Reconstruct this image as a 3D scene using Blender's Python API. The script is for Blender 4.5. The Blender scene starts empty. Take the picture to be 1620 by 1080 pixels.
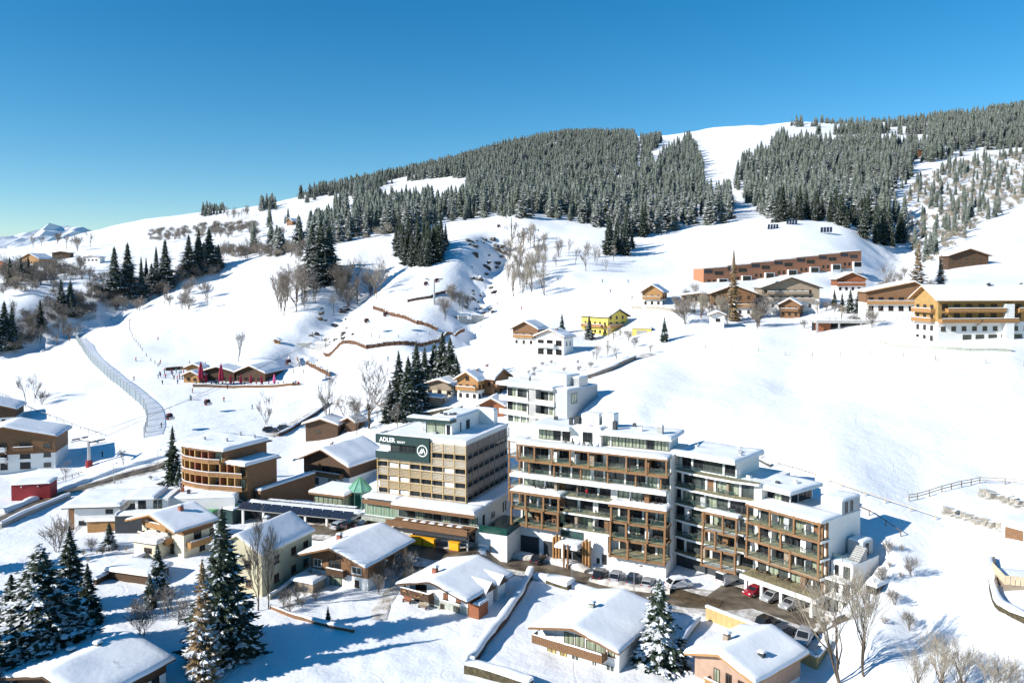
import bpy, math, random
import numpy as np
from mathutils import Vector, Matrix
R = math.radians
rng = random.Random(7)
NR = np.random.RandomState(11)
scn = bpy.context.scene
COL = scn.collection

# ---------------------------------------------------------------- camera
FPX, CX, CY, TH, HC = 1260.0, 810.0, 481.0, R(2.0), 53.0     # calibrated from the photograph (1620 x 1080)
cam = bpy.data.cameras.new('camera')
cam.sensor_width = 36.0
cam.lens = FPX / 1620 * 36
cam.shift_y = -(540 - CY) / 1620
cam.clip_start = 1.0
cam.clip_end = 30000
camo = bpy.data.objects.new('camera', cam)
camo.location = (0, 0, HC)
camo.rotation_euler = (R(90) - TH, 0, 0)
COL.objects.link(camo)
scn.camera = camo

# ---------------------------------------------------------------- light
SUN_EL, SUN_AZ = R(27.0), R(203.0)       # direction TO the sun: azimuth measured from +X counter-clockwise
sdir = Vector((math.cos(SUN_EL) * math.cos(SUN_AZ), math.cos(SUN_EL) * math.sin(SUN_AZ), math.sin(SUN_EL)))
sun = bpy.data.lights.new('sun', 'SUN')
sun.energy = 5.0
sun.angle = R(0.53)
sun.color = (1.0, 0.95, 0.87)
suno = bpy.data.objects.new('sun', sun)
suno.rotation_euler = sdir.to_track_quat('Z', 'Y').to_euler()
COL.objects.link(suno)
world = bpy.data.worlds.new('World')
scn.world = world
world.use_nodes = True
wn = world.node_tree.nodes
wl = world.node_tree.links
bg = wn['Background']
sky = wn.new('ShaderNodeTexSky')
sky.sky_type = 'NISHITA'
sky.sun_disc = False
sky.sun_elevation = SUN_EL
sky.sun_rotation = math.atan2(sdir.x, sdir.y)
sky.altitude = 1000
sky.air_density = 1.0
sky.dust_density = 0.0
sky.ozone_density = 3.0
hs = wn.new('ShaderNodeHueSaturation')
hs.inputs['Saturation'].default_value = 1.38
hs.inputs['Hue'].default_value = 0.492
wl.new(sky.outputs[0], hs.inputs['Color'])
wl.new(hs.outputs[0], bg.inputs[0])
bg.inputs[1].default_value = 0.1
scn.view_settings.view_transform = 'Standard'
scn.view_settings.look = 'None'
scn.view_settings.exposure = 0.5
scn.view_settings.gamma = 1.0
scn.view_settings.use_curve_mapping = False
scn.cycles.max_bounces = 6
scn.cycles.diffuse_bounces = 2
scn.cycles.glossy_bounces = 3
scn.cycles.transmission_bounces = 4
scn.cycles.transparent_max_bounces = 12
scn.cycles.use_adaptive_sampling = True
scn.cycles.adaptive_threshold = 0.02
scn.cycles.use_denoising = True

# ---------------------------------------------------------------- pixel -> world helpers (photograph pixels)
def ray(px, py):
    dx = (px - CX) / FPX; dv = (CY - py) / FPX
    return (dx, math.cos(TH) + dv * math.sin(TH), -math.sin(TH) + dv * math.cos(TH))
def atZ(px, py, Z):
    r = ray(px, py); t = (Z - HC) / r[2]
    return Vector((r[0] * t, r[1] * t, Z))
def atY(px, py, Y):
    r = ray(px, py); t = Y / r[1]
    return Vector((r[0] * t, Y, HC + r[2] * t))
def zAt(px, py, Y):
    return atY(px, py, Y).z
def project(x, y, z):
    z = z - HC
    d = y * math.cos(TH) - z * math.sin(TH); u = y * math.sin(TH) + z * math.cos(TH)
    return CX + FPX * x / d, CY - FPX * u / d

# ---------------------------------------------------------------- materials
MATS = {}
def mat(name, col, rough=0.8, var=0.15, scale=3.0, bump=0.0, bscale=8.0, metal=0.0, spec=0.3, alpha=1.0, stretch=None, col2=None, snow=None, snow_sc=1.5, soft=.12):
    m = bpy.data.materials.new(name); m.use_nodes = True
    n, l = m.node_tree.nodes, m.node_tree.links
    b = n['Principled BSDF']
    b.inputs['Roughness'].default_value = rough
    b.inputs['Metallic'].default_value = metal
    b.inputs['Specular IOR Level'].default_value = spec
    b.inputs['Alpha'].default_value = alpha
    tc = n.new('ShaderNodeTexCoord'); mp = n.new('ShaderNodeMapping')
    l.new(tc.outputs['Object'], mp.inputs[0])
    if stretch: mp.inputs['Scale'].default_value = stretch
    no = n.new('ShaderNodeTexNoise'); no.inputs['Scale'].default_value = scale; no.inputs['Detail'].default_value = 5
    l.new(mp.outputs[0], no.inputs['Vector'])
    rp = n.new('ShaderNodeValToRGB'); e = rp.color_ramp.elements
    c2 = col2 or col
    e[0].position = 0.3; e[1].position = 0.7
    e[0].color = tuple(c * (1 - var) for c in col) + (1,)
    e[1].color = tuple(min(1, c * (1 + var)) for c in c2) + (1,)
    l.new(no.outputs[0], rp.inputs[0])
    out = rp.outputs[0]
    if snow is not None:                     # snow that has settled on upward faces
        g = n.new('ShaderNodeNewGeometry'); sx = n.new('ShaderNodeSeparateXYZ'); l.new(g.outputs['Normal'], sx.inputs[0])
        n2 = n.new('ShaderNodeTexNoise'); n2.inputs['Scale'].default_value = snow_sc; n2.inputs['Detail'].default_value = 3
        l.new(g.outputs['Position'], n2.inputs['Vector'])
        ad = n.new('ShaderNodeMath'); ad.operation = 'MULTIPLY_ADD'; l.new(n2.outputs[0], ad.inputs[0]); ad.inputs[1].default_value = 1.6; l.new(sx.outputs[2], ad.inputs[2])
        r2 = n.new('ShaderNodeValToRGB'); r2.color_ramp.elements[0].position = min(.98, (snow) / 2.0); r2.color_ramp.elements[1].position = min(1.0, (snow + soft) / 2.0)
        dv = n.new('ShaderNodeMath'); dv.operation = 'MULTIPLY'; dv.inputs[1].default_value = 0.5; l.new(ad.outputs[0], dv.inputs[0]); l.new(dv.outputs[0], r2.inputs[0])
        mx = n.new('ShaderNodeMix'); mx.data_type = 'RGBA'; l.new(r2.outputs[0], mx.inputs['Factor']); l.new(out, mx.inputs['A']); mx.inputs['B'].default_value = (0.82, 0.85, 0.89, 1)
        out = mx.outputs['Result']
    l.new(out, b.inputs['Base Color'])
    if bump:
        nb = n.new('ShaderNodeTexNoise'); nb.inputs['Scale'].default_value = bscale; nb.inputs['Detail'].default_value = 6
        l.new(mp.outputs[0], nb.inputs['Vector'])
        bp = n.new('ShaderNodeBump'); bp.inputs['Strength'].default_value = bump; bp.inputs['Distance'].default_value = 0.2
        l.new(nb.outputs[0], bp.inputs['Height']); l.new(bp.outputs[0], b.inputs['Normal'])
    MATS[name] = m
    return m

def snow_mat(name, tracks):
    m = bpy.data.materials.new(name); m.use_nodes = True
    n, l = m.node_tree.nodes, m.node_tree.links
    b = n['Principled BSDF']; b.inputs['Roughness'].default_value = 0.75; b.inputs['Specular IOR Level'].default_value = 0.25
    g = n.new('ShaderNodeNewGeometry')
    h = None
    for sc, am in (((0.018, 0.8), (0.09, 0.34), (0.45, 0.36), (2.2, 0.10)) if tracks else ((0.25, 0.25), (1.3, 0.06))):
        t = n.new('ShaderNodeTexNoise'); t.inputs['Scale'].default_value = sc; t.inputs['Detail'].default_value = 4; t.inputs['Roughness'].default_value = .55
        l.new(g.outputs['Position'], t.inputs['Vector'])
        k = n.new('ShaderNodeMath'); k.operation = 'MULTIPLY_ADD'; l.new(t.outputs[0], k.inputs[0]); k.inputs[1].default_value = am
        if h: l.new(h, k.inputs[2])
        else: k.inputs[2].default_value = 0
        h = k.outputs[0]
    if tracks:                                   # winding foot and ski tracks: thin grooves along noise contours
        t = n.new('ShaderNodeTexNoise'); t.inputs['Scale'].default_value = 0.035; t.inputs['Detail'].default_value = 2
        l.new(g.outputs['Position'], t.inputs['Vector'])
        a = n.new('ShaderNodeMath'); a.operation = 'PINGPONG'; l.new(t.outputs[0], a.inputs[0]); a.inputs[1].default_value = 0.06
        r = n.new('ShaderNodeValToRGB'); r.color_ramp.elements[0].position = 0; r.color_ramp.elements[0].color = (0, 0, 0, 1); r.color_ramp.elements[1].position = 0.0025; r.color_ramp.elements[1].color = (1, 1, 1, 1)
        l.new(a.outputs[0], r.inputs[0])
        v = n.new('ShaderNodeTexVoronoi'); v.inputs['Scale'].default_value = 0.9; l.new(g.outputs['Position'], v.inputs['Vector'])
        k = n.new('ShaderNodeMath'); k.operation = 'MULTIPLY_ADD'; l.new(r.outputs[0], k.inputs[0]); k.inputs[1].default_value = 0.05; l.new(h, k.inputs[2]); h = k.outputs[0]
    if tracks:
        wv = n.new('ShaderNodeTexWave'); wv.inputs['Scale'].default_value = 0.2; wv.inputs['Distortion'].default_value = 5.0; wv.inputs['Detail'].default_value = 2; wv.inputs['Detail Scale'].default_value = .6; l.new(g.outputs['Position'], wv.inputs['Vector'])
        r = n.new('ShaderNodeValToRGB'); r.color_ramp.elements[0].position = 0.0; r.color_ramp.elements[1].position = 0.05; l.new(wv.outputs[0], r.inputs[0])
        mk = n.new('ShaderNodeTexNoise'); mk.inputs['Scale'].default_value = 0.012; l.new(g.outputs['Position'], mk.inputs['Vector'])
        r2 = n.new('ShaderNodeValToRGB'); r2.color_ramp.elements[0].position = .5; r2.color_ramp.elements[1].position = .6; l.new(mk.outputs[0], r2.inputs[0])
        sx = n.new('ShaderNodeSeparateXYZ'); l.new(g.outputs['Position'], sx.inputs[0])
        my = n.new('ShaderNodeMapRange'); my.inputs['From Min'].default_value = 235; my.inputs['From Max'].default_value = 300; l.new(sx.outputs[1], my.inputs[0])
        q0 = n.new('ShaderNodeMath'); q0.operation = 'MULTIPLY'; l.new(my.outputs[0], q0.inputs[0]); l.new(r2.outputs[0], q0.inputs[1])
        q = n.new('ShaderNodeMath'); q.operation = 'MULTIPLY'; l.new(r.outputs[0], q.inputs[0]); l.new(q0.outputs[0], q.inputs[1])
        k = n.new('ShaderNodeMath'); k.operation = 'MULTIPLY_ADD'; l.new(q.outputs[0], k.inputs[0]); k.inputs[1].default_value = 0.10; l.new(h, k.inputs[2]); h = k.outputs[0]
    bp = n.new('ShaderNodeBump'); bp.inputs['Strength'].default_value = 0.55 if tracks else 0.5; bp.inputs['Distance'].default_value = 1.0
    l.new(h, bp.inputs['Height']); l.new(bp.outputs[0], b.inputs['Normal'])
    t = n.new('ShaderNodeTexNoise'); t.inputs['Scale'].default_value = 0.3; l.new(g.outputs['Position'], t.inputs['Vector'])
    r = n.new('ShaderNodeValToRGB'); r.color_ramp.elements[0].color = (0.80, 0.82, 0.86, 1); r.color_ramp.elements[1].color = (0.88, 0.89, 0.90, 1); l.new(t.outputs[0], r.inputs[0]); l.new(r.outputs[0], b.inputs['Base Color'])
    MATS[name] = m
    return m
snow_mat('snow', True); snow_mat('roof_snow', False)
W_ = (1, 1, 9)
mat('white', (0.80, 0.79, 0.76), 0.85, 0.05, 0.6, 0.08, 12)
mat('grey_render', (0.42, 0.44, 0.45), 0.85, 0.06, 0.6, 0.08, 12)
mat('cream', (0.72, 0.66, 0.50), 0.85, 0.07, 0.6, 0.08, 12)
mat('paleyellow', (0.50, 0.46, 0.32), 0.85, 0.07, 0.6)
mat('yellow', (0.70, 0.55, 0.13), 0.85, 0.07, 0.6)
mat('ochre', (0.38, 0.24, 0.09), 0.8, 0.12, 1.0)
mat('stone', (0.36, 0.38, 0.33), 0.9, 0.25, 2.0, 0.4, 5)
mat('sandstone', (0.34, 0.31, 0.26), 0.9, 0.3, 2.0, 0.4, 5, snow=1.5)
mat('concrete', (0.36, 0.36, 0.35), 0.9, 0.15, 1.0, 0.2, 6)
mat('wood_larch', (0.52, 0.36, 0.16), 0.65, 0.22, 1.5, 0.1, 10, stretch=W_)
mat('wood_silver', (0.62, 0.50, 0.34), 0.75, 0.22, 1.5, 0.1, 10, stretch=W_)
mat('wood_honey', (0.37, 0.20, 0.08), 0.65, 0.25, 1.2, 0.1, 10, stretch=W_)
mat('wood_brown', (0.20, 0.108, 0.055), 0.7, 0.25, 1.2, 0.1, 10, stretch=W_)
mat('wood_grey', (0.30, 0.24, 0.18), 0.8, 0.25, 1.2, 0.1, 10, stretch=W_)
mat('wood_dark', (0.085, 0.05, 0.03), 0.75, 0.25, 1.2, 0.1, 10, stretch=W_)
mat('wood_red', (0.26, 0.095, 0.045), 0.7, 0.2, 1.0, 0.1, 10, stretch=W_)
mat('wood_frame', (0.25, 0.135, 0.065), 0.65, 0.3, 1.2, 0.1, 10, stretch=W_)
mat('dark_green', (0.022, 0.05, 0.05), 0.5, 0.08, 0.5)
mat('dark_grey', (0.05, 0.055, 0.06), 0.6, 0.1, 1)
mat('copper_green', (0.16, 0.36, 0.27), 0.5, 0.2, 1)
mat('frame_green', (0.12, 0.34, 0.16), 0.5, 0.1, 1)
mat('glass_dark', (0.018, 0.022, 0.026), 0.08, 0.2, 0.5, spec=0.35)
mat('glass_mid', (0.06, 0.075, 0.07), 0.06, 0.5, 0.4, spec=0.6)
mat('glass_curtain', (0.26, 0.30, 0.22), 0.12, 0.5, 1.4, spec=0.6, stretch=(4, 4, .3))
mat('glass_warm', (0.34, 0.27, 0.10), 0.12, 0.5, 1.2, spec=0.6, stretch=(3, 3, .3))
mat('glass_teal', (0.012, 0.06, 0.05), 0.05, 0.2, 0.5, spec=0.8)
mat('rail_glass', (0.25, 0.45, 0.42), 0.04, 0.1, 0.5, spec=0.4, alpha=0.05)
mat('metal', (0.42, 0.43, 0.44), 0.4, 0.1, 2, metal=0.6)
mat('rail_dark', (0.09, 0.085, 0.08), 0.5, 0.1, 2)
mat('asphalt', (0.085, 0.066, 0.047), 0.55, 0.55, 0.35, 0.3, 3, spec=0.5, col2=(0.15, 0.12, 0.085))
mat('slush', (0.42, 0.37, 0.30), 0.7, 0.3, 0.7, 0.8, 2.0, col2=(0.66, 0.64, 0.62))
mat('mud', (0.10, 0.07, 0.04), 0.8, 0.4, 0.6, 0.9, 2)
mat('red_paint', (0.26, 0.025, 0.03), 0.6, 0.1, 1)
mat('piste', (0.70, 0.73, 0.78), 0.6, 0.05, 0.2, 0.25, 1.5)
mat('terrace_red', (0.40, 0.175, 0.095), 0.8, 0.15, 1.0)
mat('deck', (0.27, 0.23, 0.13), 0.8, 0.3, 1.0)
mat('barrier', (0.14, 0.075, 0.045), 0.9, 0.3, 1.0, snow=1.7)
mat('pink', (0.40, 0.27, 0.20), 0.85, 0.1, 1.0)
mat('umbrella', (0.24, 0.012, 0.04), 0.8, 0.2, 1)
mat('umbrella_pink', (0.75, 0.12, 0.30), 0.8, 0.2, 1)
mat('white_sign', (0.85, 0.85, 0.83), 0.6, 0.02, 1)
mat('orange', (0.85, 0.42, 0.02), 0.6, 0.05, 1)
mat('brick', (0.30, 0.11, 0.07), 0.9, 0.3, 4, 0.3, 10)
mat('solar', (0.022, 0.03, 0.05), 0.18, 0.3, 2, spec=0.6)
mat('bark', (0.11, 0.085, 0.06), 0.95, 0.3, 2, snow=1.72, snow_sc=1.0)
mat('twig', (0.20, 0.17, 0.14), 0.95, 0.3, 2, snow=1.42, snow_sc=0.7)
mat('twig_pale', (0.33, 0.285, 0.22), 0.95, 0.3, 2, snow=1.66, snow_sc=0.7)
mat('larch', (0.19, 0.125, 0.06), 0.95, 0.35, 1, snow=1.60, snow_sc=0.8)
mat('needle', (0.024, 0.038, 0.022), 0.85, 0.5, 0.7, snow=1.71, snow_sc=1.1)
mat('needle_snowy', (0.032, 0.05, 0.03), 0.85, 0.5, 0.7, snow=1.60, snow_sc=0.8)
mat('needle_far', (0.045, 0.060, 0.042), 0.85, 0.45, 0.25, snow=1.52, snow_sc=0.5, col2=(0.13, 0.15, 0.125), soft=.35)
mat('hedge', (0.07, 0.058, 0.032), 0.9, 0.5, 2, snow=1.55, snow_sc=2)
mat('rock', (0.075, 0.065, 0.055), 0.95, 0.5, 0.6, 0.8, 1.5, snow=1.62, snow_sc=0.5)
mat('net', (0.2, 0.26, 0.28), 0.8, 0.1, 1, alpha=0.42)
mat('net_orange', (0.70, 0.30, 0.16), 0.8, 0.1, 1, alpha=0.6)
mat('cabin_red', (0.14, 0.03, 0.03), 0.25, 0.1, 1, spec=0.6)
mat('car_black', (0.015, 0.016, 0.018), 0.15, 0.1, 1, spec=0.7)
mat('car_silver', (0.45, 0.46, 0.47), 0.25, 0.1, 1, spec=0.6, metal=.3)
mat('car_white', (0.78, 0.78, 0.77), 0.25, 0.03, 1, spec=0.6)
mat('car_red', (0.30, 0.012, 0.03), 0.2, 0.1, 1, spec=0.7)
mat('car_blue', (0.04, 0.06, 0.09), 0.2, 0.1, 1, spec=0.7)
mat('tyre', (0.015, 0.015, 0.015), 0.9, 0.1, 1)
mat('skin', (0.55, 0.33, 0.24), 0.6, 0.05, 1)
for nm, c in (('red', (0.5, 0.03, 0.04)), ('blue', (0.05, 0.12, 0.35)), ('black', (0.02, 0.02, 0.025)), ('teal', (0.05, 0.3, 0.35))):
    mat('jacket_' + nm, c, 0.8, 0.1, 1)

# ---------------------------------------------------------------- mesh toolkit
def link(o, parent=None, loc=None, rz=None):
    COL.objects.link(o)
    if parent: o.parent = parent
    if loc is not None: o.location = loc
    if rz is not None: o.rotation_euler = (0, 0, rz)
    return o
def tag(o, label, cat, group=None):
    o['label'] = label; o['category'] = cat
    if group: o['group'] = group
    return o
def thing(name, label, cat, loc=(0, 0, 0), rz=0.0, group=None):
    o = bpy.data.objects.new(name, None); link(o, None, loc, rz)
    return tag(o, label, cat, group)
class MB:
    def __init__(s): s.v = []; s.f = []; s.mi = []
    def add(s, vs, fs, m=0):
        b = len(s.v); s.v += vs; s.f += [tuple(b + i for i in q) for q in fs]; s.mi += [m] * len(fs); return s
    def box(s, x0, x1, y0, y1, z0, z1, m=0):
        return s.add([(x0, y0, z0), (x1, y0, z0), (x1, y1, z0), (x0, y1, z0), (x0, y0, z1), (x1, y0, z1), (x1, y1, z1), (x0, y1, z1)],
              [(0, 3, 2, 1), (4, 5, 6, 7), (0, 1, 5, 4), (1, 2, 6, 5), (2, 3, 7, 6), (3, 0, 4, 7)], m)
    def prism(s, poly, y0, y1, m=0):            # poly in (x, z), counter-clockwise seen from -y
        n = len(poly)
        return s.add([(x, y0, z) for x, z in poly] + [(x, y1, z) for x, z in poly],
              [tuple(range(n)), tuple(range(2 * n - 1, n - 1, -1))] + [(i, i + n, (i + 1) % n + n, (i + 1) % n) for i in range(n)], m)
    def slab(s, poly, z0, z1, m=0):             # poly in (x, y), counter-clockwise from above
        n = len(poly)
        return s.add([(x, y, z0) for x, y in poly] + [(x, y, z1) for x, y in poly],
              [tuple(range(n - 1, -1, -1)), tuple(range(n, 2 * n))] + [(i, (i + 1) % n, (i + 1) % n + n, i + n) for i in range(n)], m)
    def beam(s, a, b, w=0.1, h=None, m=0):
        a, b = Vector(a), Vector(b); h = h or w; d = (b - a)
        if d.length < 1e-6: return s
        d.normalize(); up = Vector((0, 0, 1)) if abs(d.z) < .95 else Vector((1, 0, 0))
        sx = d.cross(up).normalized() * (w / 2); sz = sx.normalized().cross(d).normalized() * (h / 2)
        vs = [tuple(p + i * sx + j * sz) for p in (a, b) for i, j in ((-1, -1), (1, -1), (1, 1), (-1, 1))]
        return s.add(vs, [(0, 1, 2, 3), (7, 6, 5, 4), (0, 4, 5, 1), (1, 5, 6, 2), (2, 6, 7, 3), (3, 7, 4, 0)], m)
    def tube(s, pts, rads, n=5, m=0, cap=True):
        pts = [Vector(p) for p in pts]; vs = []; fs = []
        for i, p in enumerate(pts):
            d = (pts[min(i + 1, len(pts) - 1)] - pts[max(i - 1, 0)]); d.normalize()
            up = Vector((0, 0, 1)) if abs(d.z) < .9 else Vector((1, 0, 0))
            a = d.cross(up).normalized(); b = a.cross(d)
            for k in range(n):
                t = 2 * math.pi * k / n
                vs.append(tuple(p + (a * math.cos(t) + b * math.sin(t)) * rads[i]))
        for i in range(len(pts) - 1):
            for k in range(n):
                fs.append((i * n + k, i * n + (k + 1) % n, (i + 1) * n + (k + 1) % n, (i + 1) * n + k))
        if cap: fs.append(tuple(range(n - 1, -1, -1))); fs.append(tuple(range((len(pts) - 1) * n, len(pts) * n)))
        return s.add(vs, fs, m)
    def lathe(s, prof, n=10, m=0, c=(0, 0)):    # prof: (radius, z)
        vs = [(c[0] + r * math.cos(2 * math.pi * k / n), c[1] + r * math.sin(2 * math.pi * k / n), z) for r, z in prof for k in range(n)]
        fs = [(i * n + k, i * n + (k + 1) % n, (i + 1) * n + (k + 1) % n, (i + 1) * n + k) for i in range(len(prof) - 1) for k in range(n)]
        fs += [tuple(range(n - 1, -1, -1)), tuple(range((len(prof) - 1) * n, len(prof) * n))]
        return s.add(vs, fs, m)
    def mesh(s, name, mats, smooth=False):
        me = bpy.data.meshes.new(name); me.from_pydata(s.v, [], s.f)
        for k in (mats if isinstance(mats, (list, tuple)) else [mats]): me.materials.append(MATS[k])
        if any(s.mi): me.polygons.foreach_set('material_index', s.mi)
        if smooth: me.polygons.foreach_set('use_smooth', [True] * len(s.f))
        me.update(); return me
    def obj(s, name, mats, parent=None, loc=None, rz=None, smooth=False):
        return link(bpy.data.objects.new(name, s.mesh(name, mats, smooth)), parent, loc, rz)
def box(name, m, parent, x0, x1, y0, y1, z0, z1):
    return MB().box(x0, x1, y0, y1, z0, z1).obj(name, m, parent)
def hsh(x, y, s=0.0):
    t = math.sin(x * 12.9898 + y * 78.233 + s * 37.7) * 43758.5453
    return t - math.floor(t)
def vnoise(x, y, s=0.0):
    xi, yi = math.floor(x), math.floor(y); fx, fy = x - xi, y - yi
    fx = fx * fx * (3 - 2 * fx); fy = fy * fy * (3 - 2 * fy)
    a = hsh(xi, yi, s) * (1 - fx) + hsh(xi + 1, yi, s) * fx; b = hsh(xi, yi + 1, s) * (1 - fx) + hsh(xi + 1, yi + 1, s) * fx
    return a * (1 - fy) + b * fy
SEED = [0]
def snow_rect(parent, x0, x1, y0, y1, z, t=0.4, name='snow_cover', zf=None):
    """a pillow of snow on a flat or sloping rectangle; zf(x, y) gives the surface under it"""
    SEED[0] += 1; sd = SEED[0] * 1.37
    nx = max(3, min(14, int((x1 - x0) / 0.9))); ny = max(3, min(14, int((y1 - y0) / 0.9)))
    v = []; f = []
    def base(x, y): return zf(x, y) if zf else z
    us = [0, .0] + [i / nx for i in range(1, nx)] + [1., 1.]
    def spread(n, L):
        r = min(0.22, L * .2) / L
        return [0, r * .35] + [r + (1 - 2 * r) * i / n for i in range(n + 1)] + [1 - r * .35, 1]
    us = spread(nx, x1 - x0); vs_ = spread(ny, y1 - y0)
    nu, nv = len(us), len(vs_)
    for j, b in enumerate(vs_):
        for i, a in enumerate(us):
            wob = 0.12 * (vnoise(a * nx * .8, b * ny * .8, sd) - .5)
            x = x0 + (x1 - x0) * a; y = y0 + (y1 - y0) * b
            if i == 0: x -= wob + .04
            if i == nu - 1: x += wob + .04
            if j == 0: y -= wob + .04
            if j == nv - 1: y += wob + .04
            e = min(i, nu - 1 - i, j, nv - 1 - j)
            h = (0.0, .68, 1.0)[min(e, 2)]
            h *= t * (0.8 + 0.4 * vnoise(x * .5 + sd, y * .5, sd))
            v.append((x, y, base(x, y) + h))
    for j in range(nv - 1):
        for i in range(nu - 1):
            q = j * nu + i; f.append((q, q + 1, q + nu + 1, q + nu))
    return MB().add(v, f).obj(name, 'roof_snow', parent, smooth=True)
def gable_snow(parent, w, y0, y1, ze, zr, t=0.5, xr=0.5, name='roof_snow_cover'):
    """one blanket over both slopes; roof runs x 0..w with the ridge at xr*w"""
    SEED[0] += 1; sd = SEED[0] * 2.1
    P = [0, .01, .03] + [.03 + (xr - .03) * k / 5 for k in range(1, 5)] + [xr - .03, xr, xr + .03] + [xr + (0.97 - xr) * k / 5 for k in range(1, 5)] + [.97, .99, 1.]
    L = y1 - y0; ny = max(5, min(14, int(L)))
    Q = [0, .12 / L] + [.35 / L + (1 - .7 / L) * k / ny for k in range(ny + 1)] + [1 - .12 / L, 1]
    v = []; f = []; n = len(P); mq = len(Q)
    for j, b in enumerate(Q):
        for i, a in enumerate(P):
            x = w * a; y = y0 + L * b
            zb = ze + (zr - ze) * (a / xr if a <= xr else (1 - a) / (1 - xr))
            wob = .16 * (vnoise(x * .7, y * .7, sd) - .4)
            if i == 0: x -= wob
            if i == n - 1: x += wob
            if j == 0: y -= wob
            if j == mq - 1: y += wob
            e = min(i, n - 1 - i, j, mq - 1 - j); h = (0.02, .7, 1.)[min(e, 2)] * t * (.78 + .44 * vnoise(x * .35, y * .35, sd))
            if abs(a - xr) < .001 and 0 < e: h *= .9
            v.append((x, y, zb + h))
    for j in range(mq - 1):
        for i in range(n - 1):
            q = j * n + i; f.append((q, q + 1, q + n + 1, q + n))
    return MB().add(v, f).obj(name, 'roof_snow', parent, smooth=True)

WCACHE = {}
def window(parent, side, x, z, w, h, off=0.0, W=0, D=0, pane='glass_dark', frame='wood_brown', mull=1, bars=0, sill=False):
    """a window with frame and pane; side f/r/b/l of a block W wide and D deep; off = the wall plane's offset outwards"""
    key = (round(w, 2), round(h, 2), pane, frame, mull, bars, sill)
    if key not in WCACHE:
        a = MB(); t = min(.09, w * .12)
        a.box(-w / 2, w / 2, -.07, 0, 0, t); a.box(-w / 2, w / 2, -.07, 0, h - t, h)
        a.box(-w / 2, -w / 2 + t, -.07, 0, t, h - t); a.box(w / 2 - t, w / 2, -.07, 0, t, h - t)
        for i in range(1, mull + 1):
            c = -w / 2 + w * i / (mull + 1); a.box(c - .035, c + .035, -.06, 0, t, h - t)
        for i in range(1, bars + 1):
            c = h * i / (bars + 1); a.box(-w / 2 + t, w / 2 - t, -.055, 0, c - .03, c + .03)
        if sill: a.box(-w / 2 - .12, w / 2 + .12, -.2, 0, -.08, -.003)
        g = MB().box(-w / 2 + t, w / 2 - t, -.03, .0, t, h - t)
        WCACHE[key] = (a.mesh('window', frame), g.mesh('pane', pane))
    fm, gm = WCACHE[key]
    o = bpy.data.objects.new('window', fm); p = bpy.data.objects.new('pane', gm)
    loc, rz = {'f': ((x, -off, z), 0), 'r': ((W + off, x, z), math.pi / 2), 'b': ((x, D + off, z), math.pi), 'l': ((-off, x, z), -math.pi / 2)}[side]
    link(o, parent, loc, rz); link(p, o)
    return o
def chimney(parent, x, y, z0, z1, w=.7, m='brick', cap=True):
    o = box('chimney', m, parent, x - w / 2, x + w / 2, y - w / 2, y + w / 2, z0, z1)
    if cap:
        box('chimney_cap', 'dark_grey', o, x - w / 2 - .08, x + w / 2 + .08, y - w / 2 - .08, y + w / 2 + .08, z1 + .18, z1 + .26)
        for sx in (-1, 1): box('cap_post', 'dark_grey', o, x + sx * w * .35 - .05, x + sx * w * .35 + .05, y - .15, y + .15, z1, z1 + .18)
        snow_rect(o, x - w / 2 - .08, x + w / 2 + .08, y - w / 2 - .08, y + w / 2 + .08, z1 + .262, .22)
    return o
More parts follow.
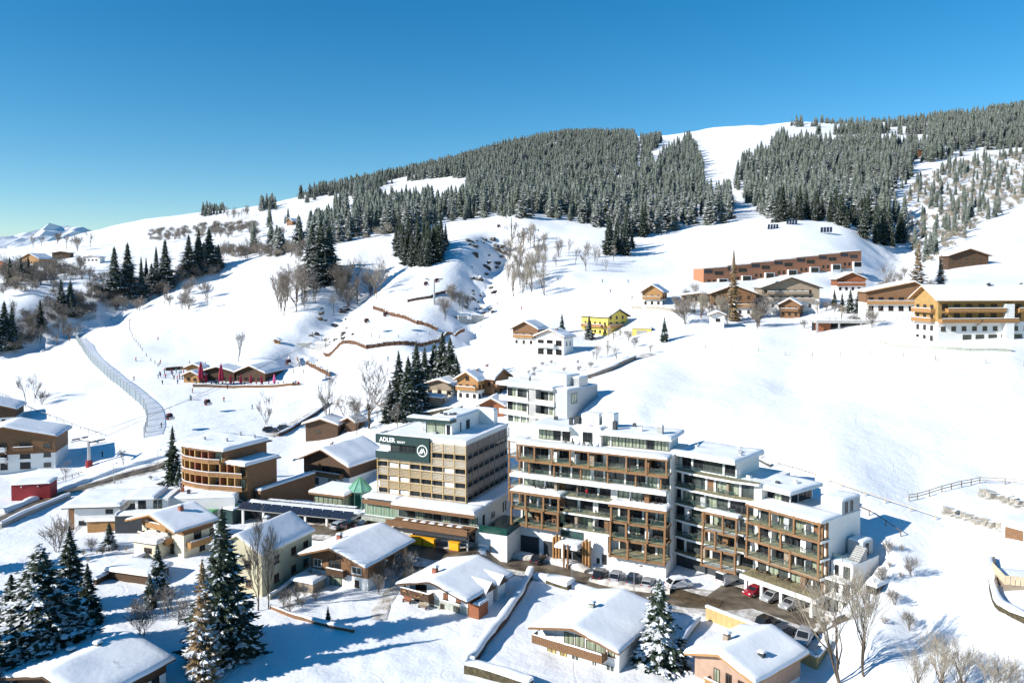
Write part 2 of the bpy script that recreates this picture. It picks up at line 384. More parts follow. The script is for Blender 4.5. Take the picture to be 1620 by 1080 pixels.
# ---------------------------------------------------------------- terrain (snow-covered valley side), fitted through surveyed points
CP = []
def cpz(px, py, Z): p = atZ(px, py, Z); CP.append(tuple(p))
def cpy(px, py, Y): CP.append(tuple(atY(px, py, Y)))
for px in (-300, -100, 100, 300, 500, 700, 850, 1000, 1150):
    for py in (890, 960, 1040, 1150):
        cpz(px, py, 0)
for px, py in ((-150, 815), (0, 815), (120, 800), (260, 800), (380, 820), (1230, 965), (1260, 1010), (1290, 1060), (1180, 945)): cpz(px, py, 0)
for X, Z in ((-120, 0), (-60, 0), (0, 0), (30, 0), (60, 5), (100, 10)): CP.append((X, 30, Z)); CP.append((X, 60, Z))
for px, py, Y in (
    # right hand field above the apartments
    (1395, 1060, 100), (1450, 1000, 112), (1620, 1060, 92), (1560, 960, 108), (1620, 900, 116), (1430, 900, 121), (1425, 850, 129), (1520, 830, 134), (1620, 850, 124),
    (1340, 795, 139), (1450, 780, 146), (1580, 770, 148), (1300, 745, 150), (1400, 680, 172), (1560, 660, 178), (1200, 700, 165), (1110, 690, 172), (1000, 650, 186), (960, 640, 196),
    (1100, 600, 222), (1250, 610, 212), (1300, 560, 240), (1200, 535, 258), (1500, 560, 217), (1600, 560, 215), (1050, 555, 262), (1400, 548, 232), (940, 590, 240),
    # houses above the field
    (1150, 512, 305), (1250, 500, 315), (1300, 515, 285), (1420, 525, 252), (1240, 447, 372), (1115, 448, 372), (1370, 440, 368), (1440, 455, 300), (1620, 470, 290), (1540, 412, 400), (1600, 380, 450), (1045, 482, 325),
    (960, 470, 365), (1000, 410, 490), (1080, 420, 470), (1150, 375, 510), (1250, 347, 520), (1340, 360, 500), (1370, 395, 460), (1430, 420, 440), (1500, 350, 600), (1620, 320, 600),
    (1450, 255, 930), (1540, 245, 960), (1620, 232, 1000), (1620, 195, 1350), (1620, 177, 1650), (1450, 198, 1750), (1350, 205, 1800), (1250, 198, 1800), (1180, 197, 1780), (1140, 203, 1750), (1050, 222, 1750), (900, 222, 1800), (990, 224, 1780),
    (800, 238, 1850), (700, 266, 1800), (600, 288, 1750), (500, 307, 1700), (400, 326, 1600), (300, 341, 1500), (230, 352, 1400), (170, 361, 1250), (120, 374, 1150), (60, 392, 1050), (0, 402, 1000), (-150, 415, 1000),
    (1190, 300, 860), (1210, 345, 640), (1170, 345, 620), (1130, 262, 1150), (1120, 350, 600), (1000, 305, 900), (900, 332, 690), (830, 340, 600), (750, 292, 1150), (740, 345, 660), (660, 415, 480), (560, 360, 700), (650, 300, 1150), (700, 345, 640),
    (850, 390, 520), (950, 380, 530), (900, 440, 410), (830, 470, 385), (790, 440, 420), (745, 400, 470), (770, 480, 365), (735, 500, 350),
    (450, 335, 1150), (350, 362, 950), (250, 392, 800), (150, 400, 760), (60, 420, 700), (-60, 430, 640), (450, 385, 720), (300, 425, 560), (150, 450, 500), (50, 465, 470), (-60, 470, 450), (540, 330, 1000),
    (180, 495, 470), (320, 462, 480), (480, 398, 540), (560, 400, 500), (90, 520, 430), (0, 558, 380), (-100, 590, 350), (300, 540, 380), (400, 500, 420), (440, 470, 440), (500, 500, 385), (600, 470, 410), (560, 530, 340), (640, 500, 370), (650, 545, 325),
    (500, 560, 325), (460, 530, 370), (700, 520, 345), (350, 606, 305), (440, 606, 300), (250, 590, 315), (450, 645, 270), (330, 640, 275), (250, 695, 235), (190, 560, 350), (100, 620, 290), (100, 700, 240), (200, 700, 236), (0, 650, 275), (-100, 650, 275),
    (0, 745, 222), (130, 740, 223), (250, 745, 212), (350, 690, 240), (480, 690, 245), (560, 690, 232), (600, 690, 225), (560, 640, 265), (500, 660, 262), (640, 640, 250), (740, 632, 238), (680, 660, 235), (800, 565, 285), (900, 562, 280), (850, 602, 250), (700, 600, 270), (950, 535, 312), (780, 650, 225),
    (620, 750, 195), (470, 770, 205), (530, 790, 190), (870, 690, 196)):
    cpy(px, py, Y)
cpz(760, 862, 3.4); cpz(660, 852, 3.0); cpz(560, 838, 2.0); cpz(460, 825, .8); cpz(860, 876, 1.0)
for px in (-300, 0, 300, 600, 900, 1200, 1620, 1900): cpy(px, 470 if px < 300 else 400, 3200)
CP += [(-15, 185, 9), (0, 185, 11), (15, 178, 12), (30, 168, 12), (44, 155, 12), (52, 146, 11)]          # slope behind the hotels
for px, py, Y in ((1620, 200, 2700), (1450, 220, 2700), (1250, 222, 2700), (1050, 245, 2700), (900, 245, 2700), (800, 262, 2800), (700, 290, 2700), (500, 328, 2600), (300, 362, 2400), (170, 385, 2200), (60, 410, 2000), (-150, 430, 2000), (1900, 170, 2400), (-400, 430, 1000), (-400, 430, 2200), (-300, 480, 450), (-400, 620, 300), (-400, 800, 200), (1900, 500, 270), (1900, 330, 600)):
    cpy(px, py, Y)
CPa = np.array(CP)
def _uv(x, y): return np.stack([x / y * 2.2, np.log(y) * 1.0], -1)
_A = _uv(CPa[:, 0], CPa[:, 1]); _S = (CPa[:, 2] - HC) / CPa[:, 1]
_K = np.linalg.norm(_A[:, None] - _A[None], axis=-1)
_n = len(_A)
_M = np.zeros((_n + 3, _n + 3)); _M[:_n, :_n] = _K - 0.004 * np.eye(_n); _M[:_n, _n] = 1; _M[:_n, _n + 1:] = _A; _M[_n, :_n] = 1; _M[_n + 1:, :_n] = _A.T
_c = np.linalg.solve(_M, np.concatenate([_S, np.zeros(3)]))
NU, NV = 380, 430
U0, U1, V0, V1 = -1.15, 1.15, math.log(18.0), math.log(3200.0)
gu = np.linspace(U0, U1, NU); gv = np.linspace(V0, V1, NV)
GU, GV = np.meshgrid(gu, gv)
GY = np.exp(GV); GX = GU * GY
pts = np.stack([GU * 2.2, GV], -1).reshape(-1, 2)
res = np.zeros(len(pts))
for i0 in range(0, len(pts), 20000):
    q = pts[i0:i0 + 20000]
    d = np.sqrt(((q[:, None, :] - _A[None]) ** 2).sum(-1))
    res[i0:i0 + 20000] = d @ _c[:_n] + _c[_n] + q @ _c[_n + 1:]
res = res.reshape(NV, NU)
for _ in range(3):                            # soften
    r = np.pad(res, 1, mode='edge'); res = (r[1:-1, 1:-1] * 4 + r[:-2, 1:-1] + r[2:, 1:-1] + r[1:-1, :-2] + r[1:-1, 2:]) / 8
GZ = HC + res * GY
def nnoise(x, y, s):
    xi, yi = np.floor(x), np.floor(y); fx, fy = x - xi, y - yi
    fx = fx * fx * (3 - 2 * fx); fy = fy * fy * (3 - 2 * fy)
    def h(a, b): t = np.sin(a * 12.9898 + b * 78.233 + s) * 43758.5453; return t - np.floor(t)
    return (h(xi, yi) * (1 - fx) + h(xi + 1, yi) * fx) * (1 - fy) + (h(xi, yi + 1) * (1 - fx) + h(xi + 1, yi + 1) * fx) * fy
_amp = np.clip((GY - 150) / 200, 0.12, 1)
GZ = GZ + _amp * (2.2 * (nnoise(GX / 38, GY / 38, 1) - .5) + 0.9 * (nnoise(GX / 13, GY / 13, 2) - .5)) + 0.35 * (nnoise(GX / 5.5, GY / 5.5, 3) - .5) + np.clip((190 - GY) / 40, 0, 1) * (.22 * (nnoise(GX / 2.1, GY / 2.1, 6) - .5) + .5 * (nnoise(GX / 9, GY / 9, 7) - .5)) + np.clip((GY - 600) / 600, 0, 1) * 12 * (nnoise(GX / 120, GY / 120, 5) - .5)
def gz(x, y):
    u = (x / y - U0) / (U1 - U0) * (NU - 1); v = (math.log(y) - V0) / (V1 - V0) * (NV - 1)
    i = min(max(int(u), 0), NU - 2); j = min(max(int(v), 0), NV - 2); a = min(max(u - i, 0), 1); b = min(max(v - j, 0), 1)
    return float((GZ[j, i] * (1 - a) + GZ[j, i + 1] * a) * (1 - b) + (GZ[j + 1, i] * (1 - a) + GZ[j + 1, i + 1] * a) * b)
def ground(px, py, ymin=60.0, ymax=2600.0):
    """where the sight line through a photograph pixel meets the terrain"""
    r = ray(px, py); y = ymin; prev = None
    while y < ymax:
        t = y / r[1]; z = HC + r[2] * t; g = gz(r[0] * t, y)
        if z <= g:
            lo, hi = y / 1.012, y
            for _ in range(14):
                m = (lo + hi) / 2; t = m / r[1]
                if HC + r[2] * t <= gz(r[0] * t, m): hi = m
                else: lo = m
            t = hi / r[1]; return Vector((r[0] * t, hi, gz(r[0] * t, hi)))
        y *= 1.012
    t = ymax / r[1]; return Vector((r[0] * t, ymax, gz(r[0] * t, ymax)))
def flatten(cx, cy, r, z):
    """level the snow around a building"""
    d = np.sqrt((GX - cx) ** 2 + (GY - cy) ** 2); k = np.clip((r * 1.6 - d) / (r * .6), 0, 1); k = k * k * (3 - 2 * k)
    GZ[:] = GZ * (1 - k) + z * k
def build_ground():
    v = np.stack([GX, GY, GZ], -1).reshape(-1, 3)
    idx = np.arange(NU * NV).reshape(NV, NU)
    q = np.stack([idx[:-1, :-1], idx[:-1, 1:], idx[1:, 1:], idx[1:, :-1]], -1).reshape(-1, 4)
    me = bpy.data.meshes.new('snow_ground')
    me.vertices.add(len(v)); me.vertices.foreach_set('co', v.ravel())
    me.loops.add(q.size); me.loops.foreach_set('vertex_index', q.ravel().astype(np.int32))
    me.polygons.add(len(q)); me.polygons.foreach_set('loop_start', np.arange(0, q.size, 4, dtype=np.int32)); me.polygons.foreach_set('loop_total', np.full(len(q), 4, dtype=np.int32))
    me.polygons.foreach_set('use_smooth', np.ones(len(q), dtype=bool))
    me.materials.append(MATS['snow']); me.update(); me.validate()
    o = link(bpy.data.objects.new('snow_ground', me)); o['kind'] = 'structure'; o['label'] = 'sunlit snow-covered valley side and village ground'
def level(loc, rz, x0, x1, y0, y1, z, m=4.0):
    c, s = math.cos(rz), math.sin(rz); dx, dy = GX - loc[0], GY - loc[1]
    lx = dx * c + dy * s; ly = -dx * s + dy * c
    d = np.maximum(np.maximum(x0 - lx, lx - x1), np.maximum(y0 - ly, ly - y1)); k = np.clip(1 - d / m, 0, 1)
    GZ[:] = GZ * (1 - k) + z * k
level((39.7, 132.7), R(-52), -8, 15.5, -13, 9, -.05, 3)          # car park under the end wing
level((29, 143), R(-42), -3, 14, -9, 3, -.05, 3)
level((-.2, 151), R(-27), -1, 31, -11, 4, -.05, 3)
level((-27.3, 160.8), R(-23), 6, 25, -11, -3, 2.2, 3)
def carve(path, depth, width):
    """cut a stream gully along a line of photograph pixels"""
    P_ = [ground(*q) for q in path]; D = np.full(GX.shape, 1e9)
    for a, b in zip(P_[:-1], P_[1:]):
        dx, dy = b.x - a.x, b.y - a.y; t = np.clip(((GX - a.x) * dx + (GY - a.y) * dy) / (dx * dx + dy * dy), 0, 1)
        D = np.minimum(D, np.hypot(GX - a.x - t * dx, GY - a.y - t * dy))
    k = np.exp(-(D / width) ** 2); GZ[:] = GZ - depth * k * (.75 + .5 * nnoise(GX / 9, GY / 9, 8)) + 3.0 * k * (nnoise(GX / 4.5, GY / 4.5, 9) - .5)
carve([(800, 372), (778, 400), (762, 430), (752, 465), (742, 500), (728, 522)], 14, 14)
carve([(600, 425), (560, 455), (525, 490), (505, 520), (488, 552)], 11, 12)
carve([(340, 428), (250, 448), (180, 470), (140, 492), (80, 515), (20, 540)], 10, 22)
carve([(1440, 330), (1425, 380), (1415, 415), (1390, 440)], 10, 16)
build_ground()
# ---------------------------------------------------------------- trees
def conifer_mesh(name, H, Rb, tiers, nb, seg, mt, seed, low=0.06, bush=1.0, droop=.28, pw=.82):
    r = random.Random(seed); a = MB()
    for k in range(tiers):
        t = k / (tiers - 1); h = low + (0.985 - low) * (t ** 0.92)
        rad = Rb * bush * ((1 - h) ** pw) * (0.75 + .45 * r.random()) + .12
        n = max(4, int(nb * (1 - .45 * h)))
        ph = r.random() * 6.3
        for i in range(n):
            an = ph + 6.283 * i / n + r.uniform(-.25, .25); L = rad * r.uniform(.6, 1.15); z = H * (h + r.uniform(-.012, .012))
            ca, sa = math.cos(an), math.sin(an); dr = L * droop * r.uniform(.5, 1.5); w = max(.12, L * r.uniform(.2, .32)) * (1.2 if seg < 3 else .62)
            prev = None; vs = []; fs = []
            for s in range(seg + 1):
                q = s / seg; ww = w * (math.sin(math.pi * min(1, q * .82 + .12)) ** .8) * (1 if s < seg else 0.12)
                cx_, cz = L * q, z - dr * (q ** 1.4) + (.10 * L * max(0, q - .7) * 2)
                sg = ww * .55
                jx = r.uniform(-.06, .06) * L
                vs += [(ca * cx_ - sa * -ww, sa * cx_ + ca * -ww, cz - sg), (ca * cx_ - sa * jx * .3, sa * cx_ + ca * jx * .3, cz + .02 * L), (ca * cx_ - sa * ww, sa * cx_ + ca * ww, cz - sg)]
                if s:
                    b = 3 * (s - 1); fs += [(b, b + 3, b + 4, b + 1), (b + 1, b + 4, b + 5, b + 2)]
            a.add(vs, fs)
            if seg >= 3:                                # side sprays
                for sd in (-1, 1):
                    for q in (.35, .6, .82):
                        l2 = L * (1.05 - q) * r.uniform(.45, .8); an2 = an + sd * r.uniform(.6, 1.0); c2, s2 = math.cos(an2), math.sin(an2)
                        bx, by, bz = ca * L * q, sa * L * q, z - dr * q ** 1.4; w2 = l2 * .22
                        a.add([(bx, by, bz), (bx + c2 * l2 * .55 - s2 * w2, by + s2 * l2 * .55 + c2 * w2, bz - l2 * .25), (bx + c2 * l2, by + s2 * l2, bz - l2 * .3), (bx + c2 * l2 * .55 + s2 * w2, by + s2 * l2 * .55 - c2 * w2, bz - l2 * .25), (bx + c2 * l2 * .55, by + s2 * l2 * .55, bz - l2 * .06)],
                              [(0, 4, 1), (1, 4, 2), (0, 3, 4), (4, 3, 2)])
    core = 9 if seg < 2 else 14                      # dense inner foliage
    for k in range(core):
        h0 = low + (0.96 - low) * k / core; h1 = min(.99, h0 + 1.7 / core); r0 = Rb * bush * ((1 - h0) ** pw) * .62 + .05; ph = r.random() * 6; m_ = 7 if seg < 2 else 10
        ring = [(r0 * r.uniform(.7, 1.15) * math.cos(ph + 6.2832 * i / m_), r0 * r.uniform(.7, 1.15) * math.sin(ph + 6.2832 * i / m_), H * h0 - r0 * r.uniform(.1, .5)) for i in range(m_)]
        a.add(ring + [(0, 0, H * h1)], [(i, (i + 1) % m_, m_) for i in range(m_)])
    crown = a.mesh('crown', mt)
    b = MB().tube([(0, 0, -1.5), (0, 0, H * .5), (0, 0, H)], [H * .014 + .05, H * .009 + .02, .015], 6)
    return crown, b.mesh('trunk', 'bark')
def bare_mesh(H, seed, mt='twig', depth=5, spread=.5, stems=1, fine=1.0, tr=None, mn=.022):
    r = random.Random(seed); tw = MB(); tr_ = MB()
    def grow(p, d, L, rad, dep, lev):
        mid = p + d * L * .5 + Vector((r.uniform(-1, 1), r.uniform(-1, 1), r.uniform(-.3, .6))) * L * .07
        e = p + d * L + Vector((r.uniform(-1, 1), r.uniform(-1, 1), r.uniform(0, 1))) * L * .06
        n = 5 if lev == 0 else (4 if lev == 1 else 3)
        (tr_ if lev < 2 else tw).tube([p, mid, e], [rad, rad * .82, rad * .62], n, cap=False)
        if dep <= 0: return
        k = r.choice((2, 3, 3, 4)) if lev else r.choice((5, 6))
        for i in range(k):
            q = r.uniform(.45, 1.0) if i else 1.0
            st = p.lerp(e, q); ax = Vector((r.uniform(-1, 1), r.uniform(-1, 1), r.uniform(-.25, .5)))
            nd = (d + ax * spread * (1.5 if i else .6)); nd.z += .18; nd.normalize()
            grow(st, nd, L * r.uniform(.55, .82), max(mn, rad * r.uniform(.45, .64)), dep - 1, lev + 1)
    for s in range(stems):
        d = Vector((r.uniform(-.25, .25), r.uniform(-.25, .25), 1)).normalized() if stems > 1 else Vector((r.uniform(-.06, .06), r.uniform(-.06, .06), 1))
        grow(Vector((r.uniform(-.4, .4) * (stems > 1), r.uniform(-.4, .4) * (stems > 1), -.8)), d, H * .36, H * .0135 * fine, depth, 0)
    return tw.mesh('crown', mt), tr_.mesh('trunk', 'bark')
def shrub_mesh(seed, n=70):
    r = random.Random(seed); a = MB()
    for i in range(n):
        an = r.uniform(0, 6.28); el = r.uniform(.5, 1.5); L = r.uniform(.6, 1.3); d = Vector((math.cos(an) * math.cos(el), math.sin(an) * math.cos(el), math.sin(el)))
        p = Vector((r.uniform(-.5, .5), r.uniform(-.5, .5), -.1)); e = p + d * L
        a.tube([p, p.lerp(e, .5) + Vector((0, 0, .08)), e], [.035, .028, .012], 3, cap=False)
        for q in (.5, .75):
            d2 = (d + Vector((r.uniform(-1, 1), r.uniform(-1, 1), r.uniform(-.2, .6)))).normalized(); s = p.lerp(e, q); a.tube([s, s + d2 * L * .45], [.022, .01], 3, cap=False)
    return a.mesh('shrub', 'twig_pale')
TREES = {
    'hero': [conifer_mesh('c', 18, 4.3, 46, 17, 3, 'needle', 21, .03), conifer_mesh('c', 18, 3.7, 46, 16, 3, 'needle', 22, .02)],
    'spruce': [conifer_mesh('c', 18, 3.4, 30, 13, 3, 'needle', 31, .04), conifer_mesh('c', 18, 3.0, 30, 13, 3, 'needle', 32, .04), conifer_mesh('c', 18, 3.9, 28, 13, 3, 'needle', 33, .04)],
    'snowy': [conifer_mesh('c', 18, 4.6, 34, 14, 3, 'needle_snowy', 41, .04, droop=.42)],
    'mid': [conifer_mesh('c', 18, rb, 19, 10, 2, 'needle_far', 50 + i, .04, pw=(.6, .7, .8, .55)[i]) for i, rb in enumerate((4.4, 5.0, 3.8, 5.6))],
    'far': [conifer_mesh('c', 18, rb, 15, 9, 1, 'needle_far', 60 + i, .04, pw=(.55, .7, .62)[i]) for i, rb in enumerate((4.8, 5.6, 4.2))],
    'larch': [conifer_mesh('c', 18, 2.6, 40, 12, 3, 'larch', 71, .05, droop=.18)],
    'bare': [bare_mesh(12, 80 + i, 'twig', 5, .6, mn=.026) for i in range(4)],
    'birch': [bare_mesh(12, 90 + i, 'twig', 5, .36, 1, .75) for i in range(2)],
    'clump': [bare_mesh(9, 100 + i, 'twig', 4, .72, 4, .7, mn=.034) for i in range(3)],
    'frost': [bare_mesh(9, 130 + i, 'twig_pale', 3, .8, 4, .8, mn=.06) for i in range(3)],
    'pale': [bare_mesh(12, 110 + i, 'twig_pale', 5, .40, 2, .8, mn=.014) for i in range(2)],
    'thin': [bare_mesh(12, 120 + i, 'twig', 4, .48, 1, .85, mn=.036) for i in range(3)],
}
def tree(kind, x, y, h, label, name='spruce_tree', cat='tree', group=None, v=None, z=None, wide=1.0):
    var = TREES[kind]; i = rng.randrange(len(var)) if v is None else v
    cm, tm = var[i]; base = 12.0 if kind in ('bare', 'birch', 'pale', 'thin') else (9.0 if kind == 'clump' else 18.0)
    t = bpy.data.objects.new(name, None); s = h / base
    link(t, None, (x, y, (gz(x, y) if z is None else z) - .1), rng.uniform(0, 6.28)); t.scale = (s * wide, s * wide, s)
    tag(t, label, cat, group)
    link(bpy.data.objects.new('crown', cm), t); link(bpy.data.objects.new('trunk', tm), t)
    return t
def tree_px(kind, px, py, top, label, **k):
    """stand a tree with its foot at one pixel and its tip at the height of another"""
    p = ground(px, py); h = (p.y / FPX) * (py - top)
    return tree(kind, p.x, p.y, h, label, **k)
def inpoly(px, py, poly):
    c = np.zeros(px.shape, bool); n = len(poly); j = n - 1
    for i in range(n):
        xi, yi = poly[i]; xj, yj = poly[j]
        c ^= ((yi > py) != (yj > py)) & (px < (xj - xi) * (py - yi) / (yj - yi + 1e-9) + xi); j = i
    return c
def gz_np(x, y):
    u = np.clip((x / y - U0) / (U1 - U0) * (NU - 1), 0, NU - 1.001); v = np.clip((np.log(y) - V0) / (V1 - V0) * (NV - 1), 0, NV - 1.001)
    i = u.astype(int); j = v.astype(int); a = u - i; b = v - j
    return (GZ[j, i] * (1 - a) + GZ[j, i + 1] * a) * (1 - b) + (GZ[j + 1, i] * (1 - a) + GZ[j + 1, i + 1] * a) * b
def scatter(poly, cell, ylo=300, yhi=2300, keep=1.0):
    """points spread over the ground that lies inside an outline of the photograph"""
    xs = [q[0] for q in poly]; u0, u1 = (min(xs) - CX) / FPX, (max(xs) - CX) / FPX
    ys = np.arange(ylo, yhi, cell); out = []
    for y in ys:
        x = np.arange(u0 * y, u1 * y, cell)
        if not len(x): continue
        x = x + NR.uniform(-.7, .7, len(x)) * cell; yy = y + NR.uniform(-.7, .7, len(x)) * cell
        z = gz_np(x, yy); d = yy * math.cos(TH) - (z - HC) * math.sin(TH); u = yy * math.sin(TH) + (z - HC) * math.cos(TH)
        px = CX + FPX * x / d; py = CY - FPX * u / d
        k = inpoly(px, py, poly) & (NR.uniform(0, 1, len(x)) < keep)
        if k.any(): out.append(np.stack([x[k], yy[k], z[k], px[k], py[k]], -1))
    return np.concatenate(out) if out else np.zeros((0, 5))
FOREST = [
    ([(470, 316), (560, 294), (700, 258), (800, 230), (915, 214), (1003, 218), (1012, 236), (1004, 262), (1035, 268), (1062, 238), (1092, 222), (1108, 252), (1114, 290), (1126, 332), (1112, 350), (1072, 362), (1010, 378), (965, 372), (935, 356), (880, 346), (835, 345), (745, 346), (722, 334), (735, 306), (742, 284), (700, 281), (640, 288), (600, 296), (540, 312)], 9.2, .88),
    ([(1160, 290), (1176, 262), (1216, 240), (1226, 222), (1252, 206), (1310, 198), (1380, 206), (1440, 196), (1620, 176), (1640, 232), (1560, 240), (1500, 252), (1440, 262), (1440, 290), (1400, 330), (1440, 345), (1428, 392), (1372, 388), (1345, 362), (1300, 350), (1225, 352), (1185, 326)], 9.2, .88),
    ([(1116, 356), (1112, 330), (1135, 316), (1158, 322), (1160, 352)], 8, .9),
    ([(1012, 225), (1045, 222), (1046, 238), (1015, 240)], 9, .8), ([(1015, 246), (1030, 246), (1030, 256), (1012, 258)], 9, .8), ([(1035, 222), (1046, 220), (1046, 226), (1034, 226)], 9, .9),
    ([(1250, 197), (1330, 192), (1450, 186), (1450, 194), (1330, 201), (1250, 203)], 14, .35),
    ([(560, 320), (640, 322), (705, 322), (705, 348), (640, 372), (575, 368)], 7.5, .8), ([(622, 392), (706, 388), (700, 412), (670, 424), (630, 418)], 4.6, .95), ([(705, 330), (740, 325), (745, 350), (705, 352)], 9, .7),
    ([(560, 310), (585, 308), (586, 318), (560, 320)], 8, .9), ([(485, 372), (560, 352), (600, 352), (600, 372), (540, 384), (490, 392)], 7, .8), ([(500, 430), (526, 426), (526, 440), (502, 444)], 4.0, .9),
    ([(530, 328), (550, 326), (550, 334), (530, 334)], 8, .9), ([(412, 330), (440, 325), (440, 332), (412, 334)], 7, .9), ([(960, 390), (1000, 385), (1000, 404), (955, 408)], 6, .7),
    ([(480, 318), (600, 298), (600, 303), (480, 322)], 8, .6), ([(320, 340), (356, 336), (356, 340), (320, 343)], 9, .5), ([(430, 395), (456, 390), (456, 402), (430, 404)], 7, .8),
]
SPARSE = ([(1440, 296), (1500, 262), (1640, 238), (1640, 318), (1560, 350), (1500, 402), (1462, 420), (1440, 395), (1430, 340)], 6.5, .75)
FOREST += [([(150, 492), (180, 462), (250, 444), (345, 420), (348, 428), (255, 456), (190, 480)], 9, .5), ([(60, 512), (130, 488), (130, 500), (60, 525)], 10, .5), ([(400, 398), (480, 386), (480, 396), (402, 408)], 10, .45), ([(0, 446), (60, 436), (60, 446), (0, 458)], 11, .5), ([(420, 352), (470, 345), (470, 352), (420, 360)], 12, .4)]
FP = []
for poly, cell, keep in FOREST: FP.append(scatter(poly, cell, keep=keep))
FP = np.concatenate(FP)
_lo = nnoise(FP[:, 0] / 70, FP[:, 1] / 110, 21) * .6 + nnoise(FP[:, 0] / 28, FP[:, 1] / 40, 22) * .4       # natural clearings
_hi = (FP[:, 3] > 1235) & (FP[:, 3] < 1470) & (FP[:, 4] < 232)
FP = FP[_lo < np.where(_hi, .47, np.where(FP[:, 1] > 700, .72, 2.0))]
order = np.argsort(FP[:, 1])
NEAR = FP[order[:245]]; REST = FP[order[245:]]
for i, (x, y, z, px, py) in enumerate(NEAR):
    nm = next(l_ for lim, l_ in ((150, 'spruce at the lower end of the ravine'), (352, 'spruce along the edge of the ravine above the piste'), (480, 'spruce in the hedgerow above the piste'), (560, 'spruce in the belt between hay barn and gully head'), (612, 'spruce of the belt above the stream gully'), (712, 'spruce in the dense clump at the brink of the rocky gully'), (940, 'spruce at the forest edge above the rocky gully'), (1012, 'spruce in the tongue of forest below the meadow cabin'), (1110, 'spruce at the forest edge left of the ski run'), (1168, 'spruce of the small group beside the ski run'), (1330, 'spruce at the forest edge above the solar racks'), (9999, 'spruce at the forest edge beside the side valley')) if px < lim)
    tree('mid' if y > 560 else 'spruce', x, y, rng.uniform(12, 25), nm, group=nm.replace('spruce', 'spruces', 1), wide=rng.uniform(1.0, 1.4))
def instancer(name, label, P, srcs, hmin, hmax, base=18.0):
    """one mass of trees nobody could count: points that carry a size and a turn"""
    me = bpy.data.meshes.new(name); n = len(P)
    me.vertices.add(n); me.vertices.foreach_set('co', np.ascontiguousarray(P[:, :3] - np.array([0, 0, .2])).ravel())
    for an, dt, val in (('size', 'FLOAT', NR.uniform(hmin, hmax, n) / base), ('turn', 'FLOAT', NR.uniform(0, 6.28, n)), ('pick', 'INT', NR.randint(0, len(srcs), n))):
        at = me.attributes.new(an, dt, 'POINT'); at.data.foreach_set('value', val.astype(np.int32 if dt == 'INT' else np.float32))
    me.update(); o = link(bpy.data.objects.new(name, me)); o['kind'] = 'stuff'; o['label'] = label
    ng = bpy.data.node_groups.new(name, 'GeometryNodeTree')
    ng.interface.new_socket('Geometry', in_out='INPUT', socket_type='NodeSocketGeometry'); ng.interface.new_socket('Geometry', in_out='OUTPUT', socket_type='NodeSocketGeometry')
    N, L = ng.nodes, ng.links
    gi = N.new('NodeGroupInput'); go = N.new('NodeGroupOutput'); mp = N.new('GeometryNodeMeshToPoints'); L.new(gi.outputs[0], mp.inputs[0])
    def att(nm, dt):
        a = N.new('GeometryNodeInputNamedAttribute'); a.data_type = dt; a.inputs[0].default_value = nm; return a.outputs[0]
    j = N.new('GeometryNodeJoinGeometry')
    cr = N.new('ShaderNodeCombineXYZ'); L.new(att('turn', 'FLOAT'), cr.inputs[2])
    for k, sm in enumerate(srcs):
        so = bpy.data.objects.new(name + '_source', sm)
        oi = N.new('GeometryNodeObjectInfo'); oi.inputs['Object'].default_value = so; oi.inputs['As Instance'].default_value = True
        eq = N.new('FunctionNodeCompare'); eq.data_type = 'INT'; eq.operation = 'EQUAL'; L.new(att('pick', 'INT'), eq.inputs[2]); eq.inputs[3].default_value = k
        ip = N.new('GeometryNodeInstanceOnPoints'); L.new(mp.outputs[0], ip.inputs['Points']); L.new(eq.outputs[0], ip.inputs['Selection']); L.new(oi.outputs['Geometry'], ip.inputs['Instance'])
        L.new(cr.outputs[0], ip.inputs['Rotation']); L.new(att('size', 'FLOAT'), ip.inputs['Scale']); L.new(ip.outputs[0], j.inputs[0])
    L.new(j.outputs[0], go.inputs[0])
    md = o.modifiers.new('scatter', 'NODES'); md.node_group = ng
    return o
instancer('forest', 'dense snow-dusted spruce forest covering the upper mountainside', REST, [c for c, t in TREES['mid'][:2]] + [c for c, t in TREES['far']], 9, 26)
SP = scatter(*SPARSE[:2], keep=SPARSE[2])
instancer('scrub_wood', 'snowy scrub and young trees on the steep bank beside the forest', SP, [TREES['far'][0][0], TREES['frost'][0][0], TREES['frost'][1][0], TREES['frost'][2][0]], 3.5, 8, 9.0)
WD = np.concatenate([scatter(q, c, keep=k_) for q, c, k_ in (
    ([(30, 512), (150, 468), (250, 440), (348, 422), (348, 436), (250, 462), (160, 496), (120, 520), (40, 556), (0, 562), (0, 528)], 4.6, .85), ([(0, 432), (90, 430), (130, 436), (60, 462), (0, 478)], 6.5, .7),
    ([(340, 404), (480, 392), (482, 402), (345, 416)], 8, .8), ([(235, 372), (335, 356), (400, 352), (410, 362), (330, 376), (238, 388)], 9, .55), ([(560, 360), (620, 350), (620, 372), (560, 384)], 8, .6))])
instancer('ravine_wood', 'tangled mass of frosted bare scrub filling the ravine and hedgerows on the left', WD, [TREES['clump'][0][0], TREES['clump'][1][0], TREES['frost'][0][0]], 5, 11, 9.0)
print('FOREST', len(FP), len(SP), len(WD))
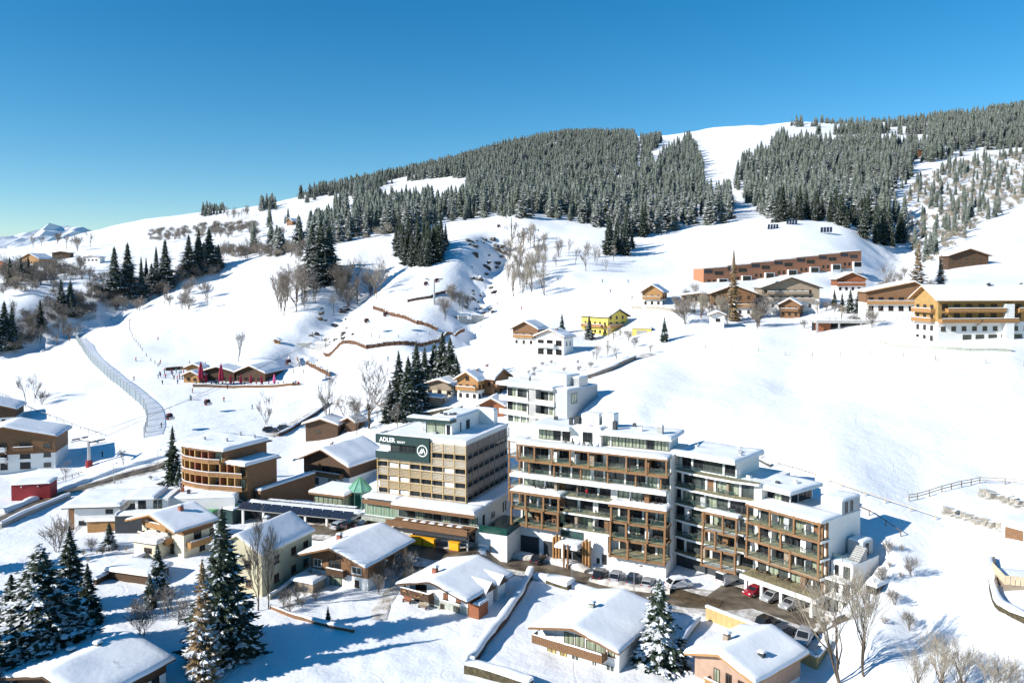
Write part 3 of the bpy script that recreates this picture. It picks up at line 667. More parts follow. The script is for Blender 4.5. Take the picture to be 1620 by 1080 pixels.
# ---------------------------------------------------------------- the louvred hotel with the sign
PH = R(-23)
A_ = thing('louvred_hotel', 'larch louvred hotel with dark green sign box and white roof cabin', 'hotel', (-27.3, 160.8, 0), PH)
T = A_
box('wall', 'white', T, .3, 19.7, .3, 20.7, 3, 20.3)
box('roof_slab', 'white', T, 0.1, 19.9, 0.1, 20.9, 20.3, 20.75)
for a in ((0, 20, 0, .35), (0, 20, 20.65, 21), (0, .35, .36, 20.64), (19.65, 20, .36, 20.64)): box('parapet', 'white', T, a[0], a[1], a[2], a[3], 20.76, 21.05)
snow_rect(T, .4, 19.6, .4, 20.6, 20.76, .22)
snow_rect(T, -.05, 20.05, -.05, .4, 21.06, .14, 'parapet_snow'); snow_rect(T, 19.6, 20.05, .45, 21, 21.06, .14, 'parapet_snow')
LOUV = {}
def louvre(parent, side, x0, x1, z0, z1, m, Wd=20., D=21.):
    key = (round(x1 - x0, 2), round(z1 - z0, 2), m)
    if key not in LOUV:
        a = MB(); n = max(2, int((z1 - z0) / .25)); w = x1 - x0
        for i in range(n):
            z = (z1 - z0) * (i + .5) / n; a.add([(0, -.06, z - .075), (w, -.06, z - .075), (w, -.02, z - .075), (0, -.02, z - .075), (0, -.09, z + .055), (w, -.09, z + .055), (w, -.05, z + .055), (0, -.05, z + .055)], [(0, 3, 2, 1), (4, 5, 6, 7), (0, 1, 5, 4), (1, 2, 6, 5), (2, 3, 7, 6), (3, 0, 4, 7)])
        LOUV[key] = a.mesh('louvre_panel', m)
    o = bpy.data.objects.new('louvre_panel', LOUV[key]); o['kind'] = 'stuff'
    loc, rz = {'f': ((x0, 0, z0), 0), 'r': ((Wd, x0, z0), math.pi / 2)}[side]
    return link(o, parent, loc, rz)
NBF = 8; bw = 20 / NBF
WZ = (17.35, 14.6, 11.85, 9.25)
for k, wz in enumerate(WZ):
    for i in range(NBF):
        x0 = i * bw
        if k == 0 and i < 5: continue
        pale = i >= 5 or i == 0
        window(T, 'f', x0 + bw / 2, wz, bw - .12, .95, off=-.28, pane='glass_dark', frame='dark_grey')
        if i in (1, 2) and k: box('shutter_board', 'white_sign', T, x0 + .15, x0 + bw - .2, .08, .14, wz - .1, wz + .75)
        if i in (6,) and k in (1, 2): box('shutter_board', 'white_sign', T, x0 + .15, x0 + bw - .2, .08, .14, wz - .05, wz + .8)
        top = wz + 1.05; h = (20.25 if k == 0 else WZ[k - 1] - .05) - top
        if k == 1 and i < 5: h = 16.25 - top
        if h > .2: louvre(T, 'f', x0 + .06, x0 + bw - .06, top - .05, top + h, 'wood_silver' if pale else 'wood_larch')
for i in range(NBF + 1):
    box('louvre_post', 'wood_larch', T, i * bw - .07, i * bw + .07, -.22, -.08, 9.05, 16.25 if i < 5 else 20.3)
for z in (9.2, 10.35, 11.8, 12.95, 14.5, 15.7): box('louvre_rail', 'wood_larch', T, -.1, 20.1, -.2, -.1, z - .06, z + .06)
for z in (17.3, 18.45): box('louvre_rail', 'wood_larch', T, 12.2, 20.1, -.2, -.1, z - .06, z + .06)
for k, wz in enumerate(WZ):  # right face: its shade is put into darker woods than the front's larch
    for i in range(8):
        y0 = .2 + i * 2.58
        window(T, 'r', y0 + 1.29, wz - .1, 2.5, 1.15, off=-.28, W=20, pane='glass_dark', frame='dark_grey')
        top = wz + 1.05; h = (20.25 if k == 0 else WZ[k - 1] - .05) - top
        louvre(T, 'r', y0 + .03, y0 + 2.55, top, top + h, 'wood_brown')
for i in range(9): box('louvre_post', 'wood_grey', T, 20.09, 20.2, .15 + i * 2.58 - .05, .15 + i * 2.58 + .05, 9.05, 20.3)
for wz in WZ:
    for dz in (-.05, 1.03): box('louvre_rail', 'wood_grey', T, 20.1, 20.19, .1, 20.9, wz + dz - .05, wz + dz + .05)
sg = box('sign_box', 'dark_green', T, -.25, 12.1, -.45, .1, 19.35, 21.1)
box('sign_panel', 'dark_green', sg, -.25, 12.1, -.45, .1, 16.3, 17.75); box('sign_panel', 'dark_green', sg, 9.1, 12.1, -.445, .1, 17.751, 19.349)
box('sign_panel', 'dark_green', sg, -.25, .1, .101, 4, 19.35, 21.1); box('sign_panel', 'dark_green', sg, -.25, .1, .101, 4, 16.3, 17.75)
box('loggia_back', 'dark_grey', T, 2.9, 9.1, .16, .28, 17.76, 19.34)
for i in range(3): window(T, 'f', 4. + i * 2, 17.8, 1.9, 1.5, off=-.14, pane=('glass_mid', 'glass_dark', 'glass_dark')[i], frame='dark_grey')
snow_rect(T, 0, 2.8, -.4, .2, 17.76, .18, 'ledge_snow')
def text(parent, s, size, x, y, z, m, rz=0, sx=1.0, bold=.02):
    c = bpy.data.curves.new('lettering', 'FONT'); c.body = s; c.size = size; c.extrude = .03; c.offset = bold; c.materials.append(MATS[m])
    tmp = bpy.data.objects.new('lettering', c); COL.objects.link(tmp); bpy.context.view_layer.update(); me = bpy.data.meshes.new_from_object(tmp.evaluated_get(bpy.context.evaluated_depsgraph_get())); bpy.data.objects.remove(tmp)
    o = link(bpy.data.objects.new('lettering', me), parent, (x, y, z)); o.rotation_euler = (math.pi / 2, 0, rz); o.scale = (sx, 1, 1); return o
text(sg, 'ADLER', 1.22, .75, -.49, 19.75, 'white_sign', sx=.98, bold=.035)
text(sg, 'RESORT', .5, 4.85, -.49, 19.72, 'white_sign', sx=1.05, bold=.012)
em = MB(); n = 40
for k in range(n):
    a0, a1 = 6.2832 * k / n, 6.2832 * (k + 1) / n
    em.add([(math.cos(a0) * r_, y_, math.sin(a0) * r_) for r_ in (.98, 1.16) for y_ in (0, -.05)] + [(math.cos(a1) * r_, y_, math.sin(a1) * r_) for r_ in (.98, 1.16) for y_ in (0, -.05)], [(1, 3, 7, 5), (0, 1, 5, 4), (2, 6, 7, 3)])
em.obj('emblem_ring', 'white_sign', sg, (10.6, -.46, 18.55))
e2 = MB()
for poly in (((-.72, -.5), (-.5, -.5), (-.14, .18), (.02, -.12), (.14, .1), (-.1, .62)), ((-.2, -.5), (.0, -.5), (.26, .2), (.50, -.5), (.74, -.5), (.3, .62), (.17, .4)), ((-.45, -.5), (-.25, -.5), (-.1, -.2), (-.22, -.0))):
    e2.prism(list(poly), -.05, 0)
e2.obj('emblem_peak', 'white_sign', sg, (10.58, -.46, 18.5))
# roof cabin
ph = box('roof_cabin', 'white', T, 8.4, 14.2, 7.2, 18.4, 20.76, 23.75)
box('cabin_end', 'white', ph, 12.2, 17.6, 18.401, 20.4, 20.76, 24.1)
box('cabin_side', 'white', ph, 12.7, 14.2, 5.2, 7.199, 20.76, 23.3)
box('fascia', 'dark_green', ph, 4.2, 14.3, 4.3, 7.19, 23.31, 24.0); box('cabin_roof', 'white', ph, 8.3, 14.3, 7.2, 18.5, 23.76, 24.02)
box('cabin_glass', 'glass_curtain', ph, 8.4, 12.65, 5.3, 7.1, 20.78, 23.3)
for x in (8.35, 10.5, 12.6): box('cabin_mullion', 'dark_green', ph, x - .06, x + .06, 5.2, 5.32, 20.77, 23.31)
window(ph, 'f', 13.45, 20.85, .8, 2.0, off=-5.2, pane='glass_dark', frame='dark_grey', mull=0)
for y, w in ((9.2, .4), (12.6, 1.6)): window(ph, 'r', y, 20.95, w, 1.9, W=14.2, pane='glass_dark', frame='dark_grey', mull=1 if w > 1 else 0)
snow_rect(ph, 4.25, 14.2, 4.4, 7.1, 24.0, .3); snow_rect(ph, 8.4, 14.2, 7.3, 18.4, 24.03, .28); snow_rect(ph, 12.3, 17.5, 18.5, 20.3, 24.11, .3)
for x, y in ((11.2, 8.3), (12.3, 8.6), (9.6, 9.5), (12.8, 9.4)): box('roof_vent', 'dark_grey', ph, x - .3, x + .3, y - .25, y + .25, 24.0, 24.75)
# podium with restaurant terrace
P = T
box('podium', 'white', P, -1.5, 23.9, -2.6, 12, 0, 8.55); box('podium_side', 'white', P, 20.01, 23.9, 12.01, 21, 2, 8.55)
box('podium_roof', 'white', P, 6.3, 24.3, -5.2, -2.61, 8.0, 8.8); box('podium_roof', 'white', P, -1.5, 24.3, -2.6, 21.2, 8.56, 8.8)
box('fascia', 'wood_brown', P, 6.2, 24.35, -5.36, -5.21, 8.0, 8.62); box('fascia', 'wood_brown', P, -1.5, 6.2, -3.5, -3.36, 7.6, 8.5)
snow_rect(P, 6.3, 24.2, -5.2, -.3, 8.81, .4); snow_rect(P, 20.3, 24.2, -.2, 21, 8.81, .35); snow_rect(P, -1.5, 6.25, -3.4, -.3, 8.81, .45)
box('terrace', 'wood_brown', P, 6.2, 23.6, -6.9, -2.6, 5.1, 5.55); box('terrace_rail', 'wood_brown', P, 6.2, 23.6, -6.98, -6.85, 5.1, 6.3)
box('canopy', 'dark_grey', P, 8, 24, -8.2, -6.99, 4.75, 5.08)
for i in range(9): window(P, 'f', 7.3 + i * 1.95, 5.7, 1.8, 2.2, off=2.62, pane=('glass_mid', 'glass_dark', 'glass_curtain')[i % 3], frame='dark_green', mull=2)
for i in range(4): window(P, 'f', -.5 + i * 1.9, 5.3, 1.85, 2.3, off=2.62, pane='glass_curtain', frame='copper_green', mull=2)
box('fascia_stone', 'stone', P, -1.5, 6.2, -3.8, -2.61, 4.4, 5.1)
for i in range(8): window(P, 'f', 8.3 + i * 2.0, 2.6, 1.8, 2.2, off=2.63, pane='glass_dark', frame='dark_grey', mull=1)
for i in range(5): box('column', 'concrete', P, 8.2 + i * 3.8, 8.5 + i * 3.8, -6.8, -6.5, 2, 5.1)
for i in range(2): window(P, 'f', .4 + i * 3, 2.2, 2.6, 2.2, off=2.64, pane='glass_warm', frame='wood_red', mull=1)
for y, z, w, h in ((-.4, 5.2, .9, 2.2), (9, 5.4, .5, 2.0), (10.2, 5.4, .5, 2), (14.6, 5.2, 1.6, 2.4), (17.5, 5.2, 1.6, 2.4)): window(P, 'r', y, z, w, h, W=23.9, pane='glass_dark', frame='dark_grey', mull=0)
text(P, 'ΛΛ', 1.7, 23.95, 3.0, 5.6, 'dark_grey', rz=math.pi / 2, sx=.8)
# orange boards in front of the bar
for i, (x0, x1) in enumerate(((12.2, 14.6), (14.9, 17.2), (20.4, 22.3))):
    tag(box('bar_counter', 'orange', None, 0, 0, 0, 0, 0, 0), ('long orange bar counter under the hotel terrace canopy', 'orange bar counter with red trim beside the hotel doors', 'short orange bar counter at the corner of the hotel podium')[i], 'bar counter')
    o = bpy.data.objects['bar_counter' + ('' if i == 0 else '.%03d' % i)]
    o.data = MB().box(x0, x1, -8.0, -7.3, 2.2, 4.0).box(x0 - .15, x1 + .15, -8.15, -7.15, 4.01, 4.12, 0).box(x0, x1, -8.02, -8.001, 2.2, 2.6, 1).mesh('bar_counter', ['orange', 'wood_red'])
    o.location = A_.location; o.rotation_euler = A_.rotation_euler
# folded umbrellas / tables on the terrace
for i in range(7):
    x = 10 + i * 1.9; t = thing('terrace_table', 'snow-dusted table on the hotel restaurant terrace, %s from the white end wall' % ('seventh', 'sixth', 'fifth', 'fourth', 'third', 'second', 'first')[i], 'table', A_.location, PH, 'tables on the restaurant terrace')
    MB().box(x - .6, x + .6, -6.2, -5.2, 6.2, 6.3).obj('table_top', 'wood_honey', t); MB().box(x - .06, x + .06, -5.8, -5.6, 5.56, 6.19).obj('leg', 'rail_dark', t)
    snow_rect(t, x - .55, x + .55, -6.15, -5.25, 6.3, .12)

# white terrace block with green glass between the hotels
G = thing('glass_terrace', 'white terrace block with a green glass balustrade beside the hotel podium', 'terrace', A_.location, PH)
box('wall', 'white', G, 24.31, 30.2, -3.6, 8, 0, 5.0)
MB().slab([(24.35, -3.5), (30.1, -3.5), (30.1, 8), (24.35, 8)], 5.01, 5.1).obj('floor', 'glass_teal', G)
for a in ((24.4, 30.1, -3.5, -3.42), (30.02, 30.1, -3.41, 8)): box('glass_panel', 'glass_teal', G, a[0], a[1], a[2], a[3], 5.11, 6.4)

# ---------------------------------------------------------------- apartment hotel
LV = [3.0, 6.0, 9.0, 12.0, 15.0, 18.0, 21.0, 24.0]
def bayrow(T, x0, x1, z, yw, pat, h=2.55, frame='dark_grey', W=0):
    """a row of floor-high windows and white piers along a wall at depth yw; pat = [(kind, width)] stretched to fit"""
    tot = sum(w for k, w in pat); sc = (x1 - x0) / tot; x = x0
    for k, w in pat:
        w *= sc
        if k == 'd' and rng.random() < .3: k = rng.choice('mmc')
        if k == '|': box('pier', 'white', T, x + .02, x + w - .02, yw - .28, yw + .3, z, z + h + .1)
        elif k == '#': box('wall_panel', 'wood_brown', T, x + .02, x + w - .02, yw - .12, yw + .3, z, z + h + .1)
        elif k != ' ': window(T, 'f', x + w / 2, z + .02, w - .04, h, off=-yw + .001, pane={'d': 'glass_dark', 'm': 'glass_mid', 'c': 'glass_curtain', 'w': 'glass_warm'}[k], frame=frame, mull=max(1, int(w / 1.4)))
        x += w
RAILC = {}
def railing(T, x0, x1, y, z, seg=2.2, glass=True):
    n = max(1, round((x1 - x0) / seg)); w = (x1 - x0) / n
    r = MB().box(x0, x1, y - .03, y + .03, z + 1.0, z + 1.05)
    for i in range(n + 1): r.box(x0 + i * w - .025, x0 + i * w + .025, y - .025, y + .025, z, z + .999)
    o = r.obj('railing', 'rail_dark', T)
    if glass:
        key = round(w, 2)
        if key not in RAILC: RAILC[key] = MB().box(.04, w - .04, -.01, .01, .08, .98).mesh('glass_panel', 'rail_glass')
        for i in range(n): link(bpy.data.objects.new('glass_panel', RAILC[key]), o, (x0 + i * w, y, z))
    return o
def timber_frame(T, xs, y, z0, zs, yb, th=.28, top=True):
    """outer timber frame: posts at xs, beams at every level"""
    for i, x in enumerate(xs): box('post', 'wood_frame', T, x - th / 2, x + th / 2, y - th / 2, y + th / 2, z0 - .3, zs[-1] + .15)
    for z in zs: box('beam', 'wood_frame', T, xs[0] - .3, xs[-1] + .3, y - .1, y + .22, z - .33, z - .02)
    for x in (xs[0], xs[-1]):
        for z in zs: box('beam', 'wood_frame', T, x - .12, x + .12, y + .24, yb, z - .30, z - .04)
FURN = []
def furniture(T, x, y, z):
    FURN.append((T, x, y, z))
AP = thing('terraced_apartment_hotel', 'large terraced apartment hotel with timber balcony frames and snowy flat roofs', 'hotel', (-.2, 151, 0), R(-27))
T = AP
box('wall', 'white', T, .6, 30, 4.0, 16, 0, 20.9)
for i, z in enumerate(LV[:7]):
    f = 1.4 if i < 6 else 2.0
    if i in (0,): continue
    box('floor_slab', 'white', T, .4 if i != 4 else -.6, 30.1, f if i != 4 else .6, 4.02, z - .34, z)
    box('deck', 'deck', T, .5, 30, f + .1 if i != 4 else 2.4, 4.01, z + .002, z + .03)
ROW = {1: 'dm|dd|d', 2: 'md|cd|d', 3: 'cc|#dd|dd|cd|', 4: 'dd|dm|dd|d|dd', 5: 'dd|d|md|d|d|dm', 6: ''}
def pat(s): return [(c, .32 if c == '|' else (.9 if c == '#' else 1.6)) for c in s]
for i, s in ((1, 'd|dm|d|d||dmd|dd'), (2, 'm|dc|d|d||dmd|dd'), (3, 'cc|d|#dmd|d|||d|cdd|'), (4, 'ddm|d|d|dd||d|dm|dd|d|d'), (5, 'ddd|||dd||dd|d||dd|d|d|dm')):
    bayrow(T, .8, 29.8, LV[i], 4.0, pat(s))
# long snowy slab and balcony edges
snow_rect(T, -.6, 30.1, .6, 2.35, 15.01, .32, 'balcony_snow')
railing(T, 10.3, 19.6, 1.5, 6.0); railing(T, 10.3, 19.6, 1.5, 9.0); railing(T, 9, 21, 1.5, 12.0); railing(T, .5, 30, 2.5, 15.03); railing(T, .8, 29.8, 1.5, 18.0); 
# timber frame across the upper floors
xs = [.8 + i * 3.65 for i in range(9)]
timber_frame(T, xs, 1.1, 18.0, [18.0, 21.0], 4.0)
box('deck_frame', 'wood_honey', T, .7, 30, 1.2, 2.3, 17.7, 18.02)
snow_rect(T, .4, 30.2, .9, 4.3, 21.0, .35, 'terrace_snow')
for x in (3, 8.2, 13.6, 18.9, 24.2, 28.8): box('post', 'wood_frame', T, x - .13, x + .13, 1.7, 1.96, 15.04, 17.68)
# lower timber bays
for x0, x1, z0, lv, n in ((0.1, 10.0, 6.0, [6.0, 9.0, 12.0], 4), (20.0, 30.2, 3.0, [3.0, 6.0, 9.0, 12.0], 4)):
    for k, z in enumerate(lv[:-1]):
        sh = (.5 if k % 2 else 0)
        box('floor_slab', 'concrete', T, x0 - .1, x1 + .1, -.2 + .3 * k, 1.39, z - .3, z + .0)
        box('deck', 'deck', T, x0, x1, -.1 + .3 * k, 3.9, z + .003, z + .03)
        xs = [x0 + .1 + (x1 - x0 - .2) * (j + (0.0 if k % 2 else 0)) / (n - 1) for j in range(n)]
        if k % 2: xs = [x0 + .1] + [x0 + (x1 - x0) * q for q in (.3, .68)] + [x1 - .1]
        y = -.25 + .3 * k
        for x in xs: box('post', 'wood_frame', T, x - .18, x + .18, y - .16, y + .16, z - .45, lv[k + 1] + .05)
        box('beam', 'wood_frame', T, x0 - .2, x1 + .2, y - .06, y + .2, z - .36, z - .0)
        for x in (x0 + .1, x1 - .1): box('beam', 'wood_frame', T, x - .1, x + .1, y + .15, 4, lv[k + 1] - .36, lv[k + 1] - .05)
        railing(T, x0 + .3, x1 - .3, y + .25, z + .03)
        bayrow(T, x0 + .3, x1 - .3, z, 3.7, pat('d|cd|d#' if k % 2 else '|dd|d|c'))
    box('bay_roof', 'concrete', T, x0 - .2, x1 + .2, .0, 3.9, 12.03, 12.2); box('beam', 'wood_frame', T, x0 - .3, x1 + .3, -.12, .12, 11.7, 12.1)
    snow_rect(T, x0 - .25, x1 + .25, -.1, 3.6, 12.2, .3, 'bay_snow')
# side bay with small timber frames at the left end
for z in (9.0, 12.0, 15.0, 18.0):
    box('floor_slab', 'concrete', T, -2.6, .39, 4.2, 8, z - .25, z); box('side_wall', 'white', T, -1.0, .59, 5.6, 9, z, z + 2.7); window(T, 'f', -.2, z + .1, 1.3, 2.3, off=-5.6, frame='dark_grey')
    for x in (-2.5, -.2): box('post', 'wood_frame', T, x - .15, x + .15, 4.0, 4.3, z - .3, z + 2.8)
    box('beam', 'wood_frame', T, -2.8, .1, 4.05, 4.25, z + 2.45, z + 2.75); railing(T, -2.4, 0, 4.35, z + .02)
snow_rect(T, -2.8, .5, 4.0, 8, 20.76, .3, 'bay_snow'); box('bay_roof', 'concrete', T, -2.8, .5, 4.0, 8, 20.76 - .15, 20.755)
# ground floor: garages, entrance porch
box('wall', 'white', T, .3, 19.0, 1.6, 3.99, 0, 5.6)
for x0, x1, z1 in ((.9, 5.2, 3.3), (6.2, 8.2, 2.9)): box('opening_shade_panel', 'dark_grey', T, x0, x1, 1.52, 1.7, 0, z1)  # solid dark panels, coloured for the shade inside the garages
for x0, x1 in ((9.0, 10.3), (14.9, 16.4)):
    for j in range(5): box('entrance_board', 'wood_honey', T, x0 + j * .3, x0 + j * .3 + .24, -.7 + .25 * (j % 2), .1 + .2 * (j % 2), 0, 4.6 + .25 * (j % 3))
box('porch_roof', 'white', T, 10.2, 14.8, -2.6, 1.5, 3.5, 3.95); snow_rect(T, 10.3, 14.7, -2.5, 1.4, 3.96, .35, 'porch_snow')
for x in (12.2, 13.0): MB().lathe([(.2, 0), (.2, 4.4), (.12, 4.5)], 8, c=(x, -2.8)).obj('porch_column', 'wood_frame', T)
box('porch_glass', 'glass_dark', T, 10.4, 14.6, 1.3, 1.59, 0.05, 3.4)
for x, w in ((17.2, .6), (18.4, .9)): window(T, 'f', x, .3, w, 1.9 if w > .7 else 1.0, off=-1.59, pane='glass_dark', frame='dark_grey', mull=0)
window(T, 'f', 12, 4.2, 4.6, 1.35, off=-1.58, pane='glass_teal', frame='dark_grey', mull=3)
box('plinth', 'white', T, 19.1, 30, 1.2, 3.99, 0, 2.6)
# penthouses on the long wing
pw = box('penthouse', 'white', T, 2.5, 9.8, 7.2, 14, 20.92, 23.5)
bayrow(pw, 2.5, 9.6, 21.0, 7.2, pat('cdd|d|')); box('penthouse_roof', 'white', pw, .8, 10.1, 4.6, 14.3, 23.5, 23.8); snow_rect(pw, .8, 10.1, 4.6, 14.3, 23.81, .32)
pm = box('penthouse_core', 'white', T, 9.81, 15.9, 6.2, 14, 20.92, 24.1); window(pm, 'f', 13.2, 21.5, 2.0, 1.9, off=-6.2, frame='dark_grey'); snow_rect(pm, 9.9, 15.8, 6.2, 13.9, 24.11, .25)
pr = box('penthouse', 'white', T, 15.91, 28.6, 7.4, 14, 20.92, 23.3)
bayrow(pr, 16, 28.6, 21.0, 7.4, pat('c|ccdccdcc')); box('penthouse_roof', 'white', pr, 15.0, 29.7, 5.2, 14.4, 23.3, 23.6); snow_rect(pr, 15.0, 29.7, 5.2, 14.4, 23.61, .35)
for i, (x0, x1, y0, y1, h, m) in enumerate(((8.6, 9.2, 8, 8.6, 1.3, 'dark_grey'), (9.5, 10.5, 8.4, 9.6, 1.6, 'dark_grey'), (10.8, 14.4, 9, 12.5, 2.0, 'white_sign'), (14.8, 17.2, 9.6, 12.5, 2.2, 'white_sign'), (17.5, 18.2, 8, 9, 1.3, 'dark_grey'), (26.2, 27.2, 8, 9, 1.1, 'concrete'))):
    o = box('roof_unit', m, T, x0, x1, y0, y1, 23.9, 24.2 + h)
    if m != 'dark_grey': snow_rect(o, x0, x1, y0, y1, 24.2 + h, .22)
for x, y in ((11.6, 4.6), (13.0, 5.2), (8.6, 4.4), (14.6, 4.6)):
    FURN.append(('shrub', T, x, y, 21.3))

# middle wing, turned towards the valley
def wing(name, loc, rz):
    e = bpy.data.objects.new(name, None); link(e, None, loc, rz); return e
MW = thing('recessed_apartment_wing', 'recessed middle apartment wing with curved white balcony slabs between the timber-framed wings', 'apartment building', (29.0, 143.0, 0), R(-42))
T = MW
box('wall', 'white', T, -1.5, 16, 2.2, 14, 0, 17.7)
for i, z in enumerate(LV[:6]):
    MB().slab([(-1.5, .9), (3, .2), (8, 0), (12, .1), (16.0, 1.0), (16.0, 2.19), (-1.5, 2.19)], z - .34, z).obj('floor_slab', 'white', T)
    MB().slab([(-1.4, 1.0), (3, .3), (8, .1), (12, .2), (15.9, 1.1), (15.9, 2.2), (-1.4, 2.2)], z + .002, z + .03).obj('deck', 'deck', T)
    if i < 5: bayrow(T, -1.4, 14.6, z, 2.2, pat(('|d|mm|dd|d', 'd|dd|md|d|', '|d|dm|cd|d', 'd|cd|dm|dd', 'd|dd|#|cc|d')[i]))
    if 0 < i < 5: railing(T, -1.2, 6.6 if i < 3 else 12, .55, z + .03)
box('opening_shade_panel', 'dark_grey', T, -1.4, 12, 2.05, 2.19, 0, 2.5)  # flat dark panel standing for the shaded garage interior
p0 = box('penthouse', 'white', T, -.5, 11, 3.0, 12, 17.71, 20.6); bayrow(p0, 0, 10.8, 18.0, 3.0, pat('|d|ddm|d'), 2.3); box('penthouse_roof', 'white', p0, -.8, 11.8, .6, 12.4, 20.61, 20.9)
snow_rect(p0, -.8, 11.8, .6, 12.4, 20.91, .5); railing(T, 0, 15, .6, 18.03)
for z0, z1 in ((3.0, 6.0), (6.0, 9.0), (9.0, 12.0)):
    k = int(z0 / 3) - 1; y = -1.6 + .25 * k
    box('floor_slab', 'concrete', T, 6.8, 13.2, y + .1, -.02, z0 - .3, z0)
    for x in ((6.9, 10.6, 13.1) if k % 2 == 0 else (6.9, 9.3, 13.1)): box('post', 'wood_frame', T, x - .14, x + .14, y - .14, y + .14, z0 - .4, z1 + .05)
    box('beam', 'wood_frame', T, 6.6, 13.4, y - .08, y + .18, z0 - .36, z0 - .01); box('beam', 'wood_frame', T, 6.8, 7.0, y + .2, -.02, z1 - .36, z1 - .01); box('beam', 'wood_frame', T, 13.0, 13.2, y + .2, -.02, z1 - .36, z1 - .01)
    railing(T, 7, 13, y + .22, z0 + .03)
box('beam', 'wood_frame', T, 6.6, 13.4, -1.1, -.85, 11.7, 12.02); box('bay_roof', 'concrete', T, 6.7, 13.3, -1.0, -.02, 12.03, 12.15); snow_rect(T, 6.7, 13.3, -1.0, .8, 12.16, .28, 'bay_snow')

# end wing over the car park
EW = thing('end_apartment_wing', 'end apartment wing on white columns over the car park, timber frames facing the valley', 'apartment building', (39.7, 132.7, 0), R(-52))
T = EW
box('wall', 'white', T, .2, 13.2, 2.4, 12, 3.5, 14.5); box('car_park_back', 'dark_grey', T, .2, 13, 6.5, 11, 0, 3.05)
for i, z in enumerate((3.2, 6.1, 9.0, 11.9)):
    box('floor_slab', 'white', T, -.4, 13.6, (-1.6 if i == 0 else -.3), (2.39 if i else 12), z - (.75 if i == 0 else .34), z); box('deck', 'deck', T, -.3, 13.3, (-1.4 if i == 0 else -.2), 2.38, z + .002, z + .03)
    bayrow(T, .4, 13, z, 2.4, pat(('d|dm|cd|d|', 'd|dd|d|d|', 'd|c|dd|m|', '|d|cc|#|')[i]), 2.3)
    xs = ((.0, 3.2, 7.0, 10.2, 13.1), (.0, 4.4, 8.2, 13.1), (0, 2.4, 6.4, 13.1), (0, 4.3, 8.7, 13.1))[i]
    if i:
        for x in xs: box('post', 'wood_frame', T, x - .15, x + .15, -.5 + .1 * i, -.2 + .1 * i, z - .35, z + 2.95)
        box('beam', 'wood_frame', T, -.3, 13.5, -.45 + .1 * i, -.31, z - .36, z - .0)
        railing(T, .2, 13, -.1 + .1 * i, z + .03)
    else: railing(T, -.2, 13.2, -1.4, z + .03, glass=False)
box('beam', 'wood_frame', T, -.3, 13.5, -.35, -.0, 14.45, 14.78); box('roof_slab', 'white', T, -.2, 13.3, .02, 12, 14.51, 14.75); snow_rect(T, -.3, 13.4, -.1, 6, 14.76, .4, 'terrace_snow')
for x in (13.1,):
    for y in (1.0, 2.2): box('post', 'wood_frame', T, x - .15, x + .15, y - .15, y + .15, 3.2, 14.4)
for x in (.6, 3.6, 7.2, 12.6): box('column', 'white', T, x - .22, x + .22, -1.3, -.9, 0, 2.44)
pp = box('penthouse', 'white', T, -5, 4.6, 5.2, 12, 14.77, 17.0); bayrow(pp, -4.8, 4.5, 14.8, 5.2, pat('|c|ccdcd'), 2.1); box('penthouse_roof', 'white', pp, -6, 6.2, 2.6, 12.5, 17.01, 17.3); snow_rect(pp, -6, 6.2, 2.6, 12.5, 17.31, .4)
for y in (6.4, 8.6, 10.6): window(pp, 'r', y, 14.85, 1.9, 2.0, W=4.6, pane='glass_dark', frame='dark_grey')
pe = box('stair_head', 'grey_render', T, 9.5, 13.2, 6.3, 11.8, 14.76, 17.0); snow_rect(pe, 9.5, 13.2, 6.3, 11.8, 17.0, .35)
for y in (7.6, 9.2): window(pe, 'r', y, 15.0, .7, 1.7, W=13.2, pane='glass_dark', frame='dark_grey', mull=0)
# stepped end with outside stairs
ST = box('stepped_end', 'white', T, 13.61, 17.2, 2.6, 10.5, 0, 8.6); box('end_terrace', 'grey_render', ST, 13.61, 16.2, 7.4, 10.5, 8.61, 10.9); snow_rect(ST, 13.7, 16.1, 7.4, 10.4, 10.91, .25); window(ST, 'r', 8.6, 8.7, .9, 1.9, W=16.2, pane='glass_dark', frame='dark_grey', mull=0)
snow_rect(ST, 13.7, 17.1, 2.7, 4.4, 8.61, .12)
for j in range(8): box('step', 'concrete', ST, 15.4, 17.1, 4.4 + j * .32, 4.4 + (j + 1) * .32 - .003, 8.61, 8.8 + j * .24)
for z in (.6, 3.6, 6.3):
    window(ST, 'f', 14.6, z, .9, 1.9, off=-2.59, pane='glass_dark', frame='white_sign', mull=0); window(ST, 'f', 16.2, z, 1.1, 1.9, off=-2.59, pane='glass_mid', frame='dark_grey')
    box('end_balcony', 'white', ST, 13.65, 17.15, .8, 2.59, z - .3, z - .02)
railing(ST, 13.7, 17.1, 2.75, 8.65); railing(ST, 13.7, 17.1, .9, 3.6, glass=False); railing(ST, 13.7, 17.1, .9, 6.3, glass=False)
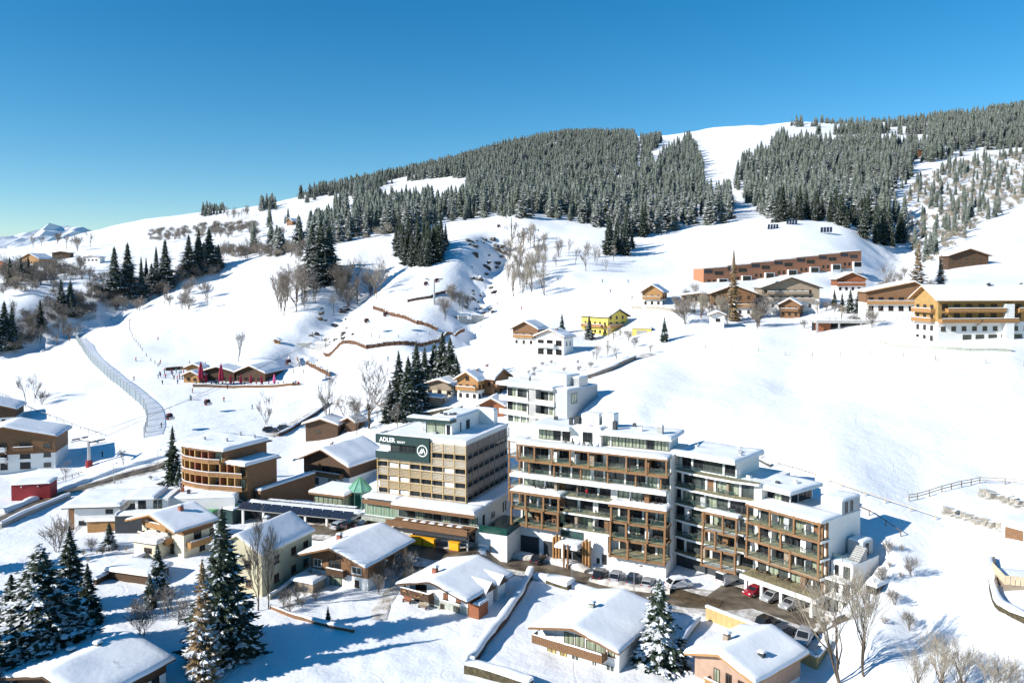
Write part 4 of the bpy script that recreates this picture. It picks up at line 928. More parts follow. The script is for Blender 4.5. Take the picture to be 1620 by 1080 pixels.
# furniture on balconies: small tables and chairs
TABM = MB().lathe([(.05, 0), (.05, .68)], 6).lathe([(.5, .68), (.5, .74)], 10).mesh('outdoor_table', 'rail_dark')
CHM = MB().box(-.25, .25, -.25, .25, .4, .46).box(-.25, .25, .2, .26, .46, .95)
for sx in (-1, 1):
    for sy in (-1, 1): CHM.box(sx * .22 - .025, sx * .22 + .025, sy * .2 - .025, sy * .2 + .025, 0, .4)
CHM = CHM.mesh('outdoor_chair', 'wood_dark')
spots = [(AP, x, y, z) for z, y, xs_ in ((6.03, 2.2, (3, 7, 13, 17, 23.5, 28)), (9.03, 2.2, (2.4, 6.5, 12, 17.5, 22.5, 27)), (12.03, 2.6, (5, 13.4, 16, 24, 27.5)), (15.05, 3.2, (3, 8.5, 17, 25)), (18.05, 2.6, (3, 10, 17, 24, 28))) for x in xs_] + [(EW, x, 1.0, z) for z in (3.23, 6.13, 9.03, 11.93) for x in (2.2, 6.2, 10.6)] + [(MW, x, 1.3, z) for z in (6.03, 9.03, 12.03, 15.03) for x in (2, 9.5)]
nm_ = {AP: 'long timber-framed wing', EW: 'end wing over the car park', MW: 'recessed middle wing'}
for T, x, y, z in spots:
    M = Matrix.Translation(T.location) @ Matrix.Rotation(T.rotation_euler[2], 4, 'Z'); p = M @ Vector((x, y, z))
    o = link(bpy.data.objects.new('outdoor_table', TABM), None, p); tag(o, 'small dark round table on a balcony of the ' + nm_[T], 'table', 'balcony tables on the ' + nm_[T])
    for s in (-1, 1):
        q = M @ Vector((x + s * .8, y, z)); c = link(bpy.data.objects.new('outdoor_chair', CHM), None, q, T.rotation_euler[2] - s * math.pi / 2)
        tag(c, 'dark balcony chair drawn up to a table on the ' + nm_[T], 'chair', 'balcony chairs on the ' + nm_[T])

# privacy screens and boxes that break up the balconies
rs_ = random.Random(44)
for T, xs_, y, zs_ in ((AP, (4.3, 8.0, 12.2, 15.6, 18.4, 22.6, 26.0), 2.2, (6.04, 9.04, 12.04, 18.04)), (EW, (3.4, 6.6, 9.6), .9, (3.24, 6.14, 9.04, 11.94)), (MW, (2.2, 5.4, 9.8), 1.3, (3.04, 6.04, 9.04, 12.04, 15.04))):
    for z in zs_:
        for x in xs_:
            if rs_.random() < .55: box('privacy_screen', rs_.choice(('wood_brown', 'grey_render', 'white', 'wood_grey')), T, x - .05 + rs_.uniform(-.5, .5), x + .05 + rs_.uniform(.5, .55), y, y + 1.4, z, z + rs_.uniform(1.6, 2.3))
for T, x0, x1, y0, y1, z, n in ((AP, 1, 29, 8, 13.5, 24.0, 9), (MW, 1, 11, 5, 11, 21.2, 5), (EW, -4, 5, 5, 11, 17.6, 4), (A_, 2, 18, 3, 19, 21.0, 7)):
    for i in range(n):
        x, y = rs_.uniform(x0, x1), rs_.uniform(y0, y1); w = rs_.uniform(.15, .5)
        box('roof_vent', rs_.choice(('metal', 'dark_grey', 'white')), T, x - w, x + w, y - w * .7, y + w * .7, z - .3, z + rs_.uniform(.4, .9))
# ---------------------------------------------------------------- chalets and houses
def chalet(name, label, cat, loc, rz, w, d, ze, zr, zg=0., lower='white', upper='wood_brown', split=None, roofm='wood_brown', of=1.2, os_=.9, orr=.8, snow=.5, wins=(), balc=(), chim=(), xr=.5, base=2.5, trim=True, frame='wood_dark', pane='glass_dark'):
    """loc: front-left corner of the roof's plan; heights absolute; front gable faces local -y"""
    T = thing(name, label, cat, (loc[0], loc[1], 0), rz)
    sp = split if split is not None else zg + (ze - zg) * .5
    x0, x1, y0, y1 = os_, w - os_, of, d - orr
    box('wall', lower, T, x0, x1, y0, y1, zg - base, sp)
    def zroof(x): a = x / w; return ze + (zr - ze) * (a / xr if a <= xr else (1 - a) / (1 - xr))
    MB().prism([(x0 - .04, sp + .002), (x1 + .04, sp + .002), (x1 + .04, zroof(x1 + .04) - .02), (xr * w, zr - .02), (x0 - .04, zroof(x0 - .04) - .02)], y0 - .04, y1 + .04).obj('upper_wall', upper, T)
    t = .2
    rf = MB().prism([(0, ze), (xr * w, zr), (w, ze), (w, ze + t), (xr * w, zr + t), (0, ze + t)], 0, d).obj('roof', roofm, T)
    if trim:
        for y in (-.06, d + .002):
            for a, b in (((0, ze), (xr * w, zr)), ((w, ze), (xr * w, zr))): MB().add([(a[0], y, a[1] - .08), (b[0], y, b[1] - .08), (b[0], y, b[1] + .26), (a[0], y, a[1] + .26), (a[0], y + .055, a[1] - .08), (b[0], y + .055, b[1] - .08), (b[0], y + .055, b[1] + .26), (a[0], y + .055, a[1] + .26)], [(0, 1, 2, 3), (7, 6, 5, 4), (0, 4, 5, 1), (2, 6, 7, 3), (0, 3, 7, 4), (1, 5, 6, 2)]).obj('bargeboard', roofm, rf)
        for q in (.12, .5, .88):
            x = w * q; z = zroof(x) - .12; MB().box(x - .1, x + .1, .05, of + .1, z - .12, z).obj('purlin', roofm, rf)
    gable_snow(rf, w, -.03, d + .03, ze + t, zr + t, snow, xr)
    for wv in wins:
        sd, x, z, ww, hh = wv[:5]; pn = wv[5] if len(wv) > 5 and wv[5] else pane; fr = wv[6] if len(wv) > 6 else frame
        zz = zg + z; up = .05 if zz >= sp - .3 else .0
        if sd == 'f': window(T, 'f', x0 + x, zz, ww, hh, off=-y0 + up, pane=pn, frame=fr, mull=1 if ww > .7 else 0, sill=True)
        if sd == 'r': window(T, 'r', y0 + x, zz, ww, hh, off=up, W=x1, pane=pn, frame=fr, mull=1 if ww > .7 else 0, sill=True)
        if sd == 'l': window(T, 'l', y0 + x, zz, ww, hh, off=-x0 + up, pane=pn, frame=fr, mull=1 if ww > .7 else 0, sill=True)
    for bv in balc:
        sd, a, b, z, dep, m = bv[:6]; zz = zg + z; pl = bv[6] if len(bv) > 6 else True
        e = bpy.data.objects.new('balcony', MB().box(a, b, -dep, 0, -.2, 0).mesh('balcony', m)); 
        if sd == 'f': link(e, T, (x0, y0 - .05, zz), 0)
        elif sd == 'r': link(e, T, (x1 + .05, y0, zz), math.pi / 2)
        else: link(e, T, (x0 - .05, y0, zz), -math.pi / 2)
        n = max(2, int((b - a) / .32)); rb = MB()
        for i in range(n):
            xx = a + (b - a) * i / n; rb.box(xx + .015, xx + (b - a) / n - .015, -dep - .06, -dep - .02, .02, .95)
        for xx in (a, b - .04):
            rb.box(xx, xx + .04, -dep, -.05, .02, .95)
        rb.box(a - .04, b + .04, -dep - .1, -dep + .04, .95, 1.05); rb.obj('balcony_boards', m, e)
        for xx in (a + .1, b - .1): MB().beam((xx, -.05, -1.0), (xx, -dep + .1, -.21), .12).obj('bracket', m, e)
        if pl: snow_rect(e, a, b, -dep - .12, -dep + .06, 1.05, .14, 'rail_snow')
    for cv in chim:
        x, y = w * cv[0], d * cv[1]; z = zroof(x); chimney(T, x, y, z - .3, z + .95 + (cv[2] if len(cv) > 2 else 0), .75, cv[3] if len(cv) > 3 else 'brick')
    return T
def roof_fit(L, N, Rr, A, base, zg=0.0, rz=None):
    """plan, turn and heights of a gabled roof from its corner pixels and the ground under its near corner"""
    B = atZ(base[0], base[1], zg); ze = zAt(N[0], N[1], B.y)
    l, n, r = atZ(*L, ze), atZ(*N, ze), atZ(*Rr, ze)
    a1 = math.atan2(n.y - l.y, n.x - l.x); a2 = math.atan2(r.y - n.y, r.x - n.x) - math.pi / 2
    a = (a1 + a2) / 2 if rz is None else R(rz); w = math.hypot(n.x - l.x, n.y - l.y); d = math.hypot(r.x - n.x, r.y - n.y)
    zr = zAt(A[0], A[1], (l.y + n.y) / 2)
    return dict(loc=(n.x - w * math.cos(a), n.y - w * math.sin(a)), rz=a, w=w, d=d, ze=ze, zr=zr, zg=zg)
def spot(px, py, rz, w, anchor='R', Y=None):
    """front-left plan corner from the ground pixel under the near corner"""
    p = ground(px, py) if Y is None else atY(px, py, Y); a = R(rz)
    if anchor == 'R': return (p.x - w * math.cos(a), p.y - w * math.sin(a)), a, p.z, p.y
    return (p.x, p.y), a, p.z, p.y
# --- foreground chalets
k = roof_fit((201, 823), (276, 845), (347, 822), (238, 815), (276, 893))
chalet('balcony_chalet', 'cream chalet with two brown balconies and a red brick chimney, beside the black-walled house', 'chalet', **k, lower='cream', upper='wood_brown', split=4.4, roofm='wood_honey', of=2.8, os_=1.2, snow=.30, chim=((.62, .55, .3),),
       wins=(('f', 2.0, 2.9, 1.0, 1.2), ('f', 5.2, 2.9, 1.2, 1.9), ('f', 8.6, 2.9, 1.2, 1.3), ('f', 6.2, 5.3, 1.3, 1.5), ('f', 4.2, .5, 1.1, 1.1), ('f', 9.4, .5, 1.2, 1.9), ('r', 3.0, 2.8, 1.6, 2.0), ('r', 6.2, 3.1, 1.0, 1.1), ('r', 4, .5, 1.2, 1.2)),
       balc=(('f', 1.0, 9.6, 2.6, 1.5, 'wood_honey'), ('f', 3.0, 9.2, 5.0, 1.2, 'wood_honey'), ('r', .5, 5.4, 2.2, 1.3, 'wood_honey')))
k = roof_fit((334, 868), (414, 881), (500, 840), (374, 836), (420, 946)); k['zr'] -= 1.3
chalet('pale_yellow_house', 'plain pale yellow two-storey house with wide grey-white roof behind the bare birches', 'house', **k, lower='paleyellow', upper='paleyellow', roofm='cream', of=.6, os_=.5, orr=.5, trim=False, frame='wood_brown', snow=.30,
       wins=[('r', y, z, 1.3, 1.35) for y in (3.6, 8.2, 11.6) for z in (1.2, 4.4)] + [('f', x, z, 1.2, 1.3) for x in (2.2, 6.8) for z in (1.2, 4.4)], chim=((.3, .7, .1, 'concrete'),))
k = roof_fit((470, 878), (578, 901), (654, 856), (522, 868), (576, 950))
chalet('dark_gabled_chalet', 'white chalet with dark boarded upper storey and small gable balcony', 'chalet', **k, lower='white', upper='wood_brown', split=2.5, roofm='wood_brown', of=2.6, os_=1.4, snow=.30, chim=((.36, .35, .2),),
       wins=(('f', 1.4, 3.0, 1.7, 1.3, 'glass_mid', 'white_sign'), ('f', 5.0, 2.6, 2.6, 2.1), ('f', 9.6, 3.0, 2.0, 1.2, 'glass_mid', 'white_sign'), ('f', 5.2, .1, 2.6, 2.2, 'glass_curtain'), ('f', 9.6, .8, .9, 1.1), ('f', 6.0, 4.9, 1.5, 1.2), ('r', 4, .9, 1.0, .5), ('r', 5.6, .6, .7, .5), ('r', 8.6, 3.0, 1.6, 1.1, 'glass_mid', 'white_sign')),
       balc=(('f', 4.0, 7.6, 2.5, 1.0, 'wood_dark'),))
aw = thing('awning_shed', 'low snow-covered lean-to against the wall of the dark gabled chalet', 'shed', (k['loc'][0], k['loc'][1], 0), k['rz'])
MB().prism([(1.2, 0), (5.2, 0), (5.2, 1.9), (1.2, 1.9)], -1.6, 1.3).obj('wall', 'wood_grey', aw); snow_rect(aw, .8, 5.6, -2.2, 1.3, 1.92, .45)
k = roof_fit((622, 927), (739, 955), (829, 914), (680, 923), (737, 987), rz=-32)
ch4 = chalet('stone_based_chalet', 'white chalet on a stone base with notched snowy eaves and a firewood-filled balcony', 'chalet', **k, lower='stone', upper='white', split=1.6, roofm='wood_dark', of=2.0, os_=1.3, chim=((.36, .28, .3),), snow=.36,
       wins=(('f', 7.3, 2.0, .9, 1.0, 'wood_red'), ('f', 9.8, 2.0, .9, 1.0, 'wood_red'), ('f', 2.4, 1.75, 2.2, 1.7), ('f', 2.0, .0, 1.6, 1.3, 'glass_mid'), ('f', 4.4, .0, 1.0, 1.4, 'glass_mid'), ('f', 6.6, .2, .8, .9), ('f', 9.4, -.3, 1.2, 1.6, 'glass_mid'), ('r', 5.5, 1.8, 1.4, .8), ('r', 9.0, 1.8, 1.4, .8)),
       balc=(('f', -.8, 5.0, 1.7, 1.4, 'wood_dark'),))
for j, yy in enumerate((6.2, 9.8)):          # little side gables that notch the eave
    w_ = k['w']; g = MB().add([(w_ - 3.2, yy, 4.3), (w_ + .35, yy - 1.5, 3.15), (w_ + .35, yy + 1.5, 3.15), (w_ + .35, yy, 4.15)], [(0, 1, 3), (0, 3, 2), (1, 2, 3)]).obj('side_gable', 'wood_dark', ch4)
    MB().add([(w_ - 3.6, yy, 4.75), (w_ + .45, yy - 1.8, 3.2), (w_ + .45, yy + 1.8, 3.2), (w_ + .45, yy, 4.55), (w_ - 2.2, yy - .6, 4.3), (w_ - 2.2, yy + .6, 4.3)], [(0, 4, 3), (4, 1, 3), (0, 3, 5), (5, 3, 2)]).obj('gable_snow', 'roof_snow', g)
    box('side_bay', 'white', ch4, w_ - 1.0, w_ - .05, yy - 1.1, yy + 1.1, 0, 3.2)
sh = box('side_shed', 'wood_red', ch4, k['w'] - 1.0, k['w'] + .9, 1.8, 4.4, -.5, 2.5); snow_rect(sh, k['w'] - .2, k['w'] + 1.1, 1.7, 4.5, 2.52, .3)
k4 = k
k = roof_fit((849, 986), (979, 1036), (1030, 962), (913, 992), (975, 1079), rz=-34)
chalet('lattice_window_chalet', 'cream chalet with long brown balcony, curtained windows and lattice shutters', 'chalet', **k, lower='white', upper='white', split=1.5, roofm='wood_brown', of=2.3, os_=1.1, chim=((.44, .45, .1, 'stone'),), snow=.34,
       wins=(('f', 4.2, 1.95, 1.5, 1.6, 'glass_curtain'), ('f', 5.9, 1.95, 1.5, 1.6, 'glass_curtain'), ('f', 8.4, 2.0, 3.0, 1.3, 'glass_curtain'), ('f', 10.8, 2.0, 1.0, 1.2, 'glass_curtain'), ('f', 1.4, -.5, 1.5, 1.7, 'glass_warm'), ('f', 3.3, -.5, 1.2, 1.8, 'glass_warm'), ('f', 5.2, -.1, 1.2, 1.0, 'glass_mid', 'white_sign'), ('f', 8.2, -.2, .8, 1.4, 'glass_mid', 'white_sign'), ('f', 10.6, -.2, 1.3, 1.0, 'glass_mid', 'white_sign'), ('r', 7.5, 1.0, 1.2, 1.1)),
       balc=(('f', -.9, 10.2, 1.6, 1.6, 'wood_brown'),), base=4)
k = roof_fit((1079, 1036), (1195, 1085), (1281, 1052), (1144, 1046), (1190, 1130), rz=-50)
k['d'] = 12.5; k['zr'] += .6
chalet('pink_gabled_house', 'house with pinkish gable and wooden balcony beside the wooden car deck', 'house', **k, lower='white', upper='pink', split=.6, roofm='wood_honey', of=1.2, os_=.9, chim=((.33, .35, .5, 'wood_grey'), (.78, .4, -.1, 'dark_grey')), snow=.5,
       wins=(('f', 3.4, 1.2, .9, 1.7, 'glass_curtain'), ('f', 5.2, 1.1, .9, 1.8), ('f', 7.0, 1.0, .9, 1.7)), balc=(('f', 2.4, 8.6, .7, 1.2, 'wood_honey'),), base=5)
w2 = roof_fit((1079, 1036), (1195, 1085), (1281, 1052), (1144, 1046), (1190, 1130), rz=-50)
k = roof_fit((0, 1075), (140, 1120), (278, 1044), (67, 1072), (140, 1160))
chalet('corner_roof_house', 'low house in the lower corner showing a broad snow roof with two box chimneys', 'house', **k, lower='white', upper='wood_dark', split=1.6, roofm='wood_dark', chim=((.47, .62, -.2, 'concrete'), (.28, .5, -.2, 'concrete')), snow=.5, base=4, wins=(('r', 6, .6, 1.2, 1.2), ('r', 9, .6, 1.2, 1.2)))
# --- white modern house with black wall
k = roof_fit((101, 806), (160, 800), (172, 776), (130, 800), (160, 838), rz=8)
p = atZ(118, 838, 0)
Wh = thing('white_flat_roofed_house', 'white house group with flat snowy roofs and a black-walled terrace front', 'house', (p.x, p.y, 0), R(6))
box('wall', 'white', Wh, 0, 9.2, 0, 11, -2, 4.7); box('roof', 'wood_dark', Wh, -2.2, 9.6, -1.0, 11.5, 4.71, 4.95); snow_rect(Wh, -2.3, 9.7, -1.1, 11.6, 4.96, .55)
for x, z in ((7.0, 3.2), (1.6, .9)): window(Wh, 'f', x, z, 1.5, 1.0, frame='dark_grey')
box('porch', 'wood_honey', Wh, 3.2, 9.1, -1.6, -.02, -1, 2.2); snow_rect(Wh, 2.8, 9.3, -1.9, -.02, 2.22, .3)
box('corner_wing', 'wood_brown', Wh, -1.6, -.02, 1, 6, -1, 4.2)
bk = box('terrace_block', 'dark_grey', Wh, 9.3, 18.6, -3.2, 6, -2, 3.6); snow_rect(bk, 9.3, 18.6, -3.2, .4, 3.6, .35)
box('parapet', 'white', bk, 9.22, 9.6, -3.25, 4, 3.61, 4.2)
pt = box('roof_room', 'white', Wh, 12.0, 18.7, .6, 9, 3.61, 6.0); window(pt, 'f', 13.4, 3.75, 1.6, 2.0, off=-.6, frame='dark_grey'); window(pt, 'f', 16.6, 3.75, 2.0, 2.1, off=-.6, pane='glass_mid', frame='cream')
box('sloped_roof', 'white', pt, 10.6, 16.4, -.6, 8, 6.01, 6.3); snow_rect(pt, 10.4, 16.4, -.8, 8, 6.31, .4)
wb = box('white_block', 'white', Wh, 18.71, 32, 2.4, 12, -1, 5.3); snow_rect(wb, 18.7, 32, 2.4, 12, 5.3, .35)
for x, y, m in ((19.8, 7, 'wood_red'), (21.6, 5.2, 'dark_grey'), (28, 7.5, 'concrete')): chimney(wb, x, y, 5.3, 6.5, .6, m, cap=False)
# garden sheds
for (px, py, rz, w, d, h, lb) in ((172, 915, -18, 8.5, 5.0, 1.5, 'long low garden shed with thick rounded snow, below the black-walled house'), (212, 880, -20, 5.5, 5, 3.0, 'small cream annex with one window beside the balcony chalet')):
    p = atZ(px, py, 0); s_ = thing('garden_shed', lb, 'shed', (p.x, p.y, 0), R(rz)); box('wall', 'wood_dark' if w > 7 else 'cream', s_, 0, w, 0, d, -2, h); box('roof', 'wood_brown', s_, -.5, w + .5, -.5, d + .5, h + .01, h + .15); snow_rect(s_, -.6, w + .6, -.6, d + .6, h + .16, .6)
    if w < 7: window(s_, 'f', 3.4, 1.0, 1.8, 1.1, frame='wood_brown')
# --- brown curved hotel
p = atZ(288, 803, 0)
B = thing('curved_timber_hotel', 'curved timber-clad hotel with stacked wooden balconies and a snow-covered roof', 'hotel', (p.x, p.y, 0), R(-27)); T = B
F1 = [(0, 1.6), (2.2, .4), (6, 0), (10, .2), (12.6, 1.0)]
def ext(pts, o): return [(x, y - o) for x, y in pts]
MB().slab(F1 + [(13.4, 13), (0, 12)], -1, 14.2).obj('wall', 'wood_brown', T)
MB().slab([(12.62, 1.2), (18, 2.2), (18.4, 11), (13.45, 11)], -1, 11.2).obj('side_wing', 'wood_brown', T)
for z, n in ((3.1, 5), (6.0, 5), (8.9, 5), (11.75, 5)):
    ff = F1 if z > 11 else F1 + [(18.0, 2.2)]
    q = ext(ff, 1.5); MB().slab([(-.6, 2.0)] + q + [(ff[-1][0] + .5, ff[-1][1] - .5), ff[-1]] + [(ff[0][0], ff[0][1] + 2)], z - .25, z).obj('balcony', 'wood_honey', T)
    rl = MB()
    for a, b in zip(q[:-1], q[1:]): rl.beam((a[0], a[1] - .03, z + .5), (b[0], b[1] - .03, z + .4), .07, .75)
    rl.beam((-.6, 2, z + .4), (q[0][0], q[0][1], z + .4), .07, .75); o = rl.obj('balcony_boards', 'wood_frame', T)
    sn = MB()
    for a, b in zip(q[:-1], q[1:]): sn.beam((a[0], a[1] - .03, z + .82), (b[0], b[1] - .03, z + .82), .2, .1)
    sn.obj('rail_snow', 'roof_snow', o)
    for a, b in zip(ff[:-1], ff[1:]):
        L = math.hypot(b[0] - a[0], b[1] - a[1]); an = math.atan2(b[1] - a[1], b[0] - a[0]); n = max(1, round(L / 2.1))
        for j in range(n):
            t = (j + .5) / n; xx, yy = a[0] + (b[0] - a[0]) * t, a[1] + (b[1] - a[1]) * t
            o = window(T, 'f', xx, z + .05, L / n * .62, 2.1, off=-yy + .02, pane=rng.choice(('glass_dark', 'glass_mid', 'glass_curtain')), frame='ochre'); o.rotation_euler[2] = an
            t = j / n; xx, yy = a[0] + (b[0] - a[0]) * t, a[1] + (b[1] - a[1]) * t
            box('divider', rng.choice(('wood_red', 'wood_honey', 'ochre', 'brick')), T, xx - .16, xx + .16, yy - 1.44, yy + .1, z + .02, z + 2.62)
MB().slab([(-1.4, 1.2), (2, -1.2), (6, -1.7), (10.4, -1.5), (13.6, -.2), (14.6, 13.6), (-1, 12.6)], 14.21, 14.5).obj('roof', 'wood_brown', T)
snow_rect(T, -1.2, 14.2, -.9, 13.0, 14.5, .7, 'roof_snow_cover')
MB().slab([(12.7, .4), (19, .8), (19.3, 11.6), (13.9, 11.6)], 11.21, 11.45).obj('side_roof', 'wood_brown', T); snow_rect(T, 13.0, 19.0, .6, 11.4, 11.46, .55, 'side_roof_snow')
box('canopy', 'concrete', T, -3, 9, -4.6, -1.6, 2.5, 2.75); snow_rect(T, -3, 9, -4.6, -1.6, 2.76, .3)
for x in (.5, 4.5, 8): MB().tube([(x, -3.4, -.5), (x, -3.4, 2.5)], [.2, .2], 8).obj('column', 'ochre', T)
for x, y in ((3, 4), (9, 5), (11.5, 11), (6, 12)): chimney(T, x, y, 14.5, 16.0, .5, 'metal', cap=False)
cv = box('conservatory', 'glass_curtain', T, 9.2, 15.6, -5.4, -1.6, 0, 2.6)
for i in range(6): box('conservatory_post', 'frame_green', cv, 9.15 + i * 1.28, 9.3 + i * 1.28, -5.5, -5.38, 0, 2.62)
for z in (.9, 1.9): box('conservatory_rail', 'frame_green', cv, 9.15, 15.7, -5.48, -5.4, z, z + .1)
MB().prism([(9.0, 2.63), (15.8, 2.63), (15.8, 2.9), (9.0, 2.9)], -5.7, -1.5).obj('conservatory_roof', 'frame_green', cv); box('green_beam', 'frame_green', cv, 9, 19, -1.5, -1.2, 3.4, 3.7)
snow_rect(T, 16.2, 19.5, -3.4, 3, 2.9, .35); box('side_block', 'dark_green', T, 16.0, 19.6, -3.6, 3.2, -1, 2.88)
# wooden wing running back to the barn house
lw = thing('low_timber_wing', 'low timber wing with snow strip linking the curved hotel to the barn-roofed house', 'annex', (p.x, p.y, 0), R(-27)); box('wall', 'wood_brown', lw, 18.7, 20.2, 4, 22, -1, 5.5); snow_rect(lw, 18.6, 20.4, 3.9, 22, 5.5, .4)
# --- barn-roofed house and glass pavilions
N_ = atZ(552, 741, 7.0); a = R(-27); w = 17.5
chalet('barn_roofed_house', 'big brown barn-roofed house with balcony between the curved hotel and the louvred hotel', 'house', (N_.x - w * math.cos(a), N_.y - w * math.sin(a)), a, w, 17, 7.0, 10.6, 1.0, lower='white', upper='wood_dark', split=4.0, of=2.2, os_=1.6, wins=(('f', 3, 3.2, 1.4, 1.2, 'glass_mid'), ('f', 7, 3.2, 2.4, 2.0), ('f', 11, 3.2, 1.6, 1.2), ('f', 4, .4, 1.4, 1.6, 'glass_mid'), ('f', 9, .4, 2.4, 1.8, 'glass_curtain')), balc=(('f', 4, 12.5, 3.0, 1.4, 'wood_brown'),), chim=((.3, .5, .2),))
p = atZ(497, 803, 2.0)
gp = thing('glazed_pavilion', 'low glazed pavilion with thick snow on its flat roof, next to the round green-roofed tower', 'pavilion', (p.x, p.y, 0), R(-22))
box('glass', 'glass_curtain', gp, 0, 7.4, 0, 7, 1, 5.2)
for i in range(7): box('mullion', 'wood_dark', gp, i * 1.2 - .02, i * 1.2 + .1, -.06, -.002, 1, 5.2)
box('roof', 'wood_brown', gp, -.8, 8.4, -.9, 8, 5.21, 5.7); snow_rect(gp, -.8, 8.4, -.9, 8, 5.71, .4)
p = atZ(566, 806, 2.0)
rt = thing('round_glass_tower', 'round glass tower with pointed green copper roof between pavilion and podium', 'tower', (p.x, p.y + 2.4, 0), 0)
MB().lathe([(2.3, 0), (2.3, 5.8)], 10).obj('glass', 'glass_teal', rt)
for i in range(10): MB().tube([(2.36 * math.cos(i * .6283), 2.36 * math.sin(i * .6283), 0), (2.36 * math.cos(i * .6283), 2.36 * math.sin(i * .6283), 5.8)], [.09, .09], 4).obj('mullion', 'copper_green', rt)
MB().lathe([(2.8, 5.81), (1.2, 7.5), (.05, 8.6)], 10).obj('roof', 'copper_green', rt)
for i in range(10): MB().tube([(2.82 * math.cos(i * .6283), 2.82 * math.sin(i * .6283), 5.86), (1.24 * math.cos(i * .6283), 1.24 * math.sin(i * .6283), 7.54), (0, 0, 8.7)], [.07, .06, .05], 4).obj('roof_rib', 'frame_green', rt)
# --- solar canopy over the parking
q0, q1 = atZ(375, 806, 3.0), atZ(556, 824, 3.0); L = (q1 - q0).length; an = math.atan2(q1.y - q0.y, q1.x - q0.x)
sc_ = thing('solar_carport', 'long carport roof with a row of tilted solar panels on white columns', 'carport', (q0.x, q0.y, 0), an)
MB().prism([(0, 0), (L, 0), (L, .3), (0, .3)], .2, 4.5).obj('roof', 'concrete', sc_, (0, 0, 3.0)); snow_rect(sc_, 0, L, 2.6, 5.2, 3.5, .5); box('back_hedge', 'hedge', sc_, 4, L - 2, 5.2, 6.4, 1, 4.1)
sm = MB().add([(0, 0, 0), (2.3, 0, 0), (2.3, 1.9, 1.0), (0, 1.9, 1.0), (0, 0, -.08), (2.3, 0, -.08), (2.3, 1.9, .92), (0, 1.9, .92)], [(0, 1, 2, 3), (7, 6, 5, 4), (0, 4, 5, 1), (2, 6, 7, 3), (0, 3, 7, 4), (1, 5, 6, 2)]).mesh('solar_panel', 'solar')
nP = int(L / 2.45)
for i in range(nP): link(bpy.data.objects.new('solar_panel', sm), sc_, (i * 2.45 + .1, .1, 3.31))
for i in range(6): box('column', 'white', sc_, 1 + i * (L - 2) / 5 - .22, 1 + i * (L - 2) / 5 + .22, .5, .9, -1, 3.0)
box('back_wall', 'dark_grey', sc_, 0, L, 4.2, 4.49, -1, 2.99)
# --- modern white block above the hotels
p = atZ(897, 690, 13.0); a = R(-40); w = 21.2
M2 = thing('modern_balcony_block', 'modern white block with glazed balcony floors and blank grey end wall', 'apartment building', (p.x - w * math.cos(a), p.y - w * math.sin(a), 0), a); T = M2
box('wall', 'white', T, 0, 21.1, 1.8, 13.4, 10, 24.2); box('end_wall', 'grey_render', T, 17.5, 21.2, 0, 13.6, 10, 24.5); box('stair_tower', 'concrete', T, 9.2, 11.4, -.3, 1.79, 12, 25)
for i, z in enumerate((13.4, 17.0, 20.6)):
    box('floor_slab', 'white', T, -.8, 17.48, -.6, 1.79, z - .5, z); bayrow(T, .2, 9, z, 1.8, pat('dc|dm|d' if i else '|d|c|d|c'), 2.6); bayrow(T, 11.5, 17.4, z, 1.8, pat('dm|c|d'), 2.6)
    if i: box('balcony_rail', 'cream', T, -.8, 9.1, -.62, -.5, z, z + .9); box('balcony_rail', 'cream', T, 11.5, 17.4, -.62, -.5, z, z + .9)
box('roof', 'white', T, -1.4, 17.49, -1.2, 13.6, 24.21, 24.7); snow_rect(T, -1.4, 17.4, -1.2, 13.5, 24.71, .4); snow_rect(T, 17.5, 21.2, 0, 13.6, 24.51, .3)
for x0, x1, y0, y1, h, m in ((2, 5, 5, 8, 1.3, 'metal'), (5.6, 8.4, 5, 8, 1.3, 'metal'), (9.4, 18, 4, 10, 2.6, 'white'), (18.6, 20.6, 6, 10, 2.2, 'metal')):
    o = box('roof_unit', m, T, x0, x1, y0, y1, 24.75, 24.75 + h); snow_rect(o, x0, x1, y0, y1, 24.75 + h, .35)
window(T, 'r', 3.0, 20.9, 2.6, 2.6, W=21.2, pane='glass_curtain', frame='dark_grey'); 
# --- houses on the slope: (name, label, foot pixel, turn, w, d, eave, ridge, kwargs)
def house(name, label, cat, px, py, rz, w, d, he, hr, anchor='R', Y=None, **kw):
    loc, a, z, y = spot(px, py, rz, w, anchor, Y); return chalet(name, label, cat, loc, a, w, d, z + he, z + hr, z, **kw)
def rows(side, n, L, zs, ww=1.0, hh=1.2, pn=None): return [(side, L * (i + .5) / n, z, ww, hh) + ((pn,) if pn else ()) for i in range(n) for z in zs]
house('honey_chalet', 'white and honey-wood chalet with a flowered balcony below the conifer clump', 'chalet', 757, 634, -27, 9, 9, 5.6, 8.2, lower='white', upper='wood_honey', split=None, roofm='wood_honey', wins=rows('f', 3, 7.2, (.6, 3.3)) + [('f', 3.6, 5.8, 1.2, 1.1)] + rows('r', 3, 6.5, (.6, 3.2)), balc=(('f', .2, 7, 3.0, 1.2, 'wood_honey'),), chim=((.6, .6),), base=4)
house('twin_brown_chalet', 'dark brown chalet joined behind the honey-wood chalet, gable to the slope', 'chalet', 782, 628, 55, 10, 13, 5.0, 7.8, 'L', lower='wood_brown', upper='wood_brown', wins=rows('f', 3, 8.2, (.8, 3.2)) + rows('l', 4, 11, (3.0,)), balc=(('f', .4, 7.8, 2.9, 1.1, 'wood_brown'),), chim=((.5, .5),), base=4)
house('low_garage_house', 'low house with a wide snowy roof at the foot of the dark conifers', 'house', 720, 628, -22, 12, 9, 3.2, 5.0, lower='cream', upper='wood_grey', wins=rows('f', 3, 10, (.6,), 1.4, 1.3), base=4)
